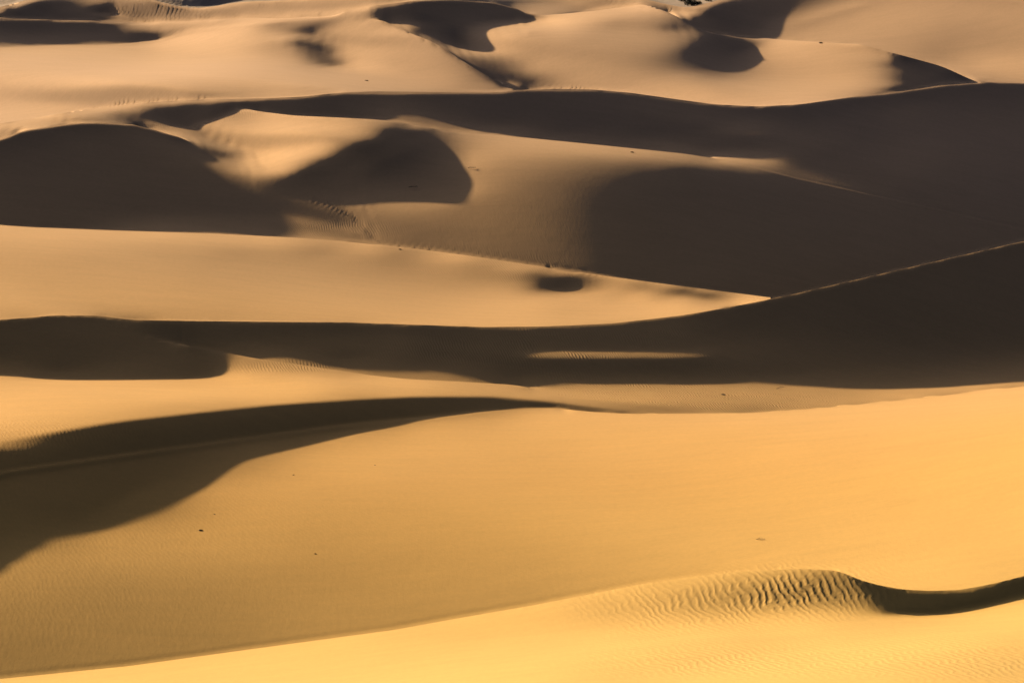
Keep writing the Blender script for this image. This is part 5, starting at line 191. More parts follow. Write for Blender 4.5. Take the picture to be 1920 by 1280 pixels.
0,0,2,0,3,3,1,7,-5,-3,-2,-3,-1,1,0,-1,0,0,1,-1,0,0,-1,1,0,-1,0,4,4,4,-2,-1,-2,36,14,-2,-2,2,0,87,37,12,5,2,2,7,5,7,14,17,10,7,-17,6,-1,2,-1,-1,-8,-3,-2,0,0,-1,-1,0,-1,2,-1,-1,8,-2,-3,-4,-3,-2,-3,-2,-3,-3,-1,-8,0,-3,-2,-2,2,-3,-2,-4,-7,-3,-4,-6,-14,2,-9,-18,4,-10,-19,4,-9,-19,5,-19,-8,9,-18,-4,11,-21,3,8,-18,2,-1,-14,-1,-6,-7,-6,-4,0,0,0,0,0,0,0,0,0,
-1664,-34,129,119,156,210,232,14,184,56,33,23,-205,-232,-301,-162,-58,-55,-71,-75,-39,19,50,107,130,136,123,62,62,162,240,232,417,0,0,0,0,0,0,0,0,0,0,0,0,0,0,0,0,0,0,0,-35,9,20,18,20,20,25,18,15,1,-3,-5,-7,-10,-11,-14,-15,-17,-29,0,0,-65,-94,-99,-102,-103,-100,-103,-107,-104,-114,-114,-117,-119,-126,-123,-126,-127,-125,-131,-133,-111,12,22,30,35,8,16,19,-11,-4,1,-33,-11,-28,-49,-22,-31,-46,-10,-12,-20,20,18,13,44,32,23,-7,-3,-4,0,0,0,0,0,0,0,0,0,
143,9,19,10,3,17,17,24,69,-38,11,28,22,16,23,12,10,7,16,14,18,1,-16,-8,-5,-12,4,-13,-19,-21,-12,-25,-103,13,-42,-48,-25,-18,29,87,-3,-11,-17,-17,-13,-13,-11,-10,-13,-23,-29,-39,-16,1,-1,0,0,0,1,0,-1,0,0,0,1,0,0,-1,0,0,1,0,0,0,0,0,0,0,0,0,0,0,0,0,0,0,0,0,0,0,0,0,0,0,0,0,0,0,0,0,0,0,0,0,0,0,0,0,0,0,0,0,0,0,0,0,0,0,0,0,0,0,0,0,0,0,0,0,0,0,0,0,
167,13,13,12,12,11,18,27,42,2,1,16,23,22,25,12,10,10,11,13,11,6,-3,-13,-12,-8,-5,-17,-17,-24,-28,-37,-41,-32,-34,-13,-21,-28,52,33,-13,-15,-16,-15,-14,-12,-11,-10,-14,-23,-28,-40,-15,-1,0,0,0,1,-1,0,0,0,1,0,-1,0,0,1,0,0,0,0,0,0,0,0,0,0,0,0,0,0,0,0,0,0,0,0,0,0,0,0,0,0,0,0,0,0,0,0,0,0,0,0,0,0,0,0,0,0,0,0,0,0,0,0,0,0,0,0,0,0,0,0,0,0,0,0,0,0,0,0,
170,11,10,14,10,12,16,25,36,14,-1,10,24,21,25,14,6,10,10,11,10,5,1,-7,-11,-9,-7,-15,-16,-20,-25,-32,-34,-31,-8,-8,-16,-14,26,-4,-18,-15,-15,-16,-13,-12,-10,-11,-14,-23,-30,-37,-17,0,0,1,0,-1,0,0,1,0,-1,0,0,1,0,-1,0,0,1,0,0,0,0,0,0,0,0,0,0,0,0,0,0,0,0,0,0,0,0,0,0,0,0,0,0,0,0,0,0,0,0,0,0,0,0,0,0,0,0,0,0,0,0,0,0,0,0,0,0,0,0,0,0,0,0,0,0,0,0,0,
169,12,10,12,11,11,13,22,35,15,6,7,21,22,23,15,6,6,10,10,8,5,3,-3,-6,-8,-7,-15,-13,-18,-20,-24,-29,-19,-12,-12,-7,-4,-2,-20,-21,-13,-16,-12,-13,-12,-12,-11,-14,-23,-30,-39,-15,0,1,-1,0,0,0,1,-1,0,0,1,0,-1,0,1,0,0,-1,1,-1,2,0,0,0,0,0,0,0,0,0,0,0,0,0,0,0,0,0,0,0,0,0,0,0,0,0,0,0,0,0,0,0,0,0,0,0,0,0,0,0,0,0,0,0,0,0,0,0,0,0,0,0,0,0,0,0,0,0,0,
168,11,9,13,11,10,13,18,34,16,12,6,16,21,23,15,6,5,7,10,7,6,5,0,-4,-5,-7,-14,-12,-14,-16,-18,-21,-22,-21,-13,-7,-1,-10,-26,-20,-14,-13,-14,-12,-12,-11,-11,-15,-25,-28,-38,-16,1,-1,0,0,1,0,-1,0,1,0,-1,0,1,0,-1,0,1,0,0,0,0,0,0,0,0,0,0,0,0,0,0,0,0,0,0,0,0,0,0,0,0,0,0,0,0,0,0,0,0,0,0,0,0,0,0,0,0,0,0,0,0,0,0,0,0,0,0,0,0,0,0,0,0,0,0,0,0,0,0,
168,11,8,12,11,9,12,15,33,16,15,8,15,18,22,15,7,5,6,9,8,5,5,1,-1,-3,-6,-13,-12,-14,-13,-14,-18,-25,-24,-15,-6,-1,-12,-29,-20,-13,-13,-12,-12,-11,-12,-12,-15,-25,-28,-37,-15,-1,0,0,1,-1,0,0,1,-1,0,0,1,-1,0,0,1,-1,1,0,0,0,0,0,0,0,0,0,0,0,0,0,0,0,0,0,0,0,0,0,0,0,0,0,0,0,0,0,0,0,0,0,0,0,0,0,0,0,0,0,0,0,0,0,0,0,0,0,0,0,0,0,0,0,0,0,0,0,0,0,
166,11,9,11,11,10,9,14,30,17,16,11,14,16,21,14,8,6,7,7,6,5,6,2,0,-3,-3,-13,-12,-13,-13,-11,-18,-25,-26,-15,-6,-1,-15,-27,-21,-12,-12,-12,-12,-12,-11,-12,-15,-26,-26,-37,-16,0,0,1,-1,0,0,1,-1,0,1,0,-1,0,1,0,-1,1,-1,1,-1,1,0,0,0,0,0,0,0,0,0,0,0,0,0,0,0,0,0,0,0,0,0,0,0,0,0,0,0,0,0,0,0,0,0,0,0,0,0,0,0,0,0,0,0,0,0,0,0,0,0,0,0,0,0,0,0,0,0,0,
165,11,7,12,11,9,10,11,29,16,16,14,15,15,19,14,8,7,6,7,5,4,5,2,0,1,-2,-13,-10,-13,-13,-12,-16,-26,-27,-14,-6,-2,-13,-29,-19,-12,-13,-12,-10,-12,-11,-12,-15,-28,-25,-36,-16,0,1,-1,0,0,1,-1,0,1,-1,0,1,0,-1,0,1,-1,1,0,0,0,0,0,0,0,0,0,0,0,0,0,0,0,0,0,0,0,0,0,0,0,0,0,0,0,0,0,0,0,0,0,0,0,0,0,0,0,0,0,0,0,0,0,0,0,0,0,0,0,0,0,0,0,0,0,0,0,0,0,
164,11,7,11,11,10,8,12,26,15,15,16,18,13,17,14,8,7,6,6,5,3,4,2,1,0,-1,-9,-10,-12,-12,-12,-17,-27,-25,-15,-7,-1,-14,-27,-20,-11,-13,-11,-12,-11,-12,-11,-15,-28,-23,-37,-15,1,-1,0,0,1,-1,0,1,-1,0,1,-1,0,1,0,-1,1,0,1,0,-1,0,0,0,0,0,0,0,0,0,0,0,0,0,0,0,0,0,0,0,0,0,0,0,0,0,0,0,0,0,0,0,0,0,0,0,0,0,0,0,0,0,0,0,0,0,0,0,0,0,0,0,0,0,0,0,0,0,0,
163,10,7,11,11,10,9,10,26,14,14,14,19,17,16,10,8,7,7,6,4,3,4,1,1,0,1,-10,-7,-12,-11,-11,-17,-27,-26,-15,-6,-1,-15,-27,-19,-13,-12,-12,-11,-11,-11,-11,-16,-26,-22,-37,-15,0,0,0,1,-1,0,1,-1,0,1,-1,0,1,-1,0,1,-1,0,2,-1,1,0,0,0,0,0,0,0,0,0,0,0,0,0,0,0,0,0,0,0,0,0,0,0,0,0,0,0,0,0,0,0,0,0,0,0,0,0,0,0,0,0,0,0,0,0,0,0,0,0,0,0,0,0,0,0,0,0,0,
162,10,7,9,11,11,9,10,24,13,14,14,19,17,17,11,5,7,6,7,4,3,3,1,0,1,0,-8,-7,-10,-10,-12,-17,-25,-26,-15,-7,-2,-14,-28,-19,-12,-14,-11,-12,-11,-11,-10,-15,-24,-21,-36,-15,-1,0,1,-1,0,1,-1,0,1,-1,1,0,-1,1,0,-1,1,1,0,0,-1,0,0,0,0,0,0,0,0,0,0,0,0,0,0,0,0,0,0,0,0,0,0,0,0,0,0,0,0,0,0,0,0,0,0,0,0,0,0,0,0,0,0,0,0,0,0,0,0,0,0,0,0,0,0,0,0,0,0,
162,9,6,10,11,9,10,10,22,13,13,14,18,19,17,11,6,5,6,7,4,2,3,0,1,0,1,-8,-7,-9,-10,-10,-16,-27,-25,-14,-7,-3,-14,-28,-19,-15,-14,-13,-11,-10,-10,-10,-15,-19,-21,-37,-15,0,1,-1,0,1,-1,0,1,-1,1,-1,0,1,-1,0,1,-1,1,1,-1,0,0,0,0,0,0,0,0,0,0,0,0,0,0,0,0,0,0,0,0,0,0,0,0,0,0,0,0,0,0,0,0,0,0,0,0,0,0,0,0,0,0,0,0,0,0,0,0,0,0,0,0,0,0,0,0,0,0,0,
163,7,6,8,10,12,9,9,23,11,12,14,19,17,20,11,6,4,7,4,4,3,2,2,-1,1,-1,-7,-6,-9,-9,-10,-16,-24,-25,-16,-8,-2,-15,-28,-24,-17,-13,-10,-9,-10,-8,-10,-15,-15,-23,-35,-16,0,0,0,1,-1,0,1,-1,1,-1,0,1,-1,1,0,-1,1,0,1,-1,0,0,0,0,0,0,0,0,0,0,0,0,0,0,0,0,0,0,0,0,0,0,0,0,0,0,0,0,0,0,0,0,0,0,0,0,0,0,0,0,0,0,0,0,0,0,0,0,0,0,0,0,0,0,0,0,0,0,0,
162,6,6,9,10,10,9,11,19,12,12,13,18,19,18,13,6,6,4,7,3,2,2,0,0,0,0,-7,-7,-8,-10,-9,-15,-24,-25,-15,-8,-4,-15,-32,-26,-12,-11,-10,-8,-8,-9,-11,-11,-17,-23,-39,-11,1,-1,0,0,0,1,-1,1,-1,0,1,-1,1,-1,0,1,-1,2,0,0,-1,0,0,0,0,0,0,0,0,0,0,0,0,0,0,0,0,0,0,0,0,0,0,0,0,0,0,0,0,0,0,0,0,0,0,0,0,0,0,0,0,0,0,0,0,0,0,0,0,0,0,0,0,0,0,0,0,0,0,
162,6,4,9,10,10,10,9,20,11,12,12,18,17,20,13,7,6,5,5,4,1,2,0,0,0,0,-8,-6,-10,-10,-8,-14,-24,-26,-16,-8,-4,-18,-35,-20,-9,-9,-8,-8,-9,-10,-9,-12,-16,-24,-39,-11,0,0,1,-1,1,-1,0,0,0,1,-1,1,-1,0,1,-1,1,0,1,-1,0,0,0,0,0,0,0,0,0,0,0,0,0,0,0,0,0,0,0,0,0,0,0,0,0,0,0,0,0,0,0,0,0,0,0,0,0,0,0,0,0,0,0,0,0,0,0,0,0,0,0,0,0,0,0,0,0,0,0,
164,3,5,7,9,11,9,10,19,11,10,12,17,18,19,13,8,6,6,5,3,2,2,0,0,-2,0,-8,-6,-10,-9,-10,-14,-26,-29,-17,-9,-4,-18,-27,-14,-10,-10,-8,-9,-7,-10,-8,-11,-19,-22,-39,-10,-1,1,-1,0,0,0,1,-1,1,-1,1,-1,0,1,-1,1,-1,2,0,0,0,0,0,0,0,0,0,0,0,0,0,0,0,0,0,0,0,0,0,0,0,0,0,0,0,0,0,0,0,0,0,0,0,0,0,0,0,0,0,0,0,0,0,0,0,0,0,0,0,0,0,0,0,0,0,0,0,0,0,
167,-2,5,7,9,9,11,9,19,10,11,11,17,17,18,13,8,8,6,4,3,2,2,-1,-1,-1,-1,-9,-9,-10,-11,-10,-17,-30,-26,-16,-7,-3,-15,-22,-16,-9,-9,-8,-7,-9,-8,-8,-10,-19,-22,-38,-10,0,0,0,1,-1,1,-1,1,-1,1,-1,0,1,-1,1,-1,1,0,1,-1,0,0,0,0,0,0,0,0,0,0,0,0,0,0,0,0,0,0,0,0,0,0,0,0,0,0,0,0,0,0,0,0,0,0,0,0,0,0,0,0,0,0,0,0,0,0,0,0,0,0,0,0,0,0,0,0,0,0,0,
169,-4,2,8,9,10,9,9,18,11,10,11,15,16,19,13,9,6,6,6,3,1,0,-1,-3,-1,-4,-11,-11,-16,-14,-14,-17,-23,-23,-14,-7,-2,-11,-22,-15,-7,-7,-7,-8,-7,-7,-6,-10,-18,-21,-36,-11,1,-1,1,-1,1,-1,0,0,0,0,0,1,-1,1,-1,1,-1,1,0,0,0,0,0,0,0,0,0,0,0,0,0,0,0,0,0,0,0,0,0,0,0,0,0,0,0,0,0,0,0,0,0,0,0,0,0,0,0,0,0,0,0,0,0,0,0,0,0,0,0,0,0,0,0,0,0,0,0,0,0,
173,-11,5,8,6,11,9,9,18,9,10,10,16,16,17,13,8,7,7,5,3,0,-1,-3,-5,-6,-7,-19,-18,-17,-17,-12,-15,-21,-22,-10,-4,1,-10,-19,-10,-5,-5,-6,-5,-7,-6,-7,-8,-21,-24,-24,-14,0,0,0,0,0,0,1,-1,1,-1,1,-1,1,-1,1,-1,1,1,0,0,-1,0,0,0,0,0,0,0,0,0,0,0,0,0,0,0,0,0,0,0,0,0,0,0,0,0,0,0,0,0,0,0,0,0,0,0,0,0,0,0,0,0,0,0,0,0,0,0,0,0,0,0,0,0,0,0,0,0,0,
179,-18,3,9,7,9,10,9,17,9,9,11,13,15,18,13,8,7,6,7,2,-1,-4,-8,-10,-15,-20,-26,-21,-22,-14,-11,-12,-16,-13,-6,-1,3,-5,-13,-8,-3,-3,-4,-7,-7,-5,-9,-6,-19,-14,-27,-13,-1,1,-1,1,-1,1,-1,1,-1,1,-1,1,-1,1,-1,1,-1,1,1,-1,0,0,0,0,0,0,0,0,0,0,0,0,0,0,0,0,0,0,0,0,0,0,0,0,0,0,0,0,0,0,0,0,0,0,0,0,0,0,0,0,0,0,0,0,0,0,0,0,0,0,0,0,0,0,0,0,0,0,0,
151,-15,4,9,7,8,9,9,17,9,9,8,14,15,20,7,7,14,2,3,2,0,-8,-11,-10,-31,-25,-23,-19,-19,-14,-10,-6,-8,-14,-2,9,-4,-2,-4,-11,0,-4,-4,1,-6,-4,-3,-7,-2,-20,-31,-15,0,0,0,0,1,-1,1,-1,1,-1,1,0,0,0,0,0,0,1,0,0,0,0,0,0,0,0,0,0,0,0,0,0,0,0,0,0,0,0,0,0,0,0,0,0,0,0,0,0,0,0,0,0,0,0,0,0,0,0,0,0,0,0,0,0,0,0,0,0,0,0,0,0,0,0,0,0,0,0,0,
45,-239,-183,-145,-99,-58,10,84,117,37,23,-8,-166,-110,-72,-45,-38,-30,-12,-10,-11,-3,23,26,16,60,63,55,40,15,20,12,4,-2,17,0,-27,-34,-49,-70,-65,-73,-57,-37,-26,8,3,12,-12,-24,-36,-43,-21,2,11,13,12,-3,-23,-42,-55,-44,-22,-4,4,5,-1,5,2,6,53,-29,-32,-39,48,37,26,13,10,23,36,33,30,52,87,99,70,77,78,64,33,-19,-47,-37,0,0,0,0,0,0,0,0,0,0,0,0,0,0,0,0,0,0,0,0,0,0,0,0,0,0,0,0,0,0,0,0,0,0,0,0,0,0,
361,-128,-100,-61,-49,-42,-48,-50,-45,-10,-4,1,18,13,10,-4,1,4,-1,-2,4,3,-10,-8,3,-9,-11,-4,2,22,7,10,11,15,5,6,14,23,18,22,17,18,18,11,15,3,11,2,9,-1,6,21,12,-2,-6,0,-5,-6,-1,-2,4,6,4,-4,-7,-8,-7,-11,-1,6,2,7,9,5,-3,-5,-7,-7,-5,-5,-6,-8,-3,-3,-7,-8,-3,-6,-9,-10,-10,-4,-2,-1,0,0,0,0,0,0,0,0,0,0,0,0,0,0,0,0,0,0,0,0,0,0,0,0,0,0,0,0,0,0,0,0,0,0,0,0,0,0,
287,-41,-85,-62,-53,-46,-47,-49,-45,-13,-9,-1,14,7,4,4,3,2,2,3,0,-1,-2,-4,-4,-5,-3,-1,7,14,13,10,7,5,5,8,13,18,21,22,24,21,16,13,9,9,7,5,3,6,8,11,7,2,5,-1,-7,-6,-5,-1,5,7,2,-2,-8,-10,-9,-7,1,6,5,10,9,-1,0,-5,-8,-8,-8,-8,-12,-10,-9,-8,-14,-10,1,-1,-5,-9,-12,-5,-1,0,0,0,0,0,0,0,0,0,0,0,0,0,0,0,0,0,0,0,0,0,0,0,0,0,0,0,0,0,0,0,0,0,0,0,0,0,0,0,
86,91,-18,-39,-42,-40,-38,-42,-40,-15,-12,-7,10,7,2,3,3,1,4,2,2,0,1,2,1,2,3,5,7,9,10,5,2,0,0,5,8,11,18,19,20,20,15,12,10,5,5,1,1,2,7,10,8,6,1,-4,-4,-4,-3,3,6,4,2,-4,-7,-8,-7,-3,2,1,6,7,3,1,-3,-6,-7,-9,-6,-8,-10,-9,-5,-7,-11,-18,-7,-6,-5,-6,-11,-4,-2,0,0,0,0,0,0,0,0,0,0,0,0,0,0,0,0,0,0,0,0,0,0,0,0,0,0,0,0,0,0,0,0,0,0,0,0,0,0,0,
-76,137,62,-7,-18,-25,-25,-38,-43,-14,-13,-8,8,5,1,2,1,1,2,1,4,3,2,3,6,5,5,7,7,5,3,3,3,2,2,1,6,9,10,14,14,14,13,11,7,5,0,0,1,4,8,8,9,2,-2,-3,-3,-1,2,5,5,4,-1,-4,-4,-5,-3,1,0,-2,2,3,-1,0,-5,-6,-8,-7,-7,-7,-9,-8,-5,-7,-12,-13,-7,-6,-12,-8,-8,-6,-1,0,0,0,0,0,0,0,0,0,0,0,0,0,0,0,0,0,0,0,0,0,0,0,0,0,0,0,0,0,0,0,0,0,0,0,0,0,0,0,
-117,90,86,33,9,-3,-16,-28,-40,-15,-11,-10,7,1,1,-1,-2,-2,-1,2,1,3,4,5,3,5,6,4,3,3,3,4,4,5,4,5,5,6,5,6,9,9,11,8,5,2,0,1,3,6,7,9,6,1,-2,-2,0,2,4,5,5,1,-1,-2,-3,-1,0,0,-2,-2,0,0,-4,-2,-5,-6,-7,-7,-7,-7,-8,-7,-4,-6,-12,-13,-6,-8,-9,-13,-7,-6,-2,0,0,0,0,0,0,0,0,0,0,0,0,0,0,0,0,0,0,0,0,0,0,0,0,0,0,0,0,0,0,0,0,0,0,0,0,0,0,0,
-101,47,62,59,32,11,-9,-20,-28,-10,-12,-8,2,0,-3,-3,-4,-4,-4,-1,2,2,2,3,3,2,3,2,2,1,3,3,4,5,6,6,4,3,3,4,6,8,6,6,4,1,0,2,6,7,8,6,7,1,-1,0,0,3,5,5,4,3,0,-2,-2,-1,0,-1,-3,0,-1,-2,-5,-3,-6,-6,-6,-5,-7,-8,-8,-3,-3,-7,-11,-11,-9,-8,-9,-11,-9,-8,-1,0,0,0,0,0,0,0,0,0,0,0,0,0,0,0,0,0,0,0,0,0,0,0,0,0,0,0,0,0,0,0,0,0,0,0,0,0,0,0,
-51,10,36,53,43,20,-1,-13,-18,-7,-8,-6,-1,-3,-4,-4,-5,-5,-3,-2,-2,0,1,0,2,1,-1,-1,-1,1,0,3,4,4,5,4,3,2,2,4,6,6,6,4,1,2,1,4,6,7,7,6,7,2,1,0,3,4,4,5,5,1,1,-2,-2,-1,0,-2,-2,4,-2,-3,-8,-2,-7,-5,-6,-4,-7,-10,-8,-1,-2,-6,-10,-9,-7,-10,-10,-10,-11,-4,-3,-1,0,0,0,0,0,0,0,0,0,0,0,0,0,0,0,0,0,0,0,0,0,0,0,0,0,0,0,0,0,0,0,0,0,0,0,0,0,0,
7,-3,12,30,38,22,6,-6,-9,-6,-4,-6,-3,-4,-6,-4,-4,-5,-3,-2,-1,-3,-3,0,-2,-1,-1,-2,-2,-3,0,0,2,3,2,3,2,0,2,4,5,5,5,4,3,1,4,4,5,6,6,6,9,2,2,3,2,3,6,5,3,3,-1,-1,-1,-1,-3,-1,4,3,-2,-7,-7,-2,-7,-9,-1,-3,-6,-13,-7,0,0,-5,-8,-8,-8,-9,-10,-10,-10,-6,-3,0,0,0,0,0,0,0,0,0,0,0,0,0,0,0,0,0,0,0,0,0,0,0,0,0,0,0,0,0,0,0,0,0,0,0,0,0,0,0,
61,-14,0,12,20,19,10,4,-4,-3,-5,-5,-6,-5,-3,-5,-4,-3,-4,-2,-4,-3,-3,-3,-1,-2,-2,-4,-3,-3,-3,-2,0,0,1,0,0,1,1,3,3,6,6,3,4,4,3,5,5,4,5,6,6,4,3,3,4,4,4,5,4,2,0,-1,-2,-1,-1,2,5,4,-9,-7,-7,0,-11,-8,0,3,-5,-12,-8,-2,-1,-5,-7,-3,-6,-9,-9,-11,-8,-7,-3,0,0,0,0,0,0,0,0,0,0,0,0,0,0,0,0,0,0,0,0,0,0,0,0,0,0,0,0,0,0,0,0,0,0,0,0,0,0,0,
94,-15,-8,1,8,10,12,7,2,0,-3,-4,-5,-5,-6,-4,-5,-4,-4,-4,-3,-4,-4,-3,-2,-2,-3,-3,-4,-4,-3,-2,-3,-1,-1,-2,-1,-2,1,2,4,4,4,5,4,4,4,4,4,4,4,4,7,4,4,3,5,4,4,5,3,1,1,-1,-1,-2,0,4,3,2,-15,-8,-9,3,-11,-2,5,5,-3,-8,-9,-5,-3,-5,-5,0,-3,-7,-9,-10,-10,-6,-3,0,0,0,0,0,0,0,0,0,0,0,0,0,0,0,0,0,0,0,0,0,0,0,0,0,0,0,0,0,0,0,0,0,0,0,0,0,0,0,
112,-15,-13,-5,-1,6,10,9,7,0,1,-3,-4,-5,-5,-4,-6,-5,-4,-5,-5,-4,-5,-3,-2,-3,-2,-3,-4,-3,-4,-4,-3,-3,-3,-2,-2,0,-1,0,1,3,3,4,4,4,4,4,4,2,4,3,7,3,5,3,4,5,4,4,4,1,-1,0,-1,-1,0,0,-3,-5,-23,-12,-1,8,-3,5,8,5,3,-3,-8,-9,-7,-6,-2,4,0,-5,-9,-9,-9,-7,-3,0,0,0,0,0,0,0,0,0,0,0,0,0,0,0,0,0,0,0,0,0,0,0,0,0,0,0,0,0,0,0,0,0,0,0,0,0,0,0,
121,-12,-15,-12,-7,2,7,12,7,3,0,0,-4,-3,-2,-5,-4,-6,-5,-5,-5,-5,-4,-3,-4,-3,-3,-3,-3,-3,-4,-4,-4,-5,-3,-3,-3,-1,-2,-1,0,0,2,2,3,4,4,4,2,3,2,4,6,2,3,5,2,6,5,3,2,1,0,0,0,-1,-2,-6,-13,-18,-26,-6,0,18,10,10,7,9,6,4,-5,-11,-10,-8,-1,6,5,-4,-8,-9,-8,-6,-4,0,0,0,0,0,0,0,0,0,0,0,0,0,0,0,0,0,0,0,0,0,0,0,0,0,0,0,0,0,0,0,0,0,0,0,0,0,0,0,
126,-10,-16,-15,-12,-2,6,8,10,2,3,1,-1,-3,-2,-3,-3,-4,-5,-4,-5,-6,-5,-4,-3,-3,-3,-3,-3,-4,-3,-4,-6,-4,-7,-4,-3,-4,-1,-2,-1,-2,0,1,2,2,3,3,4,2,2,2,4,3,1,3,6,2,5,2,4,-1,0,0,0,-1,-3,-11,-18,-22,-23,-7,8,19,12,13,11,9,10,7,1,-9,-13,-9,-2,5,6,3,-5,-9,-9,-5,-3,-1,0,0,0,0,0,0,0,0,0,0,0,0,0,0,0,0,0,0,0,0,0,0,0,0,0,0,0,0,0,0,0,0,0,0,0,0,0,0,
129,-8,-13,-20,-14,-6,1,5,9,4,4,3,-1,0,-1,-1,-2,-3,-4,-4,-5,-5,-5,-4,-4,-4,-3,-4,-4,-3,-3,-4,-4,-5,-5,-6,-6,-4,-4,-3,-3,-2,-1,0,-1,1,1,2,3,1,3,1,3,1,4,2,3,3,2,3,1,1,-1,1,0,-3,-5,-12,-16,-18,-17,-4,6,14,15,11,7,9,13,12,6,-5,-11,-9,-5,4,11,6,-5,-7,-8,-6,-3,-1,0,0,0,0,0,0,0,0,0,0,0,0,0,0,0,0,0,0,0,0,0,0,0,0,0,0,0,0,0,0,0,0,0,0,0,0,0,0,
130,-5,-11,-18,-20,-11,-3,3,4,4,5,4,2,2,1,1,-1,-3,-2,-4,-4,-4,-5,-6,-4,-3,-4,-4,-3,-4,-5,-3,-4,-4,-4,-5,-6,-6,-5,-5,-4,-3,-3,-3,-2,-1,1,1,1,2,-1,2,3,2,1,2,1,3,1,2,0,0,-1,0,-1,-2,-7,-10,-12,-9,-9,0,6,7,9,7,6,8,13,15,9,0,-8,-8,-3,1,11,5,2,-6,-7,-8,-2,-1,0,0,0,0,0,0,0,0,0,0,0,0,0,0,0,0,0,0,0,0,0,0,0,0,0,0,0,0,0,0,0,0,0,0,0,0,0,0,
127,-1,-7,-16,-20,-18,-7,-1,2,2,3,6,2,4,4,3,1,0,-3,-2,-4,-4,-5,-4,-4,-5,-4,-4,-4,-4,-3,-5,-4,-5,-4,-5,-4,-5,-7,-5,-6,-4,-5,-4,-3,-3,-1,-1,0,0,1,0,2,1,1,2,1,1,0,0,-1,-1,-2,0,-1,-4,-4,-6,-4,-5,2,3,3,3,3,4,1,8,11,14,11,4,-2,-6,-4,0,6,16,0,-4,-7,-6,-2,-2,0,0,0,0,0,0,0,0,0,0,0,0,0,0,0,0,0,0,0,0,0,0,0,0,0,0,0,0,0,0,0,0,0,0,0,0,0,0,
123,2,-3,-10,-22,-23,-13,-3,0,1,2,3,3,4,4,4,5,3,1,-2,-2,-4,-4,-3,-4,-4,-5,-5,-6,-3,-5,-4,-5,-5,-5,-5,-5,-5,-5,-6,-5,-6,-6,-5,-4,-3,-3,-2,-2,-1,-1,-1,1,-1,2,1,0,-1,0,-2,-1,-2,-1,-2,-1,-1,-2,0,1,4,5,4,1,0,0,-1,0,2,10,12,12,7,2,-2,-2,-4,8,11,11,-4,-6,-7,-3,-1,0,0,0,0,0,0,0,0,0,0,0,0,0,0,0,0,0,0,0,0,0,0,0,0,0,0,0,0,0,0,0,0,0,0,0,0,0,0,
118,4,0,-5,-17,-25,-22,-7,1,-1,0,1,0,1,5,6,7,6,4,2,0,-2,-4,-3,-3,-4,-3,-6,-5,-6,-4,-5,-5,-6,-5,-5,-6,-6,-5,-5,-6,-7,-5,-5,-5,-5,-4,-3,-3,-4,-2,-1,-2,1,-1,0,0,-1,-2,-2,-2,-2,-3,-1,0,1,1,5,5,7,6,3,2,-1,0,-2,-2,1,3,9,11,10,5,2,0,-5,4,17,8,1,-6,-7,-2,-1,0,0,0,0,0,0,0,0,0,0,0,0,0,0,0,0,0,0,0,0,0,0,0,0,0,0,0,0,0,0,0,0,0,0,0,0,0,0,
112,3,3,0,-9,-26,-26,-15,2,1,-1,-3,-2,-1,1,4,7,10,7,6,3,0,-1,-3,-3,-2,-4,-5,-5,-6,-6,-6,-5,-4,-7,-6,-5,-5,-5,-6,-7,-5,-6,-6,-6,-5,-6,-5,-5,-3,-4,-3,-2,-2,0,-1,-1,-1,-2,-2,-2,-4,-2,-1,1,2,5,6,8,6,6,3,1,2,1,0,-1,-2,1,4,8,10,8,6,0,-2,-1,14,18,1,-7,-5,-3,-1,0,0,0,0,0,0,0,0,0,0,0,0,0,0,0,0,0,0,0,0,0,0,0,0,0,0,0,0,0,0,0,0,0,0,0,0,0,0,
107,2,4,4,-3,-19,-28,-23,-2,3,1,-2,-5,-5,-4,-1,5,9,10,8,8,5,2,0,-1,-3,-2,-5,-6,-5,-5,-6,-5,-7,-6,-6,-6,-6,-6,-6,-5,-6,-6,-6,-7,-7,-6,-6,-5,-7,-5,-4,-4,-2,-2,-1,-1,-3,-2,-2,-3,-2,-2,0,2,4,5,6,6,8,5,2,4,3,3,2,0,-1,-2,1,6,8,11,7,2,-4,0,12,18,6,-6,-6,-2,-1,0,0,0,0,0,0,0,0,0,0,0,0,0,0,0,0,0,0,0,0,0,0,0,0,0,0,0,0,0,0,0,0,0,0,0,0,0,0,
101,3,2,4,5,-7,-21,-21,-16,0,1,-1,-2,-5,-7,-7,-4,3,9,11,10,10,6,5,3,3,0,-4,-6,-7,-7,-4,-7,-5,-5,-7,-8,-7,-8,-7,-6,-6,-6,-7,-5,-7,-8,-8,-8,-6,-6,-7,-5,-4,-3,-2,-3,-1,-2,-3,-2,-2,-2,0,2,4,5,5,7,4,5,5,2,5,6,5,3,1,-2,-1,1,8,8,9,4,-4,-4,13,23,6,-5,-6,-2,-1,0,0,0,0,0,0,0,0,0,0,0,0,0,0,0,0,0,0,0,0,0,0,0,0,0,0,0,0,0,0,0,0,0,0,0,0,0,0,
99,0,2,2,8,7,-6,-16,-21,-9,-5,0,0,-1,-5,-10,-13,-6,2,6,11,13,13,10,10,7,3,-2,-7,-6,-7,-8,-5,-6,-6,-6,-6,-8,-7,-7,-8,-7,-8,-6,-7,-7,-8,-8,-9,-9,-8,-8,-8,-5,-5,-5,-3,-3,-1,-1,-2,-1,0,2,2,3,4,5,3,5,4,3,4,4,7,8,6,3,1,-3,-1,3,8,9,5,-4,-3,8,24,12,-6,-5,-3,-1,0,0,0,0,0,0,0,0,0,0,0,0,0,0,0,0,0,0,0,0,0,0,0,0,0,0,0,0,0,0,0,0,0,0,0,0,0,0,
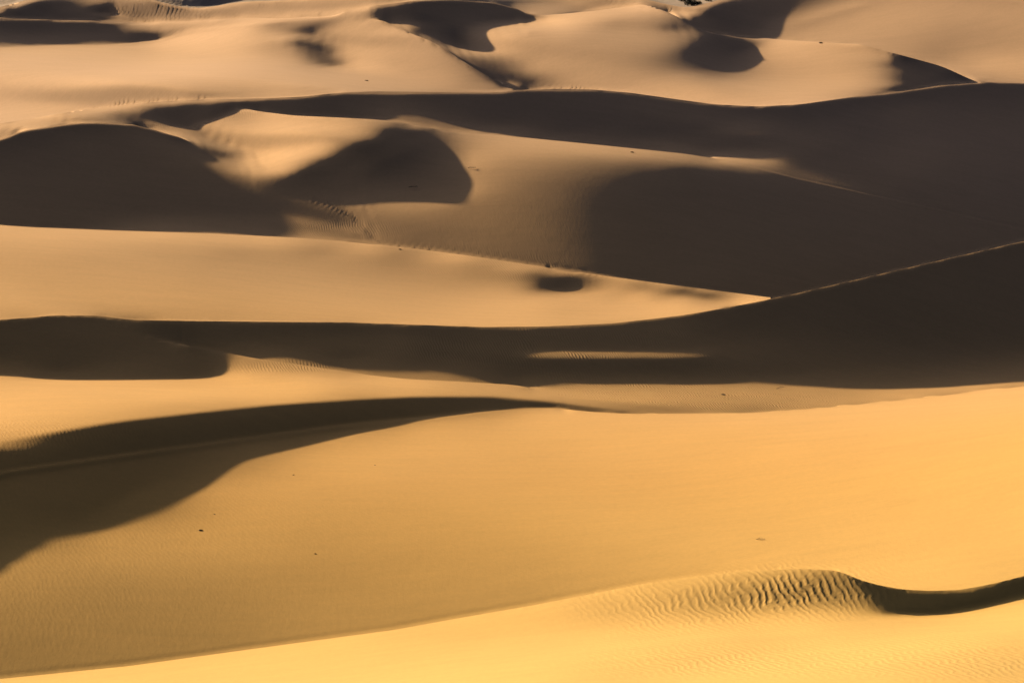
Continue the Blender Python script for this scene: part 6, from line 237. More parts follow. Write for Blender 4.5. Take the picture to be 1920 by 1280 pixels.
97,0,-1,1,6,16,7,-7,-23,-10,-11,-6,1,4,1,-8,-15,-17,-7,1,7,12,15,16,15,13,10,0,-5,-10,-8,-8,-8,-6,-5,-5,-6,-6,-7,-7,-6,-8,-6,-8,-7,-6,-7,-8,-9,-9,-11,-11,-11,-10,-9,-7,-5,-3,-2,0,2,2,3,3,3,2,2,1,4,2,4,2,3,4,6,9,12,7,3,-5,-4,-2,6,8,7,-3,-5,6,26,14,-5,-7,-2,-1,0,0,0,0,0,0,0,0,0,0,0,0,0,0,0,0,0,0,0,0,0,0,0,0,0,0,0,0,0,0,0,0,0,0,0,0,0,0,
98,-5,-1,0,3,19,16,3,-19,-13,-13,-11,-7,5,8,7,-14,-23,-18,-9,-1,9,19,23,20,16,17,9,-4,-11,-14,-11,-9,-8,-6,-5,-5,-5,-5,-6,-7,-6,-7,-6,-5,-7,-5,-6,-5,-6,-11,-13,-17,-15,-13,-10,-9,-6,-2,1,4,10,7,2,1,2,2,-1,0,0,4,0,2,5,7,10,19,9,1,1,-11,-4,4,6,5,1,-13,2,38,8,-5,-7,-2,-1,0,0,0,0,0,0,0,0,0,0,0,0,0,0,0,0,0,0,0,0,0,0,0,0,0,0,0,0,0,0,0,0,0,0,0,0,0,0,
90,-4,-2,0,1,17,25,6,-15,-15,-8,-17,-12,-1,8,18,0,-21,-35,-12,-7,4,20,40,12,23,18,7,2,-19,-17,-13,-10,-8,-7,7,-9,-7,-6,-5,-5,-6,-6,-5,-5,-5,-5,-5,-3,11,-11,-21,-20,-4,-16,-14,-11,4,-12,-1,7,30,-9,-3,2,2,2,3,-10,4,2,1,-6,9,11,-3,23,2,14,6,-22,-9,2,8,5,-2,-7,1,41,4,-7,-6,-2,-1,0,0,0,0,0,0,0,0,0,0,0,0,0,0,0,0,0,0,0,0,0,0,0,0,0,0,0,0,0,0,0,0,0,0,0,0,0,0,
-454,44,47,43,39,19,22,29,41,25,19,21,4,-20,-28,-29,12,29,15,-32,-22,-33,-53,-49,-9,-15,-7,4,28,70,64,50,38,28,20,-2,13,3,-1,-4,-7,-8,-9,-11,-14,-12,-15,-14,-13,-17,4,16,12,-14,-3,-9,-2,-14,16,7,7,-13,38,17,8,9,7,5,1,-24,-30,-32,-39,-60,-54,-28,-59,-27,-29,2,53,27,6,8,-9,-20,-49,-121,-178,5,157,157,80,17,-14,-23,-45,-46,-27,-39,-51,-28,-45,-52,-31,-58,-46,-32,-58,-45,-34,-56,-47,-36,-57,-54,-37,-64,-45,-34,2,2,-31,189,607,601,602,599,597,596,587,574,
2,0,0,0,0,0,0,0,0,0,0,0,0,0,0,0,0,0,0,0,0,2,0,0,2,4,5,6,6,3,3,1,1,1,1,11,3,2,3,1,1,1,0,0,2,0,2,1,-1,14,-2,-3,-4,14,-4,-3,-5,13,-7,-4,-5,10,-5,-1,2,2,2,2,-4,1,3,3,9,-6,4,-1,4,-2,10,1,-1,7,7,0,5,8,8,3,-5,14,-4,0,14,-7,13,-9,9,11,-9,4,15,-9,7,12,-10,16,3,-11,16,3,-8,14,4,-8,11,8,-11,16,-4,-2,3,9,-12,11,-15,-22,-21,-18,-17,-19,-17,-15,
1,0,0,0,0,0,0,0,0,0,0,0,0,0,0,0,0,0,0,0,1,1,1,-1,3,4,6,6,2,2,0,3,2,3,4,7,-1,1,1,2,2,3,4,4,3,4,4,3,5,-12,6,7,6,-10,3,6,4,-11,0,4,3,-11,1,1,-1,-1,1,3,13,3,0,0,0,9,1,2,3,0,-1,6,4,4,6,6,4,7,4,4,5,4,4,4,3,3,4,2,5,3,4,2,4,3,3,4,3,3,3,3,2,3,3,3,3,3,4,3,4,3,3,2,2,1,2,-7,-20,-18,-19,-20,-20,-17,-19,-20,
2,0,0,0,0,0,0,0,0,0,0,0,0,0,0,0,0,0,0,0,0,1,1,0,2,4,5,4,2,3,3,5,7,5,4,-6,1,7,6,5,4,2,2,2,2,2,2,3,2,2,2,1,1,1,1,0,0,-1,0,-2,-2,-1,0,-1,1,2,1,2,3,2,3,1,3,2,3,2,2,2,0,2,3,4,6,5,6,5,6,4,4,4,5,3,4,4,3,3,4,2,3,4,2,4,3,4,3,3,3,3,2,3,3,2,4,3,4,3,3,3,4,3,0,1,3,-7,-20,-18,-20,-19,-17,-19,-18,-17,
2,0,0,0,0,0,0,0,0,0,0,0,0,0,0,0,0,0,0,0,1,0,0,1,2,4,5,3,4,5,8,4,3,4,2,1,5,3,3,3,2,2,1,2,3,2,3,1,3,1,2,1,1,1,1,1,-1,0,-1,-1,-1,-1,-2,1,0,0,3,2,2,2,3,2,2,3,3,1,2,2,2,1,2,4,4,5,6,6,5,5,4,5,4,4,3,5,2,4,3,3,3,2,4,3,4,2,4,3,3,3,3,2,2,4,2,4,3,3,4,3,3,2,2,0,3,-6,-20,-18,-19,-18,-19,-18,-17,-17,
1,0,0,0,0,0,0,0,0,0,0,0,0,0,0,0,0,0,0,0,1,1,0,1,2,4,5,2,7,8,3,4,3,3,3,3,3,3,4,2,2,2,2,2,1,3,2,3,1,2,2,1,0,1,2,1,-1,0,-1,-2,-2,-1,0,-1,1,2,1,3,2,3,1,2,3,3,2,2,1,2,2,2,2,3,4,4,6,6,6,4,5,4,4,4,3,5,2,4,3,4,2,4,2,3,3,4,3,4,3,2,3,2,3,2,3,3,3,4,3,4,2,3,0,2,2,-7,-19,-18,-18,-19,-17,-18,-17,-17,
2,0,0,0,0,0,0,0,0,0,0,0,0,0,0,0,0,0,0,0,0,1,0,0,3,3,4,6,9,5,3,3,3,3,3,3,3,3,3,3,2,1,2,2,2,2,2,2,2,2,1,1,1,1,1,1,1,-2,0,-1,-1,-1,-2,0,0,1,2,3,2,3,2,2,2,3,3,2,2,2,1,1,3,2,3,4,5,6,6,5,4,5,5,3,3,4,4,3,4,3,3,2,4,2,4,3,3,3,3,3,3,2,3,2,3,3,3,3,3,3,4,3,1,0,3,-6,-19,-18,-19,-17,-18,-17,-18,-18,
2,0,0,0,0,0,0,0,0,0,0,0,0,0,0,0,0,0,0,0,0,1,1,0,2,3,3,11,6,3,3,4,3,3,2,3,4,3,3,2,2,2,2,2,2,2,2,2,2,1,2,1,1,0,1,1,0,0,-1,-1,-1,-2,0,-1,1,1,2,2,4,1,2,3,2,3,3,2,1,2,2,2,1,3,3,3,4,6,5,6,5,4,4,3,4,5,2,5,3,3,4,3,1,4,3,3,4,2,3,3,3,3,2,3,2,3,3,3,3,3,4,2,1,0,3,-7,-18,-18,-17,-19,-17,-17,-18,-16,
1,0,0,0,0,0,0,0,0,0,0,0,0,0,0,0,0,0,0,0,2,-1,1,1,1,3,5,10,5,4,4,2,4,2,4,3,2,4,2,3,2,2,1,2,2,1,2,3,1,2,1,1,1,1,1,1,0,0,-1,-1,-1,0,-2,0,0,0,3,4,2,3,1,2,3,3,2,2,2,3,2,1,2,2,3,2,4,4,6,5,4,5,3,4,4,4,4,4,4,4,2,3,4,2,3,3,3,4,3,3,2,3,2,2,3,2,3,4,3,3,2,3,1,1,3,-6,-19,-18,-18,-16,-18,-17,-17,-17,
2,0,0,0,0,0,0,0,0,0,0,0,0,0,0,0,0,0,0,0,0,1,0,1,1,3,5,11,4,4,3,4,3,3,2,3,4,2,4,2,2,1,2,1,2,2,2,2,2,0,2,2,0,1,1,0,0,0,0,0,-1,-1,-2,-1,0,2,3,2,4,2,2,2,3,2,3,2,2,3,2,2,2,1,2,3,2,4,4,5,5,4,5,3,3,6,2,5,5,3,4,3,3,3,2,4,2,3,3,4,3,2,2,3,2,2,3,2,4,3,4,2,1,1,2,-6,-18,-18,-17,-17,-17,-18,-17,-17,
2,0,0,0,0,0,0,0,0,0,0,0,0,0,0,0,0,0,0,0,0,0,1,0,2,4,5,9,5,4,4,3,3,3,3,2,3,4,2,2,2,2,1,2,1,2,2,2,1,2,1,1,1,1,0,1,1,0,0,-1,-1,-1,-1,-1,0,2,1,4,3,2,1,2,4,3,3,1,2,3,2,3,2,1,2,2,2,2,4,3,5,5,4,4,4,4,4,5,4,4,4,4,3,3,3,3,3,3,3,2,3,3,3,1,2,3,3,3,3,3,3,2,1,1,2,-5,-18,-17,-17,-18,-16,-17,-18,-17,
1,0,0,0,0,0,0,0,0,0,0,0,0,0,0,0,0,0,0,0,1,1,0,0,2,3,8,7,5,5,2,4,3,2,3,3,3,2,3,3,1,2,2,1,2,1,2,1,2,1,1,2,1,0,1,1,0,1,-1,1,-1,-1,-1,-1,0,0,3,3,2,2,2,3,2,2,2,3,1,3,4,2,2,2,2,2,1,3,2,2,4,5,4,4,4,6,3,5,5,5,4,3,4,3,3,3,3,3,3,3,3,3,2,2,3,2,1,3,3,3,3,3,1,1,3,-7,-17,-17,-18,-16,-17,-17,-17,-17,
2,0,0,0,0,0,0,0,0,0,0,0,0,0,0,0,0,0,0,0,0,1,0,0,2,4,7,7,5,4,4,2,4,3,2,3,3,3,2,3,1,2,1,1,1,3,1,1,1,2,2,1,1,0,1,1,1,0,1,-1,0,-1,-1,-1,-1,1,2,3,2,1,1,1,1,3,1,1,3,2,4,3,2,4,3,1,3,2,1,3,3,4,4,4,4,6,4,5,5,5,4,5,3,4,4,2,3,2,4,3,3,2,3,3,1,2,3,2,2,4,3,2,2,0,2,-5,-17,-17,-16,-18,-16,-18,-17,-17,
2,0,0,0,0,0,0,0,0,0,0,0,0,0,0,0,0,0,0,0,0,0,2,-1,1,4,8,7,5,4,3,4,2,3,3,3,2,3,3,1,3,0,2,2,2,0,1,2,2,1,1,2,1,1,0,1,1,1,0,0,-1,-1,-1,0,-1,-1,1,3,0,-1,2,0,-1,1,-2,2,1,2,4,4,3,4,3,3,5,3,4,2,3,4,5,4,4,6,4,5,6,4,6,4,5,4,3,3,3,3,3,3,3,3,3,2,2,2,2,2,3,2,2,4,0,2,3,-6,-16,-17,-18,-16,-17,-16,-19,-16,
1,0,0,0,0,0,0,0,0,0,0,0,0,0,0,0,0,0,0,0,0,2,0,0,2,5,6,7,5,4,3,4,3,3,2,2,3,3,2,3,0,3,1,1,1,2,1,1,1,1,3,1,1,1,1,1,0,1,0,0,-1,0,0,-1,-1,-1,0,0,-3,-1,0,-3,1,-1,-1,1,1,2,4,0,2,4,0,6,7,6,5,6,6,3,5,4,4,5,4,7,4,7,4,6,5,4,4,4,3,3,2,3,3,3,2,3,2,2,2,2,2,2,3,3,1,1,2,-5,-16,-16,-16,-17,-17,-18,-17,-17,
2,0,0,0,0,0,0,0,0,0,0,0,0,0,0,0,0,0,0,0,0,0,1,1,1,5,6,7,5,4,4,2,4,2,3,3,2,2,3,2,1,1,2,2,1,1,1,1,1,3,1,2,1,0,1,1,1,0,1,0,0,-1,-1,0,0,-2,-2,-3,-3,-2,-1,-1,0,2,2,2,1,3,0,2,2,1,3,1,3,5,9,8,5,5,4,4,4,5,4,4,7,5,6,5,5,6,4,4,3,3,3,3,2,4,3,2,3,2,1,2,2,3,2,2,2,0,4,-6,-16,-16,-17,-16,-16,-18,-18,-17,
1,0,0,0,0,0,0,0,0,0,0,0,0,0,0,0,0,0,0,0,1,1,0,0,2,6,5,7,5,4,3,4,2,4,2,2,3,2,3,1,2,1,2,1,2,1,1,0,3,1,2,2,0,1,1,2,0,1,0,0,-1,0,-1,0,0,-2,-2,-4,-3,0,-1,2,4,3,7,2,4,3,1,3,3,0,3,-1,-2,2,4,4,4,5,3,3,3,5,4,5,4,5,7,5,6,5,5,4,4,4,3,2,4,3,3,3,2,1,3,2,2,2,3,1,1,1,2,-4,-16,-16,-16,-16,-17,-19,-17,-17,
2,0,0,0,0,0,0,0,0,0,0,0,0,0,0,0,0,0,0,0,0,0,1,0,2,5,6,7,5,5,2,3,4,2,2,3,2,3,1,2,2,2,0,3,1,1,1,2,1,2,2,1,1,1,2,0,2,-1,1,-1,0,-1,1,0,0,-1,-3,-3,1,1,2,4,4,6,5,3,4,3,3,3,2,3,3,0,-1,-1,-2,-1,1,2,3,2,3,3,3,4,5,5,5,6,5,5,6,5,5,3,4,4,3,2,3,3,3,3,1,2,2,2,2,2,1,1,2,-5,-15,-16,-16,-16,-17,-18,-18,-17,
1,0,0,0,0,0,0,0,0,0,0,0,0,0,0,0,0,0,0,0,1,1,0,0,1,7,5,6,5,5,3,4,3,2,3,2,2,2,3,1,1,1,2,1,2,1,1,2,2,2,2,1,1,1,1,2,0,1,-1,0,0,0,-1,1,0,0,-1,2,2,3,2,3,5,4,5,3,3,2,3,3,4,3,1,1,0,0,-3,-5,-2,1,3,2,1,3,1,4,4,4,5,6,5,6,5,5,5,4,4,4,4,3,4,2,3,2,2,2,2,2,3,2,0,0,3,-6,-15,-16,-15,-17,-17,-18,-17,-18,
1,0,0,0,0,0,0,0,0,0,0,0,0,0,0,0,0,0,0,0,1,0,1,0,2,5,6,7,5,3,4,3,3,3,2,3,2,2,1,2,1,2,2,1,1,2,2,1,3,2,1,1,1,0,2,1,1,0,0,0,0,0,0,1,1,0,1,2,5,2,3,3,2,5,2,3,2,4,2,4,2,3,2,2,0,-1,-1,-4,-3,0,0,2,1,1,2,3,3,4,4,4,6,5,5,6,5,5,4,4,4,4,3,4,3,3,2,2,1,2,2,2,0,1,1,-5,-16,-15,-16,-14,-18,-18,-18,-18,
2,0,0,0,0,0,0,0,0,0,0,0,0,0,0,0,0,0,0,0,-1,2,1,-1,2,5,6,7,5,4,3,4,3,2,3,1,3,2,1,1,1,1,1,3,2,1,2,3,2,1,2,1,0,1,1,2,0,1,0,0,0,0,1,0,1,1,2,4,4,3,2,2,3,3,3,2,1,2,4,2,3,2,3,0,2,0,-1,-2,-2,-3,1,0,1,2,0,2,3,4,3,4,4,5,6,5,5,6,4,5,3,5,4,4,2,4,3,1,2,2,2,1,1,0,2,-6,-16,-17,-14,-16,-17,-18,-18,-19,
1,0,0,0,0,0,0,0,0,0,0,0,0,0,0,0,0,0,0,0,1,1,0,0,3,5,5,7,4,5,3,3,3,3,2,3,1,2,2,1,0,1,2,1,2,3,2,3,2,2,1,1,-1,1,2,1,1,0,0,-1,0,1,1,2,0,1,2,4,5,3,3,1,3,1,2,2,2,2,3,2,3,2,1,2,1,1,-1,0,-2,-2,-1,1,1,1,1,1,2,2,3,4,4,4,5,5,6,4,6,4,5,4,4,4,5,2,3,3,3,1,1,3,0,-1,1,-5,-18,-16,-16,-16,-16,-16,-21,-17,
1,0,0,0,0,0,0,0,0,0,0,0,0,0,0,0,0,0,0,0,1,0,2,-1,3,4,6,6,6,4,3,3,3,3,2,2,2,1,2,0,1,1,1,2,2,2,3,3,3,2,0,0,0,2,1,1,1,0,-1,1,0,1,1,1,1,2,2,4,4,3,1,2,2,2,2,1,2,2,2,2,2,2,2,2,0,1,0,-1,-1,0,-1,0,0,2,0,2,1,2,2,3,3,4,4,6,4,6,5,5,5,5,5,4,3,5,3,4,1,3,2,0,0,-1,2,-7,-18,-18,-16,-15,-16,-19,-19,-15,
2,0,0,0,0,0,0,0,0,0,0,0,0,0,0,0,0,0,0,0,0,1,1,-1,4,3,5,8,4,4,4,3,4,2,2,2,1,2,0,2,0,1,1,1,3,2,4,3,3,1,1,-1,0,1,2,1,0,0,0,0,1,0,1,2,2,1,3,4,2,4,2,1,2,1,2,1,1,2,1,2,1,2,1,0,1,0,0,0,0,0,0,0,1,2,1,1,2,1,2,1,3,4,4,4,6,5,6,5,5,4,4,5,5,3,5,3,4,2,2,1,0,0,-1,-6,-19,-18,-17,-18,-18,-18,-16,-13,
1,0,0,0,0,0,0,0,0,0,0,0,0,0,0,0,0,0,0,0,1,0,2,-1,3,5,5,7,5,4,2,4,3,2,3,1,2,1,1,0,1,0,1,2,2,4,3,4,3,1,-2,0,1,1,0,1,1,-1,1,0,0,2,2,1,2,2,3,2,4,2,2,2,1,2,0,1,0,1,1,0,0,1,0,0,1,0,-1,0,1,0,-1,0,2,4,2,4,2,1,0,2,2,3,3,5,5,5,5,6,5,5,5,4,4,5,4,4,4,4,3,1,-2,-1,1,-6,-21,-19,-21,-19,-19,-16,-12,-11,
1,0,0,0,0,0,0,0,0,0,0,0,0,0,0,0,0,0,0,0,1,1,1,-1,3,4,6,6,5,4,4,3,3,3,2,2,1,0,1,1,0,1,1,1,2,3,3,4,2,1,0,-1,2,1,1,0,-1,0,0,0,2,1,2,3,2,1,2,3,2,3,2,1,1,1,1,-1,-1,0,-1,0,-1,-1,0,0,0,-1,-1,1,0,0,-1,1,2,4,2,3,3,3,3,1,2,2,4,3,4,7,6,6,5,6,5,4,4,4,4,4,5,4,3,3,0,-2,1,-8,-20,-22,-22,-21,-19,-14,-10,-8,
2,0,0,0,0,0,0,0,0,0,0,0,0,0,0,0,0,0,0,0,-1,1,3,-2,4,3,6,7,4,4,3,4,4,1,2,2,1,1,0,0,1,0,1,2,1,3,5,3,2,-1,-1,2,0,1,1,1,-1,0,-1,1,0,3,1,3,3,2,2,3,3,2,1,1,0,0,-1,-2,-1,-2,0,-2,-1,-3,-3,-2,-2,-2,-1,2,1,0,1,1,2,5,2,2,4,4,4,3,3,2,2,4,4,4,6,6,8,6,5,5,4,3,4,4,4,4,5,3,1,0,0,-5,-24,-24,-23,-22,-18,-12,-7,-6,
1,0,0,0,0,0,0,0,0,0,0,0,0,0,0,0,0,0,0,0,1,1,1,-1,3,5,5,6,5,4,2,5,3,3,1,1,1,1,1,-1,0,1,1,1,3,3,2,3,1,0,1,0,2,1,0,0,0,-1,0,0,2,1,3,2,3,3,2,3,1,1,1,0,0,-1,-2,-2,-3,-1,-2,-3,-4,-5,-5,-4,-3,-4,0,1,4,0,-2,2,3,5,4,3,2,5,5,5,3,4,4,2,4,5,4,6,5,7,6,5,5,4,4,4,4,5,4,4,3,1,2,-9,-25,-24,-22,-22,-18,-10,-5,-3,
1,0,0,0,0,0,0,0,0,0,0,0,0,0,0,0,0,0,0,0,1,0,2,-1,3,4,5,8,4,4,3,3,4,2,2,2,1,-1,0,1,0,0,1,1,3,2,3,1,1,0,1,2,1,1,1,-1,0,-1,-1,1,1,2,2,3,3,3,3,1,0,0,-1,0,0,0,-3,-3,-3,-3,-5,-5,-6,-6,-6,-4,-4,-1,-3,2,1,1,-1,0,2,4,3,5,5,4,5,6,6,4,4,4,3,3,5,4,6,5,6,6,6,5,3,3,3,3,4,5,3,2,3,-7,-23,-22,-22,-20,-15,-9,-3,-1,
2,0,0,0,0,0,0,0,0,0,0,0,0,0,0,0,0,0,0,0,0,1,1,-1,4,3,6,6,5,3,3,4,4,2,2,1,0,1,0,-1,0,1,0,3,1,3,2,1,0,0,2,1,2,1,0,0,-1,-1,1,0,1,2,2,3,3,3,2,0,-2,-3,0,1,0,-3,-4,-4,-4,-5,-5,-6,-9,-6,-7,-3,0,-1,0,-2,0,0,0,0,0,0,1,3,5,7,6,7,7,6,4,3,4,3,3,5,4,5,5,6,5,6,4,3,2,2,2,3,2,4,4,-5,-17,-19,-18,-18,-14,-7,-2,1,
1,0,0,0,0,0,0,0,0,0,0,0,0,0,0,0,0,0,0,0,1,2,0,0,2,5,5,6,5,4,2,4,4,2,2,0,1,0,0,0,0,0,1,1,3,2,2,0,-1,2,1,2,2,0,1,-1,-1,0,-1,1,1,1,2,3,3,3,1,-2,-3,-3,0,1,0,-5,-7,-5,-7,-5,-6,-8,-7,-8,-3,-1,2,3,0,0,-1,-1,-1,-1,-3,-1,-2,0,2,5,7,7,5,6,6,5,3,3,2,2,5,5,4,5,4,5,5,4,2,0,1,2,2,4,5,-3,-9,-12,-15,-14,-13,-7,0,3,
1,0,0,0,0,0,0,0,0,0,0,0,0,0,0,0,0,0,0,0,1,1,2,-1,2,4,5,8,4,3,2,4,4,3,1,1,0,0,0,0,-1,1,1,2,2,2,1,0,1,-1,2,2,1,2,-1,0,-1,0,0,1,1,1,2,2,3,2,1,-4,-5,-2,-2,1,-4,-7,-8,-7,-5,-6,-7,-7,-6,-5,-2,4,5,4,4,1,-2,-2,-1,-2,-3,-5,-4,-3,-1,1,3,4,5,4,3,4,5,3,2,1,1,4,6,3,3,2,5,6,3,2,-1,0,2,4,8,2,2,-6,-10,-13,-12,-5,1,2,
2,0,0,0,0,0,0,0,0,0,0,0,0,0,0,0,0,0,0,0,-1,2,1,0,3,3,6,6,5,3,1,5,2,3,2,2,1,-1,-1,0,0,0,2,1,2,2,1,0,-1,2,1,2,1,0,0,0,0,-1,0,1,1,2,1,3,2,1,-1,-3,-6,-4,0,-2,-7,-10,-11,-7,-7,-6,-5,-4,-3,1,3,6,6,9,5,1,0,0,0,-4,-6,-5,-7,-5,-6,-5,-3,-2,2,2,1,0,-1,2,3,2,0,1,3,4,1,-1,1,4,7,5,1,1,6,8,12,6,15,2,-9,-14,-11,-5,2,2,
1,0,0,0,0,0,0,0,0,0,0,0,0,0,0,0,0,0,0,0,1,2,0,0,2,5,5,6,4,3,2,3,2,-1,6,0,-3,4,0,-2,0,1,1,4,2,1,1,1,0,1,1,2,1,0,0,0,-1,0,1,-1,2,0,3,1,2,2,0,-4,-5,-6,-3,-7,-12,-14,-11,-9,-6,-3,-1,1,4,7,7,7,8,5,5,4,2,3,2,-3,-7,-10,-8,-9,-8,-9,-9,-5,-6,-2,-2,-3,-4,-5,-4,0,4,1,-1,-1,-2,-1,-1,2,3,6,6,7,12,16,16,12,25,8,-6,-11,-12,-6,2,3,
1,0,0,0,0,0,0,0,0,0,0,0,0,0,0,0,0,0,0,0,1,1,1,0,2,4,6,6,5,2,1,-6,10,3,0,-3,5,-2,-1,0,1,-1,1,5,3,2,0,-1,-1,0,1,2,4,1,-4,1,-3,6,-3,-3,8,-3,3,1,-1,6,-1,0,-3,-17,-3,-11,-17,-18,-14,-4,-2,0,4,8,11,10,10,7,5,4,4,3,5,5,4,-1,-6,-11,-12,-10,-10,-11,-12,-12,-7,-8,-6,-6,-4,-10,-11,-9,-2,7,5,3,2,-2,-1,0,5,6,9,4,-1,4,15,18,45,20,3,-7,-11,-8,1,4,
2,0,0,0,0,0,0,0,0,0,0,0,0,0,0,0,0,0,0,0,0,2,0,0,3,3,5,7,4,3,0,-6,16,2,-2,2,2,-4,3,1,-1,1,1,-3,2,2,1,-5,1,2,1,2,-2,3,4,-6,5,-9,3,5,-7,6,4,-3,8,-8,3,3,-85,13,4,-5,-20,-9,-1,4,6,10,12,15,15,13,9,1,-2,1,0,1,6,7,9,1,-11,4,-25,-2,-17,-4,-8,-13,-22,5,-4,-8,-25,9,-10,-32,-15,12,21,18,8,-3,-16,6,-3,13,24,0,-10,-4,-2,-3,64,30,5,1,-11,-9,-1,2,
181,-51,-91,-49,-31,-19,-27,-22,-33,-3,-12,-8,0,5,9,14,3,0,26,40,68,0,0,0,0,0,0,0,0,0,0,0,-128,2,8,11,-5,9,-5,-16,-9,-8,-12,-8,-16,-15,-14,1,11,16,4,-28,-38,-57,-72,-59,-34,-3,10,16,30,36,32,38,11,44,9,1,238,0,0,0,0,0,0,0,0,0,0,0,0,0,0,0,0,0,0,0,0,0,0,0,0,0,0,0,0,0,0,0,6,-6,0,0,-2,2,0,0,0,-1,1,0,0,0,3,-4,4,-3,0,0,0,0,0,0,0,0,0,0,0,0,0,0,
257,-17,-11,-22,-15,-19,-9,-19,-16,-11,-5,-6,-8,-2,9,-9,-3,6,-8,1,14,3,-1,-1,-3,-4,-5,-6,-7,-7,-11,-51,53,-6,0,-10,-3,0,-11,-2,-3,-4,-3,-6,-6,-6,-6,-4,-6,-5,-6,-5,-4,1,5,-1,5,-2,1,4,-2,1,1,1,7,-3,2,1,-13,12,0,1,1,0,2,1,2,0,2,1,1,0,0,-1,0,0,-1,1,-1,0,0,0,1,-1,1,-1,0,0,0,0,0,0,0,0,0,0,0,0,-1,1,0,0,0,0,0,-1,1,-1,1,0,0,0,0,0,0,0,0,0,0,0,1,-1,
287,-29,-14,-16,-16,-15,-15,-14,-17,-10,-6,-7,-9,0,-7,5,-4,-4,3,0,-2,-2,-1,0,-4,-3,-5,-7,-5,-7,-10,-7,10,-5,-11,-2,2,-11,-4,-1,-3,-4,-5,-7,-5,-5,-4,-4,-2,-5,-7,-5,-5,-4,5,1,3,-2,3,2,-2,3,-1,2,7,-4,2,0,-12,13,0,-1,1,2,1,2,1,1,1,1,0,1,0,-1,0,-1,0,0,0,1,-1,0,0,0,0,0,0,0,0,0,0,0,0,0,0,0,0,-1,1,0,-1,0,1,0,0,0,0,0,0,0,-1,0,1,-1,1,1,-1,1,-1,0,0,0,
298,-46,-13,-13,-15,-15,-16,-14,-16,-7,-7,-8,-7,-2,-1,-1,-1,-3,-2,0,-2,-1,-2,-1,-1,-5,-5,-7,-5,-4,-7,7,-2,-8,-4,-3,-6,-5,-7,-3,-5,-5,-5,-7,-4,-5,-4,-5,-3,-5,-6,-6,-2,-3,2,2,2,1,0,3,-1,2,-2,4,6,-3,-1,2,-12,11,0,1,1,1,1,3,2,1,0,1,0,0,0,0,-1,0,0,-1,0,0,0,1,-1,1,-1,0,0,0,0,0,0,0,0,0,-1,0,1,0,-1,0,1,0,0,0,-1,1,0,0,0,0,0,0,0,0,0,0,1,-1,0,0,0,1,
301,-56,-11,-12,-14,-16,-14,-13,-16,-8,-7,-6,-7,-3,-1,-1,-1,-2,-1,-1,-2,-2,-1,0,-4,-3,-6,-6,-5,-4,-5,4,-3,-5,-4,-5,-3,-7,-6,-3,-4,-6,-5,-5,-5,-6,-7,-4,-5,-7,-7,-7,0,2,-3,6,-2,6,1,-2,4,1,-1,3,5,-1,0,3,-8,1,4,0,0,1,3,1,2,2,1,0,1,0,-1,-1,1,-1,-1,0,0,0,1,-1,0,0,0,0,0,0,0,0,0,0,0,0,0,0,0,0,0,0,0,0,0,0,0,0,0,0,0,0,0,0,0,0,0,0,0,0,1,-1,0,0,
302,-63,-14,-8,-12,-15,-15,-14,-15,-5,-7,-7,-6,-3,-1,-2,0,-2,-2,-2,-2,-1,0,-2,-2,-4,-5,-6,-4,-5,-3,1,-3,-4,-5,-3,-5,-7,-5,-4,-5,-5,-5,-6,-5,-6,-5,-5,-5,-6,-8,-6,-3,2,1,0,4,3,-2,1,6,-2,2,3,0,5,1,3,-11,0,2,3,0,2,2,2,2,2,1,1,-1,0,0,-1,0,0,-1,1,0,-1,0,0,1,-1,0,0,0,0,0,0,0,0,0,0,0,0,0,0,-1,1,-1,1,0,-1,1,0,0,0,0,0,0,0,0,0,1,-1,0,1,-1,1,-1,0,
312,-83,-14,-3,-12,-13,-15,-13,-14,-6,-7,-6,-6,-3,-1,-1,-1,-2,-2,-1,-2,-1,-1,-1,-3,-4,-6,-4,-5,-5,-2,-1,-2,-4,-4,-4,-4,-6,-5,-6,-5,-6,-5,-4,-6,-6,-6,-5,-6,-7,-7,-5,-2,1,2,1,3,1,0,2,4,-2,5,0,1,5,2,3,-11,1,1,1,2,2,2,3,1,1,2,0,1,-1,0,-1,0,-1,1,-1,0,1,-1,1,-1,0,0,0,0,0,0,1,-1,0,0,0,0,0,0,0,0,-1,1,0,0,0,0,0,-1,0,1,0,0,0,0,0,0,0,0,0,0,0,1,-1,
302,-120,13,8,-8,-13,-13,-13,-12,-7,-5,-7,-6,-3,-1,-1,-1,0,-3,-1,-3,-1,-1,0,-3,-5,-4,-6,-5,-3,-3,-2,-2,-3,-4,-3,-5,-8,-5,-4,-6,-5,-6,-5,-6,-8,-6,-5,-4,-7,-6,-4,-1,0,2,2,1,1,2,2,0,1,3,0,4,2,4,3,-10,-1,1,2,3,1,3,1,2,2,1,1,-1,1,-1,0,-1,0,-1,0,0,0,0,0,0,0,0,1,-1,0,0,0,0,-1,1,0,0,-1,1,-1,1,0,0,0,0,0,0,-1,1,0,0,0,0,0,0,0,0,0,1,-1,0,0,0,0,
270,-60,-87,60,3,-10,-12,-12,-11,-5,-5,-6,-7,-2,-2,-1,-1,-1,-1,-2,-2,-1,-2,-1,-2,-4,-5,-6,-3,-5,-2,-2,-3,-2,-4,-5,-4,-7,-5,-7,-6,-6,-5,-5,-7,-6,-6,-4,-7,-7,-6,-2,0,2,1,3,1,1,2,1,0,1,2,1,3,2,4,3,-10,1,0,2,2,2,3,2,2,1,1,0,1,-1,0,-1,0,0,-1,0,0,0,1,-1,0,0,0,0,0,0,0,0,0,0,0,0,-1,1,0,0,-1,1,-1,1,-1,1,0,0,0,0,0,0,-1,1,0,-1,1,1,-1,0,1,-1,0,1,
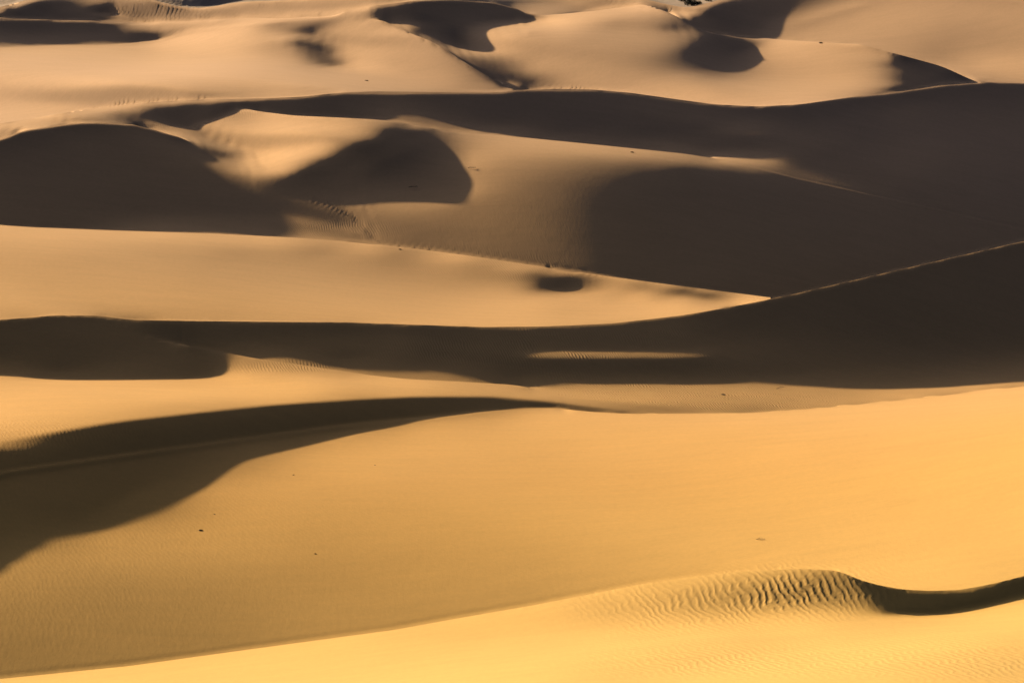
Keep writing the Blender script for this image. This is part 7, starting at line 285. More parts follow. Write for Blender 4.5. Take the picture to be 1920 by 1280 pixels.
209,12,-141,47,44,-2,-9,-11,-10,-4,-6,-5,-6,-3,-1,-1,0,-2,-1,-2,-3,-1,-1,0,-4,-4,-5,-5,-5,-3,-3,-3,-1,-3,-4,-3,-6,-6,-6,-8,-6,-7,-4,-6,-5,-9,-7,-5,-5,-5,-4,-3,1,2,2,2,2,1,1,1,1,1,0,2,1,4,2,2,-6,-1,2,1,2,3,2,3,0,1,1,2,-1,1,-1,0,-1,0,0,0,0,-1,0,0,1,-1,1,-1,0,0,0,0,0,0,0,0,0,0,1,-1,0,0,0,0,0,0,0,0,0,0,0,0,0,0,0,0,0,0,0,1,-1,1,-1,0,
127,72,-77,-109,137,9,-5,-9,-8,-3,-5,-6,-6,-3,0,-1,-2,0,-1,-2,-3,-1,-1,-2,-2,-4,-5,-6,-4,-5,-2,-2,-2,-3,-2,-5,-5,-7,-8,-8,-8,-4,-5,-6,-9,-7,-5,-4,-6,-7,-4,1,2,2,3,2,1,2,0,1,1,1,1,1,2,3,2,2,-5,-2,1,2,2,3,3,1,3,1,0,0,1,-1,0,0,-1,0,-1,0,0,1,-1,1,-1,1,-1,0,0,0,0,0,0,0,0,0,0,0,0,0,-1,0,1,0,0,0,0,0,0,0,0,0,0,0,0,0,0,0,0,0,0,0,1,-1,
48,106,-8,-118,24,96,-2,-5,-7,-3,-3,-6,-5,-2,-2,-1,0,-1,-2,-1,-2,-3,-1,0,-3,-4,-6,-5,-5,-3,-4,-1,-2,-3,-3,-4,-6,-8,-9,-9,-7,-5,-6,-7,-8,-6,-5,-7,-5,-3,-1,-1,2,3,3,2,2,1,2,0,1,0,1,1,1,3,3,2,-6,-1,2,1,3,2,3,2,2,1,0,1,-1,1,-1,-1,0,-1,0,0,0,0,1,-1,0,0,0,0,0,0,0,0,0,0,0,0,0,-1,1,0,0,0,-1,1,0,0,-1,1,-1,1,0,0,0,0,0,0,0,0,1,-1,0,0,0,0,
-19,110,54,-84,-94,164,8,-2,-5,-2,-3,-5,-6,-2,-1,-1,-1,-1,-1,-1,-4,-1,-1,-2,-2,-5,-5,-5,-4,-4,-3,-2,-2,-2,-4,-3,-6,-9,-11,-11,-6,-6,-6,-6,-7,-9,-6,-4,-3,-5,-2,3,3,4,3,3,2,0,1,1,-1,1,1,1,2,2,3,2,-5,-1,0,2,3,3,2,2,1,2,1,0,0,-1,0,0,-1,0,0,-1,0,0,0,0,0,0,0,0,0,0,0,0,0,0,0,0,0,0,0,-1,0,1,0,0,0,0,0,0,0,-1,1,-1,1,0,0,0,0,0,0,1,0,-1,0,1,
-82,109,94,-37,-95,20,122,0,-2,-2,-3,-2,-5,-3,-1,-1,-1,-1,-1,-2,-2,-2,-1,-1,-4,-3,-6,-6,-4,-4,-2,-3,-2,-2,-3,-4,-7,-11,-12,-9,-7,-7,-4,-8,-12,-4,-4,-5,-6,0,1,2,4,3,3,3,1,2,0,1,1,0,0,1,1,3,2,1,-4,-1,2,2,2,2,2,3,2,1,1,0,-1,0,0,-1,0,0,-1,1,0,-1,0,1,-1,0,0,0,0,0,0,1,-1,-1,1,0,-1,1,0,0,0,0,0,-1,1,0,0,-1,1,0,0,0,-1,1,0,-1,1,1,-1,0,0,0,0,0,
-132,96,116,12,-78,-57,165,3,-1,0,-1,-3,-4,-2,-1,-2,-1,0,-1,-2,-2,-2,-2,-2,-2,-5,-4,-7,-4,-4,-2,-2,-1,-3,-3,-5,-7,-12,-13,-11,-8,-4,-7,-10,-6,-6,-6,-3,-2,-3,2,3,5,4,3,2,3,1,1,0,0,0,1,0,1,2,2,0,-2,-1,1,2,2,3,3,2,2,1,1,0,0,0,-1,0,-1,0,-1,0,0,1,-1,0,1,-1,0,0,0,0,0,0,0,0,1,-1,0,0,0,0,0,-1,0,1,0,0,0,0,0,0,0,0,0,0,0,0,0,0,0,0,0,1,0,-1,
-167,79,118,55,-51,-70,69,87,0,0,0,-2,-3,-1,-2,-1,0,-1,-1,-1,-3,-2,-2,-1,-4,-4,-6,-5,-5,-4,-2,-2,-2,-1,-3,-5,-8,-14,-15,-11,-6,-5,-8,-8,-8,-6,-3,-4,-3,1,1,5,4,4,4,4,1,1,0,0,0,1,-1,1,2,1,3,0,-3,0,1,2,2,3,3,1,1,2,1,0,0,-1,0,0,-1,0,0,-1,0,0,1,-1,0,0,0,0,0,0,0,0,0,0,0,0,0,-1,1,0,-1,1,0,0,0,0,0,0,0,0,0,0,0,0,0,0,0,0,1,-1,0,0,0,0,
-180,53,104,87,-17,-68,-30,166,1,0,0,0,-1,-2,-1,-1,-2,0,-1,-1,-3,-1,-2,-2,-4,-4,-6,-6,-4,-3,-3,-1,-2,-3,-2,-5,-10,-17,-13,-9,-6,-7,-7,-8,-7,-5,-5,-3,-2,1,4,4,4,3,5,2,1,2,1,1,0,-1,0,0,1,2,2,0,-2,0,1,1,3,3,2,2,2,1,1,1,-1,0,-1,-1,0,0,-1,0,0,0,0,1,-1,0,0,0,0,0,0,0,0,0,0,0,0,0,0,0,0,0,0,0,0,0,0,0,0,0,0,0,0,0,0,0,0,0,0,1,-1,0,0,0,
-176,26,82,99,18,-54,-44,134,26,0,0,1,0,0,-1,-1,0,-1,-1,-1,-3,-2,-2,-2,-3,-5,-5,-6,-5,-3,-2,-2,-2,-1,-4,-4,-14,-17,-12,-8,-6,-6,-7,-9,-6,-5,-4,-4,0,1,2,5,4,6,1,4,3,1,0,0,-1,0,0,1,0,1,3,0,-2,1,1,2,2,2,3,2,1,1,1,0,0,0,-1,0,-1,-1,0,1,0,-1,0,0,0,1,0,-1,0,0,0,0,0,0,0,0,-1,1,0,-1,0,1,-1,1,0,0,0,0,-1,0,1,0,0,0,0,0,1,-1,0,0,1,-1,0,1,
-157,3,51,96,49,-34,-49,19,129,0,0,1,0,1,1,-1,-1,0,0,-2,-1,-3,-2,-2,-3,-5,-6,-7,-4,-4,-1,-1,-2,-3,-2,-6,-19,-14,-10,-7,-6,-7,-7,-7,-6,-4,-5,-3,-1,1,5,4,5,2,5,3,1,0,2,-2,1,0,0,0,0,2,1,-1,0,0,1,3,2,3,1,2,2,1,1,0,0,0,-1,-1,0,0,0,-1,0,1,0,-1,1,-1,0,0,0,0,0,0,0,0,0,0,0,-1,1,0,0,-1,1,0,0,-1,0,0,1,0,0,0,0,0,0,0,0,0,0,0,0,1,-1,0,
-132,-12,21,78,69,-10,-46,-21,157,-2,0,2,1,2,0,0,0,0,0,0,-4,-1,-2,-3,-3,-5,-7,-6,-4,-3,-2,-2,-2,-2,-3,-8,-24,-10,-7,-6,-7,-5,-7,-6,-3,-6,-4,-4,0,2,1,6,2,5,3,2,3,1,0,1,0,-1,-1,-1,1,1,2,0,-1,0,2,1,3,2,3,2,1,1,1,1,-1,-1,0,0,-1,0,-1,0,0,0,0,0,0,0,0,1,-1,0,0,0,0,0,0,0,0,0,0,0,-1,1,0,0,-1,1,0,0,0,0,0,-1,0,1,0,-1,1,1,-1,1,-1,0,1,-1,
-107,-19,-2,52,78,13,-38,-30,135,18,-2,-1,3,2,3,1,0,0,0,0,-2,-3,-2,-2,-5,-5,-6,-6,-4,-3,-2,-1,-2,-2,-4,-21,-18,-6,-5,-6,-5,-6,-6,-3,-6,-4,-5,-2,-1,1,5,1,6,1,3,4,1,2,0,0,-1,0,0,-1,1,1,1,-1,0,1,1,2,2,2,2,2,2,1,1,0,0,0,-1,0,-1,0,-1,0,0,0,0,1,-1,0,0,0,0,0,0,1,-2,0,1,0,0,0,0,0,0,0,-1,1,0,0,0,0,0,0,0,0,0,0,0,0,0,0,1,-1,0,0,0,0,
-85,-20,-16,24,72,34,-25,-32,33,107,1,0,2,3,3,2,2,1,0,-1,-2,-2,-3,-2,-4,-5,-7,-7,-4,-3,-1,-2,-2,-2,-9,-30,-10,-3,-4,-4,-4,-5,-5,-4,-3,-4,-4,-2,-2,3,0,6,0,4,3,2,2,1,0,1,-1,-1,-1,1,-1,1,1,0,0,1,1,2,2,3,2,2,1,2,0,0,0,0,0,-2,0,0,0,0,0,0,-1,0,0,0,0,0,1,-1,0,0,0,0,0,0,0,0,0,0,0,0,0,0,0,0,0,0,0,0,0,0,0,-1,1,0,0,0,0,0,1,-1,0,0,
-65,-19,-24,4,54,49,-11,-31,-21,77,75,-1,2,3,4,4,2,2,1,0,-3,-2,-2,-3,-4,-7,-6,-6,-3,-3,-3,-2,-1,-4,-23,-27,-3,-2,-2,-3,-3,-5,-3,-3,-2,-4,-3,-3,1,-2,5,0,5,2,2,2,2,1,1,-1,0,-1,0,-2,1,0,0,1,0,1,1,1,3,3,2,1,2,1,1,0,0,0,-1,0,0,-2,0,0,0,0,1,-1,0,0,0,0,0,1,-1,0,0,0,0,0,-1,0,1,-1,0,0,1,0,0,0,0,-1,1,-1,1,0,0,0,0,0,0,0,0,0,0,0,0,1,
-48,-17,-24,-14,31,55,6,-26,-26,4,116,25,2,2,3,6,6,1,1,0,-2,-2,-3,-2,-4,-7,-7,-5,-5,-2,-2,-3,-2,-20,-32,-10,-1,0,-1,-1,-3,-2,-3,-1,-2,-2,-3,-1,-2,3,-1,5,0,1,3,2,2,1,0,0,0,-1,-2,0,-1,1,1,-1,1,1,2,2,3,1,2,2,1,1,1,1,-2,0,0,-1,0,0,-1,0,0,0,0,1,0,-1,0,0,0,0,0,0,0,0,0,0,0,0,0,0,0,0,-1,0,1,0,0,0,-1,1,0,0,0,0,0,0,0,0,0,1,-1,1,0,-1,
-35,-14,-23,-20,9,49,19,-18,-26,-9,30,110,5,2,5,5,7,5,2,0,-3,-3,-2,-2,-6,-6,-7,-6,-2,-4,-3,-5,-17,-34,-21,1,2,0,1,1,-1,-2,-1,-2,-1,0,-1,-2,2,-3,4,-1,3,2,0,2,1,1,1,1,-2,0,-1,-1,0,0,1,0,0,1,2,2,2,2,3,1,1,1,0,1,0,0,-1,0,-1,0,0,0,-1,0,0,0,0,1,-1,0,0,0,0,0,0,0,0,0,0,0,0,0,-1,1,0,0,0,0,0,0,0,0,0,0,-1,1,0,-1,1,1,0,-1,0,0,0,0,
-22,-14,-20,-22,-7,35,29,-10,-22,-14,-5,99,44,2,2,7,9,7,3,0,-3,-3,-2,-3,-6,-6,-6,-4,-4,-2,-9,-18,-38,-27,-3,4,3,2,3,0,2,-1,0,0,1,-1,1,1,-3,3,-2,4,0,0,2,2,1,1,1,-1,1,-2,-1,-1,-1,-1,1,0,2,1,1,2,2,3,1,2,2,0,1,0,0,0,0,-1,-1,0,-1,0,1,0,0,-1,0,0,1,-1,0,0,0,0,0,0,0,0,0,0,0,0,0,-1,1,0,0,0,-1,1,0,0,0,-1,1,0,0,0,0,0,0,0,1,-1,0,0,
-15,-9,-18,-21,-17,17,32,-1,-18,-12,-12,15,124,1,3,5,9,11,4,1,-4,-3,-3,-2,-5,-6,-5,-5,-2,-13,-29,-35,-30,-5,3,2,5,3,4,3,3,1,0,2,1,2,1,1,2,-2,3,-1,1,1,0,1,1,1,1,0,-1,-1,-1,-2,-1,1,0,1,0,2,1,2,2,2,2,2,1,2,0,1,-1,0,-1,-1,1,-1,-1,0,0,0,0,1,-1,0,0,0,0,0,0,0,0,-1,1,0,-1,0,1,0,-1,1,-1,1,0,0,0,-1,1,0,0,0,0,0,0,0,0,0,0,0,0,0,0,1,
-5,-9,-16,-19,-20,0,28,8,-13,-10,-17,-8,85,54,1,7,9,11,8,1,-6,-2,-2,-2,-4,-5,-5,-5,-18,-53,-36,-23,-1,4,2,5,3,7,5,4,3,4,3,2,2,3,5,2,-1,2,-2,2,0,0,-1,1,1,2,0,0,-1,-1,-1,-1,-1,0,-1,1,1,1,3,1,2,2,2,1,2,1,1,0,0,-1,0,0,-1,-1,1,-1,0,0,0,0,1,-1,0,0,0,0,0,1,-1,0,0,0,0,0,0,-1,1,0,0,0,0,0,0,0,0,0,0,0,0,0,0,0,0,0,0,1,-1,0,1,-1,
-2,-4,-14,-16,-21,-13,20,12,-8,-7,-15,-15,15,77,39,7,10,10,10,3,-3,-2,-2,-2,-4,-4,-4,-23,-66,-61,-11,2,6,5,4,5,6,8,4,9,6,4,4,4,3,5,4,3,2,-1,1,0,0,0,0,-1,2,0,1,0,0,-1,-2,-2,-1,0,0,0,2,1,2,1,2,3,1,2,1,1,1,0,0,0,-1,-1,0,0,-1,1,-1,0,0,0,0,0,0,0,0,0,0,0,0,0,0,0,0,0,1,-1,-1,1,0,0,0,0,0,0,0,-1,1,0,0,0,0,0,0,0,1,-1,0,1,-1,0,
1,0,-12,-15,-18,-19,5,16,-3,-6,-12,-18,-7,21,57,53,14,9,7,6,-2,1,-1,0,-3,-4,-11,-93,-66,-19,6,5,5,4,5,7,7,9,7,8,9,7,5,4,6,6,5,4,1,1,-1,1,0,-1,-1,-1,1,2,0,0,0,-1,-1,-2,-2,-1,1,1,1,1,2,2,2,2,2,1,1,1,1,1,-1,0,-1,0,-1,0,0,-1,1,0,0,-1,0,0,0,0,0,0,-1,1,0,0,0,0,0,0,0,0,0,-1,0,1,0,0,0,0,-1,1,0,0,-1,1,0,-1,1,1,-1,0,0,0,0,0,
4,5,-13,-12,-17,-21,-7,13,2,-4,-9,-19,-16,-7,9,56,70,25,6,6,1,1,1,-1,-3,-7,-64,-115,-17,1,4,2,4,5,5,9,9,10,11,9,11,8,7,6,6,7,7,4,2,-1,2,-1,-2,1,0,3,-1,0,-1,-1,-2,0,-2,-2,-1,1,-1,0,1,3,1,3,2,1,2,1,1,1,1,0,0,0,0,-1,0,-1,-1,0,0,0,0,1,-1,0,0,0,0,0,0,0,0,0,0,0,0,-1,1,0,0,0,0,0,-1,1,0,0,0,0,0,0,0,0,0,0,1,-1,0,1,0,-1,0,0,
117,-94,-19,-12,-14,-20,-18,6,7,-2,-6,-17,-23,-17,-20,-4,60,80,44,14,-1,5,2,2,-8,-50,-128,-31,-1,0,3,3,3,5,8,9,12,10,13,12,10,10,9,8,8,7,7,4,2,2,-2,0,0,-1,1,0,2,0,1,0,-2,-2,-2,-1,-1,-3,-1,1,1,2,1,2,2,2,1,2,1,2,0,0,0,-1,0,0,-1,0,-1,1,-1,0,0,0,0,1,-1,1,-1,0,0,0,0,0,0,0,-1,1,0,0,-1,1,0,0,0,-1,1,-1,1,0,0,0,0,0,0,0,0,0,0,0,0,0,0,1,
168,-62,-90,-18,-12,-17,-22,-6,8,2,-4,-12,-25,-23,-23,-28,-21,45,80,55,-6,17,15,9,-39,-102,-47,-3,1,0,1,4,2,7,8,10,13,13,14,13,13,10,10,8,8,8,8,5,1,0,3,-2,-2,0,2,4,-1,-2,0,-1,0,-1,-1,-2,-3,-3,-2,2,1,2,1,2,2,2,2,1,2,0,1,0,0,0,-1,-1,0,0,0,-1,0,1,-1,0,1,-1,0,0,0,0,0,0,0,-1,2,-1,0,0,0,-1,1,0,-1,1,0,0,0,0,0,0,-1,0,1,0,0,0,0,0,1,-1,0,0,1,-1,
168,-8,-117,-37,-12,-15,-24,-15,7,1,0,-8,-22,-24,-24,-26,-30,-27,5,43,-16,33,33,21,-51,-27,0,-2,2,2,2,3,4,7,9,11,13,14,14,15,13,12,10,10,9,8,6,5,2,2,-1,1,0,3,4,4,0,-2,-5,-5,-1,-1,-1,-2,-4,-2,1,-1,2,1,3,0,2,2,2,1,1,1,1,1,-1,0,-1,0,-1,-1,0,0,1,-1,1,0,-1,0,1,-1,0,0,0,0,0,0,0,0,0,0,0,0,-1,0,1,-1,1,0,-1,1,0,-1,1,0,0,0,0,0,0,0,0,0,0,1,-1,0,
168,-8,-23,-121,-16,-13,-22,-24,2,4,1,-5,-16,-23,-21,-25,-28,-30,-23,-9,4,8,11,17,4,3,2,2,3,4,2,4,5,7,10,11,13,16,15,13,13,12,10,10,10,9,7,3,2,1,2,0,0,1,4,3,1,0,-1,0,-5,-4,-5,-2,0,-2,-2,-2,3,-1,3,2,2,1,2,1,1,1,0,1,0,0,-1,0,0,-1,-1,0,0,0,0,0,0,0,0,0,0,0,0,1,-1,0,0,0,0,-1,1,0,0,0,0,0,0,0,0,0,-1,1,0,0,0,0,0,-1,1,0,0,1,-1,0,0,0,
169,-8,-8,-96,-50,-12,-20,-27,-8,4,3,-1,-12,-17,-20,-22,-26,-27,-26,-17,0,-1,5,9,7,6,5,7,6,4,4,3,5,8,9,12,13,14,16,14,12,11,11,10,9,8,6,5,3,0,1,2,3,4,5,3,-3,-4,-1,-1,-1,-2,-1,-1,-4,-7,-4,0,1,2,0,2,2,2,1,2,0,1,1,0,0,-1,1,-2,0,0,0,0,-1,0,0,0,0,0,0,0,0,0,0,0,0,0,0,0,0,0,0,0,-1,1,-1,1,0,0,0,-1,1,0,0,0,-1,1,0,0,0,1,-1,0,1,-1,0,0,
169,-7,-9,-16,-120,-16,-15,-31,-17,3,4,1,-7,-12,-16,-19,-24,-26,-24,-21,-5,-7,-1,3,7,7,9,11,7,7,3,4,7,7,10,10,12,13,14,14,11,11,10,10,9,8,5,5,2,2,3,4,4,2,3,2,-1,-1,-4,-5,-2,0,-1,-3,-3,-6,-5,3,-2,3,0,2,1,2,1,1,2,0,1,0,0,0,-1,0,-1,0,-1,0,0,1,0,0,0,-1,0,0,0,0,0,0,0,0,0,0,-1,1,0,0,0,0,0,0,0,0,0,0,0,0,0,0,0,0,0,0,0,0,1,-1,0,0,1,0,
170,-9,-8,-10,-95,-41,-13,-28,-27,1,5,2,-3,-10,-12,-15,-20,-23,-24,-21,-9,-12,-6,-3,5,10,11,14,10,8,4,6,5,8,7,10,11,13,11,12,9,10,10,9,9,7,6,4,4,2,3,4,4,2,2,1,-1,-1,-1,-1,-4,-5,-2,-1,-4,-6,-1,0,-3,3,-1,2,2,2,2,0,1,2,0,0,0,0,-1,0,-1,0,-1,0,1,-1,0,0,0,0,0,0,0,0,0,0,0,0,0,0,0,-1,1,-1,0,0,1,0,0,0,0,0,0,0,0,0,0,0,0,0,0,0,0,0,0,0,0,0,
170,-9,-8,-9,-23,-106,-14,-26,-33,-3,3,3,0,-6,-8,-12,-16,-22,-20,-20,-10,-12,-13,-7,5,8,15,16,9,10,6,5,7,5,7,8,10,10,11,7,9,9,9,9,8,7,5,3,5,7,6,5,2,0,0,-1,0,-2,-1,-2,-1,-1,-4,-3,-2,-4,-3,-5,2,-2,3,-1,2,1,1,2,0,1,1,0,0,0,-1,0,0,-2,1,0,-1,0,0,0,0,0,0,0,0,0,0,0,0,0,0,0,0,0,0,0,0,0,-1,1,0,0,0,0,0,-1,1,0,0,0,0,0,0,0,0,1,-1,1,-1,0,
170,-8,-10,-7,-13,-102,-23,-21,-40,-5,1,4,0,-4,-6,-8,-13,-15,-20,-18,-9,-16,-12,-10,2,10,15,17,10,11,6,5,6,6,5,6,8,9,8,8,7,7,7,8,7,7,7,6,6,6,3,2,2,1,0,-1,-1,-1,-2,-2,-1,-1,-2,0,-3,-4,-6,-7,5,-4,2,0,1,2,1,1,2,0,0,2,-1,-1,1,-2,0,0,-1,0,0,0,0,0,0,1,-1,0,0,0,0,0,0,-1,1,0,0,0,0,0,0,0,0,0,0,0,0,-1,1,0,-1,0,1,0,0,-1,1,0,0,0,0,0,0,0,
170,-9,-10,-7,-10,-51,-71,-18,-39,-10,-3,2,2,-2,-4,-6,-9,-13,-15,-16,-8,-13,-15,-11,0,10,14,17,12,10,6,7,5,4,4,5,5,7,7,5,5,6,8,8,6,8,6,7,6,8,4,1,0,-1,-2,-1,0,-1,-1,-1,-3,-2,0,-2,-2,-4,-7,2,-3,-2,1,1,1,1,0,2,0,1,1,0,0,0,-1,0,-1,0,-1,0,0,1,0,0,-1,0,0,0,0,0,0,0,0,0,0,0,-1,1,0,0,-1,1,0,0,-1,1,-1,1,-1,1,0,0,-1,1,0,0,0,1,0,-1,1,-1,1,-1,
168,-7,-9,-8,-9,-14,-102,-17,-38,-14,-5,0,1,-1,-3,-5,-5,-9,-12,-12,-8,-13,-11,-13,2,6,14,16,12,10,6,5,6,3,3,3,5,4,5,4,3,6,5,7,10,9,9,8,5,4,2,0,-2,0,-1,-1,-1,0,-2,-1,-1,-2,-2,-1,-2,-5,-3,0,-5,4,-5,2,1,1,1,-1,2,0,1,0,0,0,-1,0,-1,-1,1,-1,1,-1,0,0,1,-1,1,-1,0,0,0,1,-1,0,0,0,0,-1,1,0,0,-1,0,1,0,0,0,0,0,0,0,0,0,-1,1,0,0,0,0,1,-1,0,0,1,
167,-5,-10,-9,-8,-12,-89,-25,-33,-19,-9,-2,1,-2,-1,-3,-5,-7,-7,-10,-5,-10,-12,-10,-1,9,12,15,10,9,7,4,4,3,2,3,2,4,3,2,2,6,9,12,11,8,5,4,4,3,-1,0,-1,-1,-1,-1,-1,-1,-1,-1,-2,0,-2,-1,-2,-1,-2,-5,-6,3,-4,1,2,1,2,-1,0,1,1,0,0,0,-1,0,0,-1,-1,1,-1,0,0,0,0,0,0,0,0,0,0,0,0,0,0,0,0,0,0,-1,0,1,0,0,0,0,0,0,0,0,0,0,0,0,0,0,0,0,0,0,0,0,0,0,
166,-6,-8,-9,-8,-11,-41,-68,-27,-21,-13,-6,-1,0,-2,-2,-3,-4,-6,-7,-4,-6,-9,-10,0,7,13,14,7,8,5,5,3,2,2,1,3,2,1,1,5,10,11,9,8,6,5,5,1,0,0,-2,-1,-1,-1,-1,-1,-1,-1,-2,0,-2,-1,-1,0,-2,-3,-5,1,-4,-2,0,1,1,1,0,1,1,-1,1,-1,0,1,-2,0,0,-1,0,0,0,1,0,-1,0,0,0,0,0,0,0,0,0,0,0,0,0,0,0,0,0,0,0,0,-1,1,0,0,-1,1,0,0,0,0,0,0,0,0,0,0,1,-1,0,
165,-5,-8,-9,-8,-11,-14,-89,-24,-19,-17,-9,-4,0,-1,-2,-2,-3,-4,-4,-1,-5,-5,-6,0,4,12,11,7,8,3,3,2,1,2,2,1,1,2,7,10,7,9,8,9,5,1,-1,0,-1,-1,-1,-1,-1,-1,-2,0,-1,-1,-1,-2,-1,-1,-1,-1,-1,-3,-4,2,-5,2,-5,1,2,0,1,-1,1,1,0,0,0,-1,0,-1,-1,1,-1,0,1,-1,0,0,0,0,0,0,0,0,0,0,0,0,0,0,0,0,0,-1,0,0,0,0,1,0,-1,1,0,0,0,0,0,0,-1,2,-1,1,-1,1,-1,0,0,
165,-5,-9,-9,-8,-8,-13,-86,-21,-16,-21,-12,-5,-2,0,0,-3,-2,-2,-2,0,-2,-4,-5,0,8,7,12,5,5,2,2,1,2,1,1,1,2,8,12,9,7,8,7,1,-1,0,-1,0,-1,-1,0,-2,-1,-1,-1,-1,-1,-1,-1,-1,-1,-2,-1,-1,-1,-3,1,-3,-5,1,-4,1,1,1,1,0,0,1,0,0,0,-1,0,-1,0,-1,0,1,-1,0,0,1,-1,0,0,0,0,0,0,0,-1,1,0,-1,0,1,0,0,0,0,0,0,0,0,0,0,0,0,0,0,0,0,0,0,0,0,1,-1,0,1,0,
163,-5,-8,-7,-8,-10,-11,-61,-41,-12,-22,-14,-9,-1,0,-1,-1,-1,-2,-2,3,-1,-2,-3,3,5,8,7,6,3,1,0,2,0,2,1,1,8,13,12,8,7,2,0,0,0,-1,-2,-1,-1,0,-2,-1,-1,-1,-1,-1,-1,-1,-1,-1,-2,-1,-1,-1,0,0,-2,-5,2,-5,2,-2,-1,0,1,0,0,1,0,0,0,-1,-1,0,0,-1,1,-1,0,0,0,0,1,-1,0,0,0,0,0,0,0,0,0,0,0,0,0,-1,1,0,0,0,0,0,0,-1,1,-1,0,0,1,0,0,0,1,-1,0,0,0,0,0,
162,-4,-8,-8,-8,-9,-11,-21,-77,-6,-20,-19,-11,-1,0,0,0,-2,-1,-1,2,1,0,-1,2,4,8,7,3,3,0,0,-1,1,1,4,8,12,11,9,5,0,0,0,-1,-1,-1,-1,-1,0,-2,-1,-1,-1,-1,-1,-1,-1,-1,-1,-2,-1,-1,-1,-1,-1,0,-1,-4,1,-4,0,1,0,-2,0,1,0,0,0,0,-1,0,0,-1,0,0,-1,0,1,0,0,-1,0,0,0,0,0,0,0,0,0,0,0,0,0,1,-2,1,0,-1,1,0,0,-1,1,0,0,0,0,0,0,0,0,0,0,0,0,0,0,0,0,
162,-5,-7,-8,-8,-8,-11,-13,-82,-4,-15,-22,-13,-2,0,1,-1,-1,-1,1,2,1,2,-1,2,5,6,5,3,0,0,0,0,1,5,10,11,10,7,3,0,0,-1,0,-1,-1,0,-1,-1,-2,0,-1,-2,-1,-1,-1,-1,0,-2,-1,-1,-2,0,-2,0,-1,0,-3,0,-2,-5,1,1,0,1,-3,0,0,0,1,0,0,0,-1,-1,-1,0,0,1,-1,0,0,0,0,0,0,0,0,0,1,-1,0,0,0,0,0,0,0,-1,0,1,0,0,0,0,-1,1,-1,1,0,0,0,0,0,0,0,0,0,0,0,0,0,
161,-5,-7,-8,-8,-7,-10,-13,-76,-8,-8,-23,-15,-4,2,0,0,-1,0,0,3,2,-1,1,4,3,3,5,2,2,-1,0,3,6,11,9,9,4,1,-1,-1,1,0,-1,0,-1,-2,-1,-1,0,-2,-1,-1,-1,0,-2,-1,-1,-1,-2,-1,0,-2,-1,-1,0,-1,0,-1,-3,0,-4,1,1,0,-3,1,0,0,0,0,0,-1,-1,0,0,-1,1,-1,0,0,0,0,0,0,0,0,0,0,0,0,0,1,-1,0,-1,1,0,0,0,0,0,-1,1,0,0,0,0,0,0,0,0,0,-1,1,0,1,0,0,0,0,-1,
159,-4,-7,-7,-8,-8,-9,-11,-62,-20,-4,-21,-18,-3,0,1,0,0,0,0,2,1,2,0,1,3,5,2,2,1,3,4,9,11,7,4,2,-1,0,-1,0,0,0,-1,-1,0,-1,-1,-1,-2,0,-1,-1,-1,-2,-1,0,-2,-1,-1,-1,-2,-1,-1,-1,0,-1,-1,0,-3,0,-3,0,0,0,0,-2,1,0,0,0,-1,0,-1,0,0,0,-1,0,0,0,0,1,-1,1,0,-1,0,0,0,0,0,0,0,-1,1,0,0,0,0,-1,1,0,0,0,0,0,0,0,0,0,0,0,0,0,0,0,0,0,0,0,1,
159,-5,-6,-7,-8,-7,-9,-12,-29,-50,-2,-15,-22,-4,2,0,0,0,-1,1,2,1,0,0,2,3,3,2,2,6,10,11,8,6,1,-1,-3,-1,-1,-1,1,-1,-1,0,0,-1,-1,-1,-1,-1,-1,-2,-1,-1,-1,-1,-1,-1,0,-2,-1,-2,-1,-1,-1,0,0,-1,-2,0,-1,-3,-1,0,1,0,-2,0,0,0,-1,1,-1,0,-1,-1,0,0,0,1,0,0,-1,0,0,0,1,-1,0,0,0,-1,1,0,0,0,0,0,-1,1,0,0,0,-1,1,0,0,0,0,0,-1,1,0,0,0,1,-1,0,0,0,0,0,
158,-4,-7,-7,-8,-8,-8,-10,-16,-49,-15,-7,-23,-4,0,0,0,0,0,-1,2,0,1,1,1,2,1,6,10,13,9,7,4,-2,-2,-2,-2,-2,-2,0,-1,0,0,0,-1,-1,-1,-1,-2,0,-2,0,-1,-2,-1,-1,-1,0,-2,-1,-2,0,-2,-1,0,-1,-1,0,-1,0,-3,1,-2,-1,0,-1,-1,0,0,0,-1,1,-1,-1,0,0,-1,0,1,-1,0,0,0,0,0,0,0,0,0,0,0,0,0,0,0,0,0,-1,1,-1,1,0,0,0,0,-1,0,0,1,0,0,0,0,0,0,0,0,1,-1,0,0,0,
157,-4,-6,-8,-7,-7,-8,-10,-14,-17,-49,-1,-20,-6,1,-1,-1,-1,-1,1,1,1,-1,0,1,1,7,20,14,8,1,0,-2,-1,-3,-2,-3,-2,-1,-1,-1,0,0,-1,0,-1,0,-2,-1,-1,-1,-2,-1,0,-2,0,-2,-1,-1,-1,-1,-2,-1,-1,-1,-1,1,-1,-1,-1,-1,-1,1,-1,-3,1,-2,0,0,0,0,0,-1,-1,0,0,0,0,-1,0,0,0,0,1,-1,0,0,1,-1,0,0,0,0,0,0,-1,1,0,-1,1,-1,1,-1,1,0,0,0,0,0,-1,1,0,0,0,0,0,1,-1,0,0,0,0,
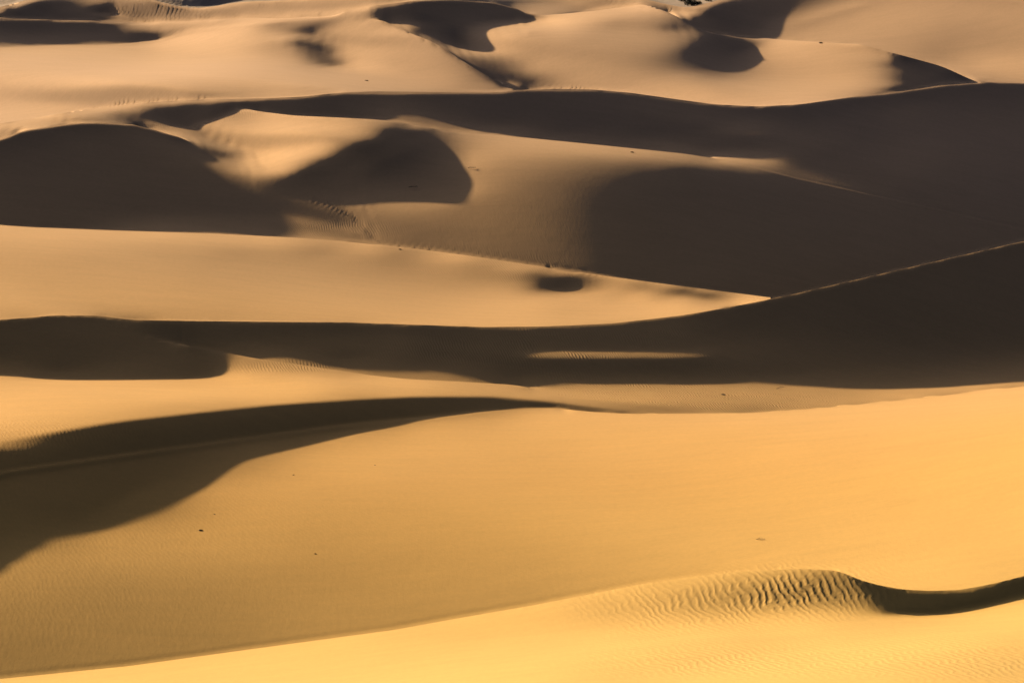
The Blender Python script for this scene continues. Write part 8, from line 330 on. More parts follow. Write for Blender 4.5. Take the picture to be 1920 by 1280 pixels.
156,-5,-5,-7,-7,-7,-9,-9,-12,-8,-50,-7,-16,-5,-1,0,-2,-2,0,0,1,-1,0,0,3,9,20,16,5,0,-3,-3,-1,-3,-1,-3,-2,-2,-2,-1,0,0,-1,0,-1,-1,-1,-1,0,-2,-1,-1,-1,-2,0,-2,-1,-1,-1,-1,-1,-2,-1,-1,-1,0,-1,0,-1,-1,-1,0,-1,1,-1,-2,0,-2,0,0,-1,0,-1,1,-1,-1,0,0,0,0,1,0,0,-1,0,0,0,0,0,0,0,0,0,0,-1,1,0,0,0,0,0,-1,1,0,-1,1,0,0,-1,1,0,0,-1,0,1,0,0,0,1,-1,1,-1,
155,-4,-6,-7,-7,-7,-8,-9,-11,-7,-25,-33,-7,-7,1,-2,-3,-2,-2,-1,1,1,2,0,12,21,16,2,-3,-3,-3,-1,-3,-1,-3,-3,-2,-2,-1,-1,-1,-1,0,-1,0,0,-1,-1,-2,-1,-1,-1,-2,-1,-1,-1,0,-2,-1,-1,-2,0,-2,-1,-1,0,0,-2,0,0,-1,-1,0,0,-1,-2,0,-2,1,-1,-1,1,-1,-1,0,0,-1,0,0,1,-1,0,0,0,0,0,0,0,0,1,-1,0,0,0,0,0,0,0,-1,1,0,0,0,0,0,0,0,0,0,0,0,0,0,0,0,0,0,0,0,1,-1,1,
153,-3,-6,-7,-7,-7,-6,-9,-11,-5,-12,-44,-5,-6,-1,0,-3,-4,-1,-1,2,5,6,15,13,10,1,-3,-3,-3,-2,-3,-2,-3,-2,-1,-3,-2,-2,-1,-1,0,0,-1,-1,-1,-1,-1,-1,0,-2,-2,0,-1,-2,-1,-1,0,-2,-1,-1,-2,-1,-1,-1,0,-1,0,-2,0,0,-2,1,-1,1,-3,0,-1,-1,0,0,-1,0,-1,0,0,0,0,0,-1,0,0,0,0,0,0,0,0,-1,1,0,0,0,0,0,-1,1,0,0,-1,0,1,0,0,0,0,0,0,0,0,-1,1,0,0,0,0,0,1,-1,0,0,0,
153,-4,-5,-7,-6,-8,-7,-9,-10,-4,-8,-33,-17,-3,-1,-1,-2,-2,-2,5,12,10,12,5,5,-1,-4,-3,-3,-3,-3,-3,-2,-2,-2,-2,-2,-2,-2,-1,-1,-2,0,0,-1,0,-1,-1,-1,-2,-1,-1,-2,-1,0,-1,-2,-1,0,-2,-1,-2,-1,-1,-1,-1,0,0,-1,-1,0,0,-1,0,-1,-1,-1,-2,1,-1,-1,0,-1,0,0,-1,0,0,0,0,0,0,0,0,0,0,0,0,0,0,-1,1,0,0,0,0,0,-1,0,1,0,0,0,0,0,-1,1,-1,1,0,0,0,0,0,0,1,0,-1,0,0,0,0,
151,-3,-5,-6,-8,-6,-8,-7,-10,-3,-6,-23,-28,-1,0,2,4,5,7,6,9,5,1,0,-1,-3,-3,-3,-3,-4,-2,-3,-2,-2,-2,-3,-2,-2,-1,-3,0,-1,-1,-1,0,-1,0,-1,-1,-1,-2,-1,-1,-1,-2,-1,0,-2,-1,-1,-2,0,-2,-1,0,-1,0,-1,-1,0,-1,0,-1,-1,1,-1,-2,0,-1,-1,-1,0,0,0,-1,0,-1,0,0,0,1,0,0,-1,1,-1,0,0,0,0,0,-1,1,0,0,0,0,0,0,0,0,0,-1,1,0,0,-1,1,0,0,0,0,0,-1,1,0,0,0,0,0,0,0,
150,-3,-4,-8,-6,-7,-6,-9,-8,-5,-3,-16,-26,-2,6,5,7,7,6,1,1,-1,-1,-1,-2,-2,-3,-4,-3,-3,-3,-2,-3,-2,-3,-1,-2,-2,-3,0,-2,-1,0,-1,0,-1,-1,-1,-2,-1,-1,-1,-1,-2,-1,-1,-1,0,-2,-1,-1,-2,-1,-1,-1,0,-1,-1,0,-1,0,0,0,0,-2,0,-2,0,-2,0,0,-1,0,-1,0,0,0,-1,0,1,-1,0,0,0,0,0,0,0,0,0,0,0,0,0,-1,1,0,0,0,0,-1,0,1,0,0,0,0,0,0,0,0,0,0,0,0,0,0,1,0,-1,1,0,
149,-4,-4,-5,-7,-7,-7,-8,-9,-3,-4,-8,-24,0,9,6,4,3,1,0,-1,-1,-1,-1,-2,-3,-3,-3,-3,-3,-3,-2,-3,-3,-1,-3,-2,-2,-2,-2,-1,0,-2,0,-1,-1,0,-1,-1,-1,-1,-2,-2,0,-1,-2,0,-2,-1,-1,-1,-2,-1,-1,-1,-1,0,0,-1,0,-1,0,0,-1,-1,0,-2,-1,0,-1,-1,1,-2,0,0,-1,0,1,0,-1,0,0,0,0,0,0,0,0,0,0,0,0,0,0,0,-1,1,0,-1,0,1,0,0,-1,1,0,0,0,0,-1,1,0,-1,1,0,0,0,0,0,0,0,0,
148,-3,-4,-7,-6,-7,-7,-7,-8,-4,-3,-5,-24,2,6,6,3,2,0,1,-2,-1,-1,-1,-2,-3,-3,-3,-3,-2,-3,-4,-2,-2,-3,-2,-2,-2,-1,-2,-2,-1,0,-1,-1,0,-2,0,-1,-2,-1,-2,0,-2,-1,0,-2,0,-1,-2,-2,0,-2,-1,-1,0,-1,-1,0,-1,0,0,0,0,-1,-1,-2,0,-1,-2,0,0,0,0,-1,0,-1,0,0,0,1,-1,0,0,0,0,0,0,0,0,0,0,0,0,0,0,0,0,0,0,0,0,0,0,-1,0,1,-1,0,1,0,-1,1,0,0,0,1,-1,0,1,-1,0,
147,-3,-5,-4,-8,-6,-6,-8,-8,-4,-3,-3,-18,-5,6,4,4,1,2,0,-1,-1,-1,-2,-2,-2,-3,-4,-2,-4,-2,-2,-3,-3,-2,-2,-2,-2,-3,-1,-1,-1,-2,0,0,-1,-1,-1,-1,-1,-2,-1,-1,-1,-1,-2,-1,-1,-1,-1,-1,-2,-1,-1,-1,-1,1,-1,-1,-1,0,0,-1,0,0,-1,-3,0,-1,0,0,-1,0,-1,0,0,0,-1,0,1,-1,1,-1,1,-1,0,0,0,0,1,-1,0,0,0,0,0,0,-1,0,1,-1,1,-1,1,0,0,0,0,0,0,-1,1,0,0,0,1,-1,0,0,0,0,0,
146,-4,-3,-6,-6,-7,-7,-6,-9,-3,-3,-2,-10,-9,2,4,3,3,0,1,-2,-1,-1,-1,-2,-3,-3,-3,-3,-2,-3,-3,-3,-2,-3,-2,-2,-3,-1,-2,-2,-1,0,-1,-1,-1,0,-1,-1,-1,-1,-2,-1,-1,-2,-1,0,-1,-2,-1,-1,-2,-1,-1,-1,0,-1,-1,-1,1,-1,-1,1,0,-2,1,-3,0,-1,-2,0,0,-1,0,0,0,-1,1,-1,0,0,0,1,-1,0,0,0,0,0,0,0,0,0,0,0,0,0,0,0,-1,1,0,0,0,0,0,-1,1,0,0,0,0,0,-1,1,0,0,1,-1,0,0,0,
145,-3,-5,-4,-7,-7,-5,-8,-7,-3,-4,-3,-4,-8,0,2,3,1,1,0,-1,-1,-1,-1,-2,-3,-3,-4,-3,-3,-2,-3,-3,-2,-2,-3,-3,-1,-2,-2,-1,-1,-1,-1,-1,0,-1,-1,-1,-2,-1,-1,-2,-1,-1,0,-2,-1,-1,-1,-2,0,-2,-1,-1,-1,0,0,-1,-1,0,-1,0,1,-1,-2,-1,0,-2,-1,1,-1,0,0,-1,-1,0,0,1,-1,0,0,0,0,0,0,0,0,0,0,0,-1,1,0,-1,0,1,0,-1,1,0,-1,1,0,0,0,0,0,0,0,0,0,0,0,1,-1,0,0,1,-1,1,0,
145,-5,-3,-4,-8,-6,-6,-7,-8,-3,-3,-3,-3,-3,-3,0,2,2,1,-1,0,-2,-1,-1,-3,-2,-4,-2,-3,-3,-3,-3,-2,-3,-3,-2,-1,-3,-2,-2,-1,-1,-1,-1,0,-1,-1,-1,-1,-1,-2,-1,-1,-1,-1,-2,0,-2,0,-2,-1,-2,-1,-1,-1,0,-1,-1,0,-1,0,0,-3,1,1,-2,-1,0,-1,-1,0,-1,0,-1,0,0,0,-1,0,0,1,0,-1,0,0,0,0,0,0,0,0,0,0,0,0,0,0,0,0,0,-1,1,0,0,0,0,0,0,0,0,0,0,0,0,0,0,0,0,0,0,0,0,
144,-5,-3,-4,-7,-7,-6,-7,-7,-3,-3,-2,-3,-1,-2,-1,0,1,1,0,-1,-1,-2,-1,-2,-3,-3,-4,-2,-3,-3,-2,-3,-3,-2,-2,-3,-2,-2,-2,-1,-2,0,-1,-1,-1,0,-1,-2,0,-1,-2,-1,-1,-2,-1,-1,0,-2,-1,-1,-2,-1,-1,-1,-1,0,0,-1,-1,-2,1,-1,0,0,-2,0,1,-2,-2,1,-1,-1,0,0,0,-1,0,0,1,-1,0,0,0,1,-1,0,0,0,0,0,0,0,0,0,0,-1,1,-1,1,0,0,0,0,0,-1,1,-1,1,0,0,0,-1,1,0,0,1,-1,0,1,-1,0,
144,-6,-4,-3,-7,-6,-6,-7,-7,-3,-3,-3,-2,-1,0,-1,0,0,0,1,-2,0,-1,-2,-2,-4,-3,-3,-3,-3,-2,-3,-2,-3,-3,-3,-2,-2,-2,-1,-2,-1,-1,-1,-1,0,-1,-1,-1,-2,-1,-1,-1,-2,0,-1,-1,-2,-1,-1,-1,-1,-2,-1,-1,-1,0,-1,-1,-1,0,0,-1,-1,2,-2,-1,1,-3,0,-1,0,0,-1,0,-1,0,1,-1,0,0,0,1,-1,0,0,0,0,0,0,0,0,0,0,0,0,0,-1,1,-1,1,0,-1,1,0,0,0,0,0,-1,0,1,0,0,0,0,0,1,-1,0,0,0,
143,-7,-3,-3,-7,-6,-6,-6,-8,-2,-4,-3,-1,0,0,-1,-1,1,0,0,-1,-2,-1,-1,-3,-2,-4,-3,-4,-2,-2,-3,-3,-2,-2,-3,-3,-2,-2,-2,-1,-1,-2,0,-1,0,-1,-1,-1,-1,-2,-1,-1,-1,-2,-1,-1,0,-2,-1,-2,-1,-1,-1,-1,-1,-1,-1,0,-1,-1,-1,0,0,1,-1,-2,1,-1,-2,1,-1,0,0,-1,0,0,-1,1,-1,0,0,0,0,0,0,0,0,0,0,0,0,0,0,-1,0,1,0,-1,1,-1,0,1,-1,0,1,0,0,-1,1,0,0,0,-1,1,1,-1,0,1,-1,0,1,
143,-8,-4,-3,-5,-7,-6,-6,-8,-2,-3,-2,-3,1,0,-1,0,0,0,0,-2,0,-1,-2,-2,-3,-3,-5,-2,-2,-3,-2,-3,-3,-3,-2,-2,-2,-3,-1,-2,-1,-1,-1,0,-2,0,-2,0,-1,-1,-2,-2,0,-2,-1,-1,-1,0,-2,-1,-2,-2,-1,-1,0,0,-2,-1,0,-1,-7,7,0,1,-2,-2,2,-3,0,0,-1,0,-1,0,0,-1,0,0,0,1,0,-1,0,0,0,0,0,0,0,0,0,0,0,0,0,0,0,0,0,0,0,0,0,0,0,-1,1,0,0,0,0,0,0,0,0,0,0,0,0,1,-1,
143,-10,-4,-3,-5,-6,-6,-5,-8,-3,-1,-3,-2,-1,1,1,-1,-1,1,-1,-1,-1,-2,-1,-3,-3,-3,-3,-3,-3,-2,-3,-3,-2,-2,-3,-2,-3,-1,-3,0,-2,-1,-1,-1,0,-2,0,-2,-1,-1,-1,-1,-2,0,-2,-2,0,-2,-1,-1,-2,-1,-1,-1,-2,-1,2,-1,-2,1,-8,7,-1,1,-1,-3,3,-2,-2,1,-1,0,0,-1,-1,0,0,0,1,-1,0,0,1,-1,1,-1,0,0,0,0,-1,1,0,0,0,-1,1,0,0,0,0,0,0,0,-1,1,-1,1,0,0,-1,1,0,0,0,1,-1,0,0,0,0,
144,-13,-6,-3,-2,-7,-5,-5,-8,-2,-3,-3,-1,0,1,0,0,0,-1,0,-2,-1,0,-2,-2,-3,-4,-3,-2,-4,-3,-1,-3,-3,-3,-2,-3,-2,-2,-2,-1,-1,-1,-1,-1,-1,0,-1,-1,-2,-1,-2,-2,0,-2,-2,1,-3,-1,0,-2,-1,-1,-3,1,-2,-2,1,0,0,-8,0,7,0,0,-2,-1,2,-3,0,0,0,-1,-1,0,0,0,0,-1,0,0,0,0,0,0,0,0,0,0,0,0,0,0,0,0,-1,1,0,-1,0,0,1,0,0,0,0,0,0,0,0,0,0,0,0,0,0,0,1,-1,0,0,0,
145,-19,-5,-2,0,-7,-5,-5,-7,-3,-2,-2,-2,0,1,1,-1,0,0,-1,-1,-1,-2,-1,-2,-4,-3,-3,-4,-2,-2,-3,-2,-3,-3,-3,-2,-3,-2,-1,-2,-1,-1,-1,-1,-2,0,-1,-1,0,-2,-2,0,-3,-2,1,-4,-1,2,-3,-1,-1,-1,-2,-3,3,-3,-2,2,-6,-1,1,5,1,1,-3,-2,3,-3,0,-1,0,0,0,-1,0,-1,0,1,-1,1,-1,1,-1,0,0,0,0,0,0,0,0,-1,1,0,0,0,-1,1,0,0,-1,0,1,0,0,0,0,0,0,0,0,-1,1,0,0,0,0,0,1,-1,1,
139,-18,-7,-1,2,-6,-4,-5,-6,-4,-2,-2,-2,2,0,0,0,0,-2,-1,-2,-2,-1,0,-2,-2,-4,-4,-2,-3,-2,-3,-3,-3,-3,-2,-3,-3,-2,-1,-2,-1,-1,-1,-1,1,-1,0,-1,-3,-1,0,-4,-1,1,-5,0,1,-4,0,0,-1,-3,1,-3,-2,2,-2,-2,-1,-3,1,7,-1,1,-2,-1,0,0,-1,0,0,-1,-1,0,-1,0,0,0,1,-1,1,-1,0,0,0,0,0,0,-1,1,0,0,0,-1,1,0,0,-1,1,0,0,0,0,0,0,0,0,0,0,-1,1,0,-1,1,1,-1,0,1,-1,0,0,
0,0,0,0,0,0,0,0,0,0,0,0,0,0,0,0,0,0,0,0,0,0,0,0,0,0,0,0,0,0,0,0,0,0,0,0,0,0,0,0,0,0,0,0,0,0,0,0,0,0,0,0,0,0,0,0,0,0,0,0,0,0,0,0,0,0,0,0,0,0,0,0,-275,-152,-142,-98,-91,-128,-88,-77,-42,-103,-62,-52,-59,-65,-51,-84,-89,-105,-101,-48,-26,-6,-43,-8,-63,5,-82,-52,71,-165,-75,-1,78,-172,-49,92,-88,44,-217,-82,-39,43,62,-53,-65,-196,-91,-37,-44,-47,-79,-41,-202,-64,17,64,103,77,45,62,
15,15,20,22,31,29,31,38,36,13,14,16,18,5,1,1,3,-1,-1,-3,-3,-2,-2,-2,-1,0,-1,-1,-3,-3,-5,-6,-8,-10,-11,-13,-12,-10,-11,-8,-5,-1,1,4,5,5,5,3,-2,-10,-9,-7,-7,-12,-16,-17,-20,-18,-11,-8,-6,-6,-7,-22,-22,-30,-32,-35,-50,-70,-72,-93,112,14,4,3,-1,-4,0,-8,-8,0,-6,-8,-8,-9,-17,-6,-9,-8,-11,-19,-15,-11,-27,-18,-23,-22,-17,-24,-47,-20,-40,-38,-69,-17,-33,-62,-23,-36,-14,-26,-34,-28,-26,0,0,-22,0,-16,-2,-29,0,-14,-36,-39,-21,-21,-22,-15,-14,-21,
14,15,19,22,24,34,30,37,38,12,11,14,15,4,0,2,2,2,2,0,-1,-3,-3,-3,-2,-3,-2,-3,-2,-3,-5,-8,-9,-13,-16,-19,-20,-21,-19,-16,-12,-8,-5,-6,-7,-9,-10,-7,-5,-4,-2,-1,2,2,-1,-4,-9,-15,-16,-15,-14,-10,-10,-12,-20,-20,-23,-20,-16,-12,-14,-11,-6,-5,-4,-6,-6,-4,-5,-7,-12,-4,-6,-8,-8,-9,-9,-9,-8,-7,-7,-13,-14,-22,-7,-23,-8,-30,-11,-22,-46,-8,-28,-41,-45,-5,-34,-48,-16,-65,1,-31,-29,-43,-40,-22,-20,12,-16,-16,-17,-17,-17,-17,-47,-46,-41,-37,-33,-28,-24,-19,
13,16,18,20,21,36,29,35,39,14,13,11,13,3,0,1,2,3,2,2,0,0,-2,-3,-4,-4,-2,-3,-3,-5,-5,-6,-11,-12,-17,-18,-22,-22,-22,-22,-22,-23,-22,-18,-14,-11,-7,-5,-1,-3,-6,-7,-6,-3,2,5,6,2,-3,-9,-14,-16,-14,-15,-13,-12,-9,-6,-4,-2,-1,-1,-1,0,-1,-4,-4,-4,-6,-7,-14,-1,-8,-8,-8,-8,-7,-8,-7,-6,-5,-11,-12,-19,-4,-18,-6,-24,-9,-15,-36,0,-18,-29,-32,0,-22,-35,-9,-51,5,-24,-26,-42,-42,-26,-24,11,-23,-22,-21,-21,-21,-18,-57,-58,-54,-52,-48,-43,-39,-34,
14,15,17,19,21,32,29,34,40,15,14,13,11,4,1,0,1,1,2,2,2,1,0,-2,-4,-3,-5,-5,-6,-5,-5,-5,-7,-11,-13,-16,-17,-19,-22,-26,-27,-29,-28,-27,-25,-20,-15,-10,-6,-3,-1,-2,-3,-3,-1,3,5,10,8,3,-2,-9,-13,-14,-12,-11,-8,-5,-1,1,3,3,5,4,3,1,0,-1,-3,-4,-10,-3,-5,-7,-7,-7,-8,-6,-6,-5,-5,-10,-9,-16,-3,-16,-3,-20,-5,-12,-27,5,-11,-19,-21,5,-14,-24,-5,-37,7,-18,-17,-29,-32,-20,-21,10,-20,-21,-20,-22,-21,-19,-61,-63,-67,-65,-64,-61,-58,-54,
13,14,18,20,20,24,32,33,41,15,14,15,12,4,1,1,0,2,1,1,2,1,0,0,-1,-4,-7,-10,-13,-10,-7,-4,-2,-6,-11,-14,-15,-17,-20,-21,-23,-24,-25,-24,-23,-22,-20,-18,-16,-12,-9,-4,-3,1,1,2,5,6,7,8,6,2,-2,-5,-8,-8,-7,-6,-3,1,2,4,5,5,4,2,2,1,-1,-1,-6,0,-4,-5,-6,-5,-5,-5,-7,-3,-5,-8,-9,-12,-4,-12,-3,-14,-3,-9,-19,6,-6,-12,-14,5,-7,-16,-3,-25,5,-10,-12,-22,-23,-14,-14,4,-15,-15,-16,-15,-16,-14,-44,-53,-61,-70,-75,-76,-73,-72,
13,15,17,18,21,20,31,31,40,16,16,15,14,4,0,0,2,1,2,2,1,1,1,-1,-3,-7,-11,-13,-10,-8,-7,-10,-10,-8,-7,-9,-12,-14,-13,-15,-16,-17,-18,-19,-18,-18,-18,-17,-16,-15,-15,-13,-10,-7,-3,0,2,5,6,6,7,7,4,2,1,-2,-3,-4,-2,0,0,2,3,4,3,3,1,2,0,1,-3,0,-2,-3,-3,-3,-4,-4,-4,-4,-3,-6,-7,-11,-2,-10,-4,-12,-2,-6,-13,6,0,-7,-9,6,-5,-11,0,-18,4,-9,-7,-16,-16,-10,-12,3,-12,-11,-12,-11,-12,-11,-32,-34,-42,-49,-61,-74,-85,-86,
13,14,17,18,21,19,26,31,38,16,16,16,15,4,0,1,1,1,2,3,2,1,-2,-5,-8,-8,-5,-1,-1,-8,-13,-14,-15,-13,-10,-10,-10,-9,-10,-10,-11,-11,-11,-12,-13,-13,-13,-13,-13,-13,-12,-15,-13,-13,-12,-8,-3,-2,2,3,4,5,6,5,4,3,1,1,-1,-1,1,1,3,2,3,2,2,1,3,0,-1,1,0,-1,-2,-2,-2,-3,-2,-3,-3,-5,-4,-8,-3,-8,-2,-8,-3,-4,-9,8,-1,-4,-4,4,-3,-7,-1,-11,3,-5,-6,-11,-14,-8,-8,0,-8,-10,-9,-10,-9,-8,-24,-26,-28,-35,-42,-50,-61,-76,
13,15,16,18,21,19,21,27,37,16,15,16,16,4,0,0,-1,1,1,2,4,1,-2,-3,-3,-2,-3,-5,-7,-6,-9,-10,-9,-9,-8,-7,-8,-11,-11,-11,-11,-10,-10,-9,-8,-8,-8,-10,-10,-9,-10,-10,-11,-13,-12,-13,-12,-9,-6,-3,-1,1,1,4,3,4,3,2,1,2,0,3,2,3,3,2,3,3,0,2,0,2,0,1,0,-1,-1,-1,-2,-1,-1,-3,-4,-5,-1,-7,-1,-7,-1,-4,-7,7,3,-2,-4,6,-2,-4,0,-9,2,-3,-5,-8,-9,-6,-8,0,-8,-7,-8,-8,-8,-6,-19,-19,-22,-25,-29,-37,-45,-52,
13,14,17,17,20,20,19,20,34,16,17,15,15,4,-1,-2,-2,-3,-2,-1,-1,2,2,-1,-3,-2,-2,-3,-3,-4,-3,-4,-5,-4,-4,-4,-4,-5,-8,-10,-10,-10,-10,-9,-9,-7,-7,-6,-7,-6,-8,-8,-9,-10,-12,-12,-13,-12,-12,-10,-8,-5,-3,-1,1,1,1,2,3,2,3,2,4,3,3,3,2,2,3,2,1,3,1,0,1,1,0,0,1,0,-2,-1,-1,-4,-2,-3,-1,-4,0,-3,-3,6,1,-1,-1,3,-1,-3,0,-5,1,-3,-2,-6,-8,-5,-5,-2,-7,-7,-6,-7,-6,-6,-17,-15,-17,-18,-22,-25,-31,-40,
14,13,17,18,19,20,19,16,22,16,19,17,14,2,-3,-4,-5,-4,-4,-5,-5,-6,-5,-1,0,0,2,2,2,1,1,1,0,0,0,0,0,-1,-3,-4,-7,-8,-8,-8,-8,-8,-7,-6,-6,-7,-6,-6,-8,-9,-10,-12,-13,-14,-13,-12,-11,-10,-7,-5,-4,-2,0,0,1,2,3,2,3,3,3,3,3,4,3,2,2,2,3,1,2,1,2,1,1,0,1,0,-1,-1,1,-3,0,-2,-1,-1,-2,5,3,1,0,2,1,-1,0,-4,3,-1,-2,-6,-5,-5,-5,-1,-6,-5,-6,-6,-6,-5,-16,-16,-16,-17,-18,-19,-23,-25,
13,14,17,17,19,20,19,18,13,7,13,19,17,1,-6,-5,-4,-4,-4,-5,-5,-6,-4,-5,-2,-3,0,2,4,4,5,4,4,4,3,3,2,2,1,0,-1,-4,-5,-7,-7,-6,-7,-6,-6,-6,-5,-7,-7,-6,-9,-10,-11,-13,-13,-14,-13,-11,-11,-9,-6,-5,-4,-3,-2,1,0,2,2,2,3,3,3,3,2,3,4,2,3,3,2,3,2,2,1,2,2,1,1,0,0,0,0,0,0,-1,0,6,4,1,2,4,1,0,2,-2,1,-2,-1,-3,-5,-3,-4,-2,-4,-5,-5,-5,-6,-5,-12,-15,-14,-16,-16,-20,-19,-23,
13,14,17,17,19,19,20,19,13,4,5,9,12,3,-2,-2,-2,-3,-4,-4,-4,-2,-1,0,-2,-1,-5,-4,-2,1,3,5,6,5,5,5,5,4,4,2,1,1,-2,-3,-5,-6,-6,-6,-5,-5,-5,-4,-5,-7,-6,-9,-9,-9,-12,-13,-12,-14,-12,-11,-10,-9,-7,-6,-4,-3,-1,-1,1,2,1,2,2,2,4,3,3,3,2,4,2,3,3,2,3,3,2,2,2,1,1,0,2,0,1,1,2,5,5,3,2,4,2,0,1,0,1,0,-1,-3,-3,-3,-3,-2,-4,-4,-4,-4,-4,-4,-13,-12,-13,-13,-14,-16,-19,-20,
13,14,17,17,18,19,20,20,13,6,4,4,7,3,-1,0,-2,-3,-3,-2,-3,-1,-1,1,2,0,-1,-3,-5,-3,-2,1,3,5,6,6,5,6,4,4,4,2,1,-1,-1,-4,-4,-5,-6,-4,-4,-5,-5,-3,-6,-6,-8,-8,-9,-9,-11,-12,-12,-12,-11,-11,-11,-8,-8,-6,-5,-2,-3,0,0,0,2,1,2,2,3,3,3,2,4,2,3,4,2,3,2,3,2,2,3,2,1,2,2,2,3,4,4,4,3,2,3,2,2,1,2,1,1,-1,-2,-2,-2,-3,-3,-4,-4,-3,-4,-4,-12,-12,-12,-12,-12,-13,-14,-17,
14,13,16,18,18,19,20,19,17,4,5,4,5,0,1,-1,-1,0,-2,-3,-1,-3,0,1,1,2,1,0,-2,-4,-3,-2,-1,2,3,5,6,4,6,5,4,3,2,3,0,-1,-2,-4,-3,-5,-4,-4,-4,-5,-4,-5,-5,-6,-7,-8,-8,-9,-11,-10,-11,-12,-11,-11,-10,-9,-8,-6,-4,-4,-2,-2,-1,0,0,2,1,2,2,3,3,3,3,3,3,2,3,3,2,4,2,2,3,2,4,2,2,4,3,3,3,4,3,4,3,3,3,2,2,1,-1,0,-2,-2,-2,-2,-3,-4,-3,-2,-9,-12,-12,-13,-13,-12,-12,-14,
13,13,18,17,18,18,21,18,20,4,6,5,4,2,0,0,-1,-1,-1,-1,-2,-1,-1,0,1,2,2,0,0,-1,-3,-3,-2,-1,1,2,3,5,5,4,4,4,4,2,2,1,0,-1,-3,-2,-5,-4,-3,-3,-5,-4,-5,-5,-5,-6,-7,-7,-7,-9,-9,-9,-11,-11,-11,-11,-9,-10,-6,-7,-5,-5,-4,-2,-1,-2,0,2,1,2,1,3,3,2,3,3,2,3,3,3,3,3,2,4,2,2,4,1,3,4,4,2,4,4,4,5,3,3,4,2,3,0,0,0,-2,-2,-1,-2,-2,-2,-6,-9,-13,-12,-13,-13,-13,-13,
14,13,16,18,18,18,18,22,19,7,5,6,5,1,1,0,1,-1,0,-1,-1,0,-1,-1,1,1,1,1,1,0,-1,-2,-2,-2,-1,0,1,3,2,5,4,4,3,3,2,3,0,1,-1,-2,-2,-3,-3,-4,-4,-4,-4,-4,-5,-4,-5,-5,-7,-6,-8,-7,-8,-10,-10,-10,-11,-9,-10,-9,-8,-7,-7,-5,-5,-2,-2,-1,1,0,2,1,1,2,2,2,3,2,4,2,3,3,3,2,2,3,3,1,2,3,3,3,3,4,3,5,3,6,4,5,3,4,1,0,1,0,-1,0,-2,0,-3,-5,-10,-11,-13,-13,-14,-13,
14,13,17,16,19,18,18,21,19,9,6,6,6,3,0,1,0,0,0,0,0,-1,0,0,0,0,1,1,1,1,0,0,-1,-3,-2,-1,0,0,2,2,3,3,5,3,3,2,2,1,1,-1,-1,-2,-3,-3,-3,-4,-4,-4,-3,-5,-4,-4,-5,-5,-5,-7,-6,-7,-8,-9,-10,-10,-10,-8,-10,-10,-8,-9,-6,-6,-5,-2,-2,-1,-1,0,2,1,2,1,2,3,1,3,1,4,1,3,2,2,2,3,2,2,2,1,2,3,3,4,3,4,5,6,6,4,6,2,1,2,1,0,1,-1,0,-2,-4,-10,-11,-12,-13,-14,
13,14,16,18,17,18,18,22,20,7,8,7,6,2,1,1,1,1,-1,0,0,0,0,0,0,1,0,0,1,1,2,0,0,0,-1,-2,-1,-1,0,1,2,2,2,3,3,3,3,1,1,1,-1,0,-2,-2,-3,-3,-3,-4,-4,-3,-4,-4,-3,-4,-5,-4,-6,-5,-7,-7,-7,-8,-9,-10,-10,-9,-11,-9,-10,-8,-7,-6,-4,-3,-1,-1,-1,0,1,1,1,1,2,1,2,2,2,2,2,2,3,1,1,2,2,0,2,2,1,4,2,2,4,6,7,6,6,4,6,3,2,2,1,1,2,2,-2,-6,-9,-11,-12,-12,
14,12,18,16,18,18,18,20,21,7,9,8,7,3,1,0,1,0,1,0,-1,0,-1,0,0,0,1,1,1,1,1,2,1,1,-1,0,-1,-1,-1,-1,0,1,1,2,3,2,2,3,2,1,1,0,0,-1,-2,-3,-3,-4,-3,-2,-3,-3,-4,-3,-4,-4,-4,-5,-4,-5,-7,-7,-7,-8,-9,-10,-9,-10,-11,-10,-9,-7,-7,-5,-5,-3,-2,-1,-1,1,0,0,1,2,0,1,2,2,1,2,3,0,2,1,2,1,1,2,1,1,1,3,3,4,5,6,6,7,5,6,5,4,3,2,3,2,2,-2,-6,-9,-11,-12,
14,13,16,18,17,18,18,19,21,8,7,9,8,3,0,1,1,1,1,0,0,0,-1,0,-1,0,0,1,1,1,1,1,1,1,1,0,0,-1,-1,0,-1,0,1,1,1,2,3,1,3,1,2,0,1,0,-1,-1,-3,-1,-3,-4,-3,-2,-2,-4,-2,-4,-3,-3,-4,-5,-6,-5,-6,-7,-7,-8,-9,-9,-9,-11,-9,-9,-9,-8,-8,-4,-4,-3,-2,-2,0,0,0,0,1,0,0,2,1,2,1,2,2,2,1,2,1,1,1,2,1,2,1,2,4,4,5,5,8,6,7,5,4,2,6,4,3,2,-4,-6,-9,-10,
14,13,16,17,17,19,18,18,22,7,8,7,8,3,2,2,0,1,0,1,1,-1,0,-1,0,-1,0,0,0,1,2,0,2,1,1,0,0,1,0,-1,0,0,0,0,1,1,1,3,1,2,2,2,0,1,0,-1,-1,-2,-2,-2,-2,-3,-2,-2,-3,-3,-2,-4,-3,-4,-4,-5,-6,-5,-6,-6,-7,-8,-9,-9,-9,-9,-9,-10,-8,-8,-6,-4,-5,-3,-2,-1,-1,0,-1,0,1,0,1,1,2,2,2,2,2,1,1,2,1,1,1,1,2,2,1,3,3,4,6,6,6,7,5,5,6,5,5,4,1,-5,-7,-10,
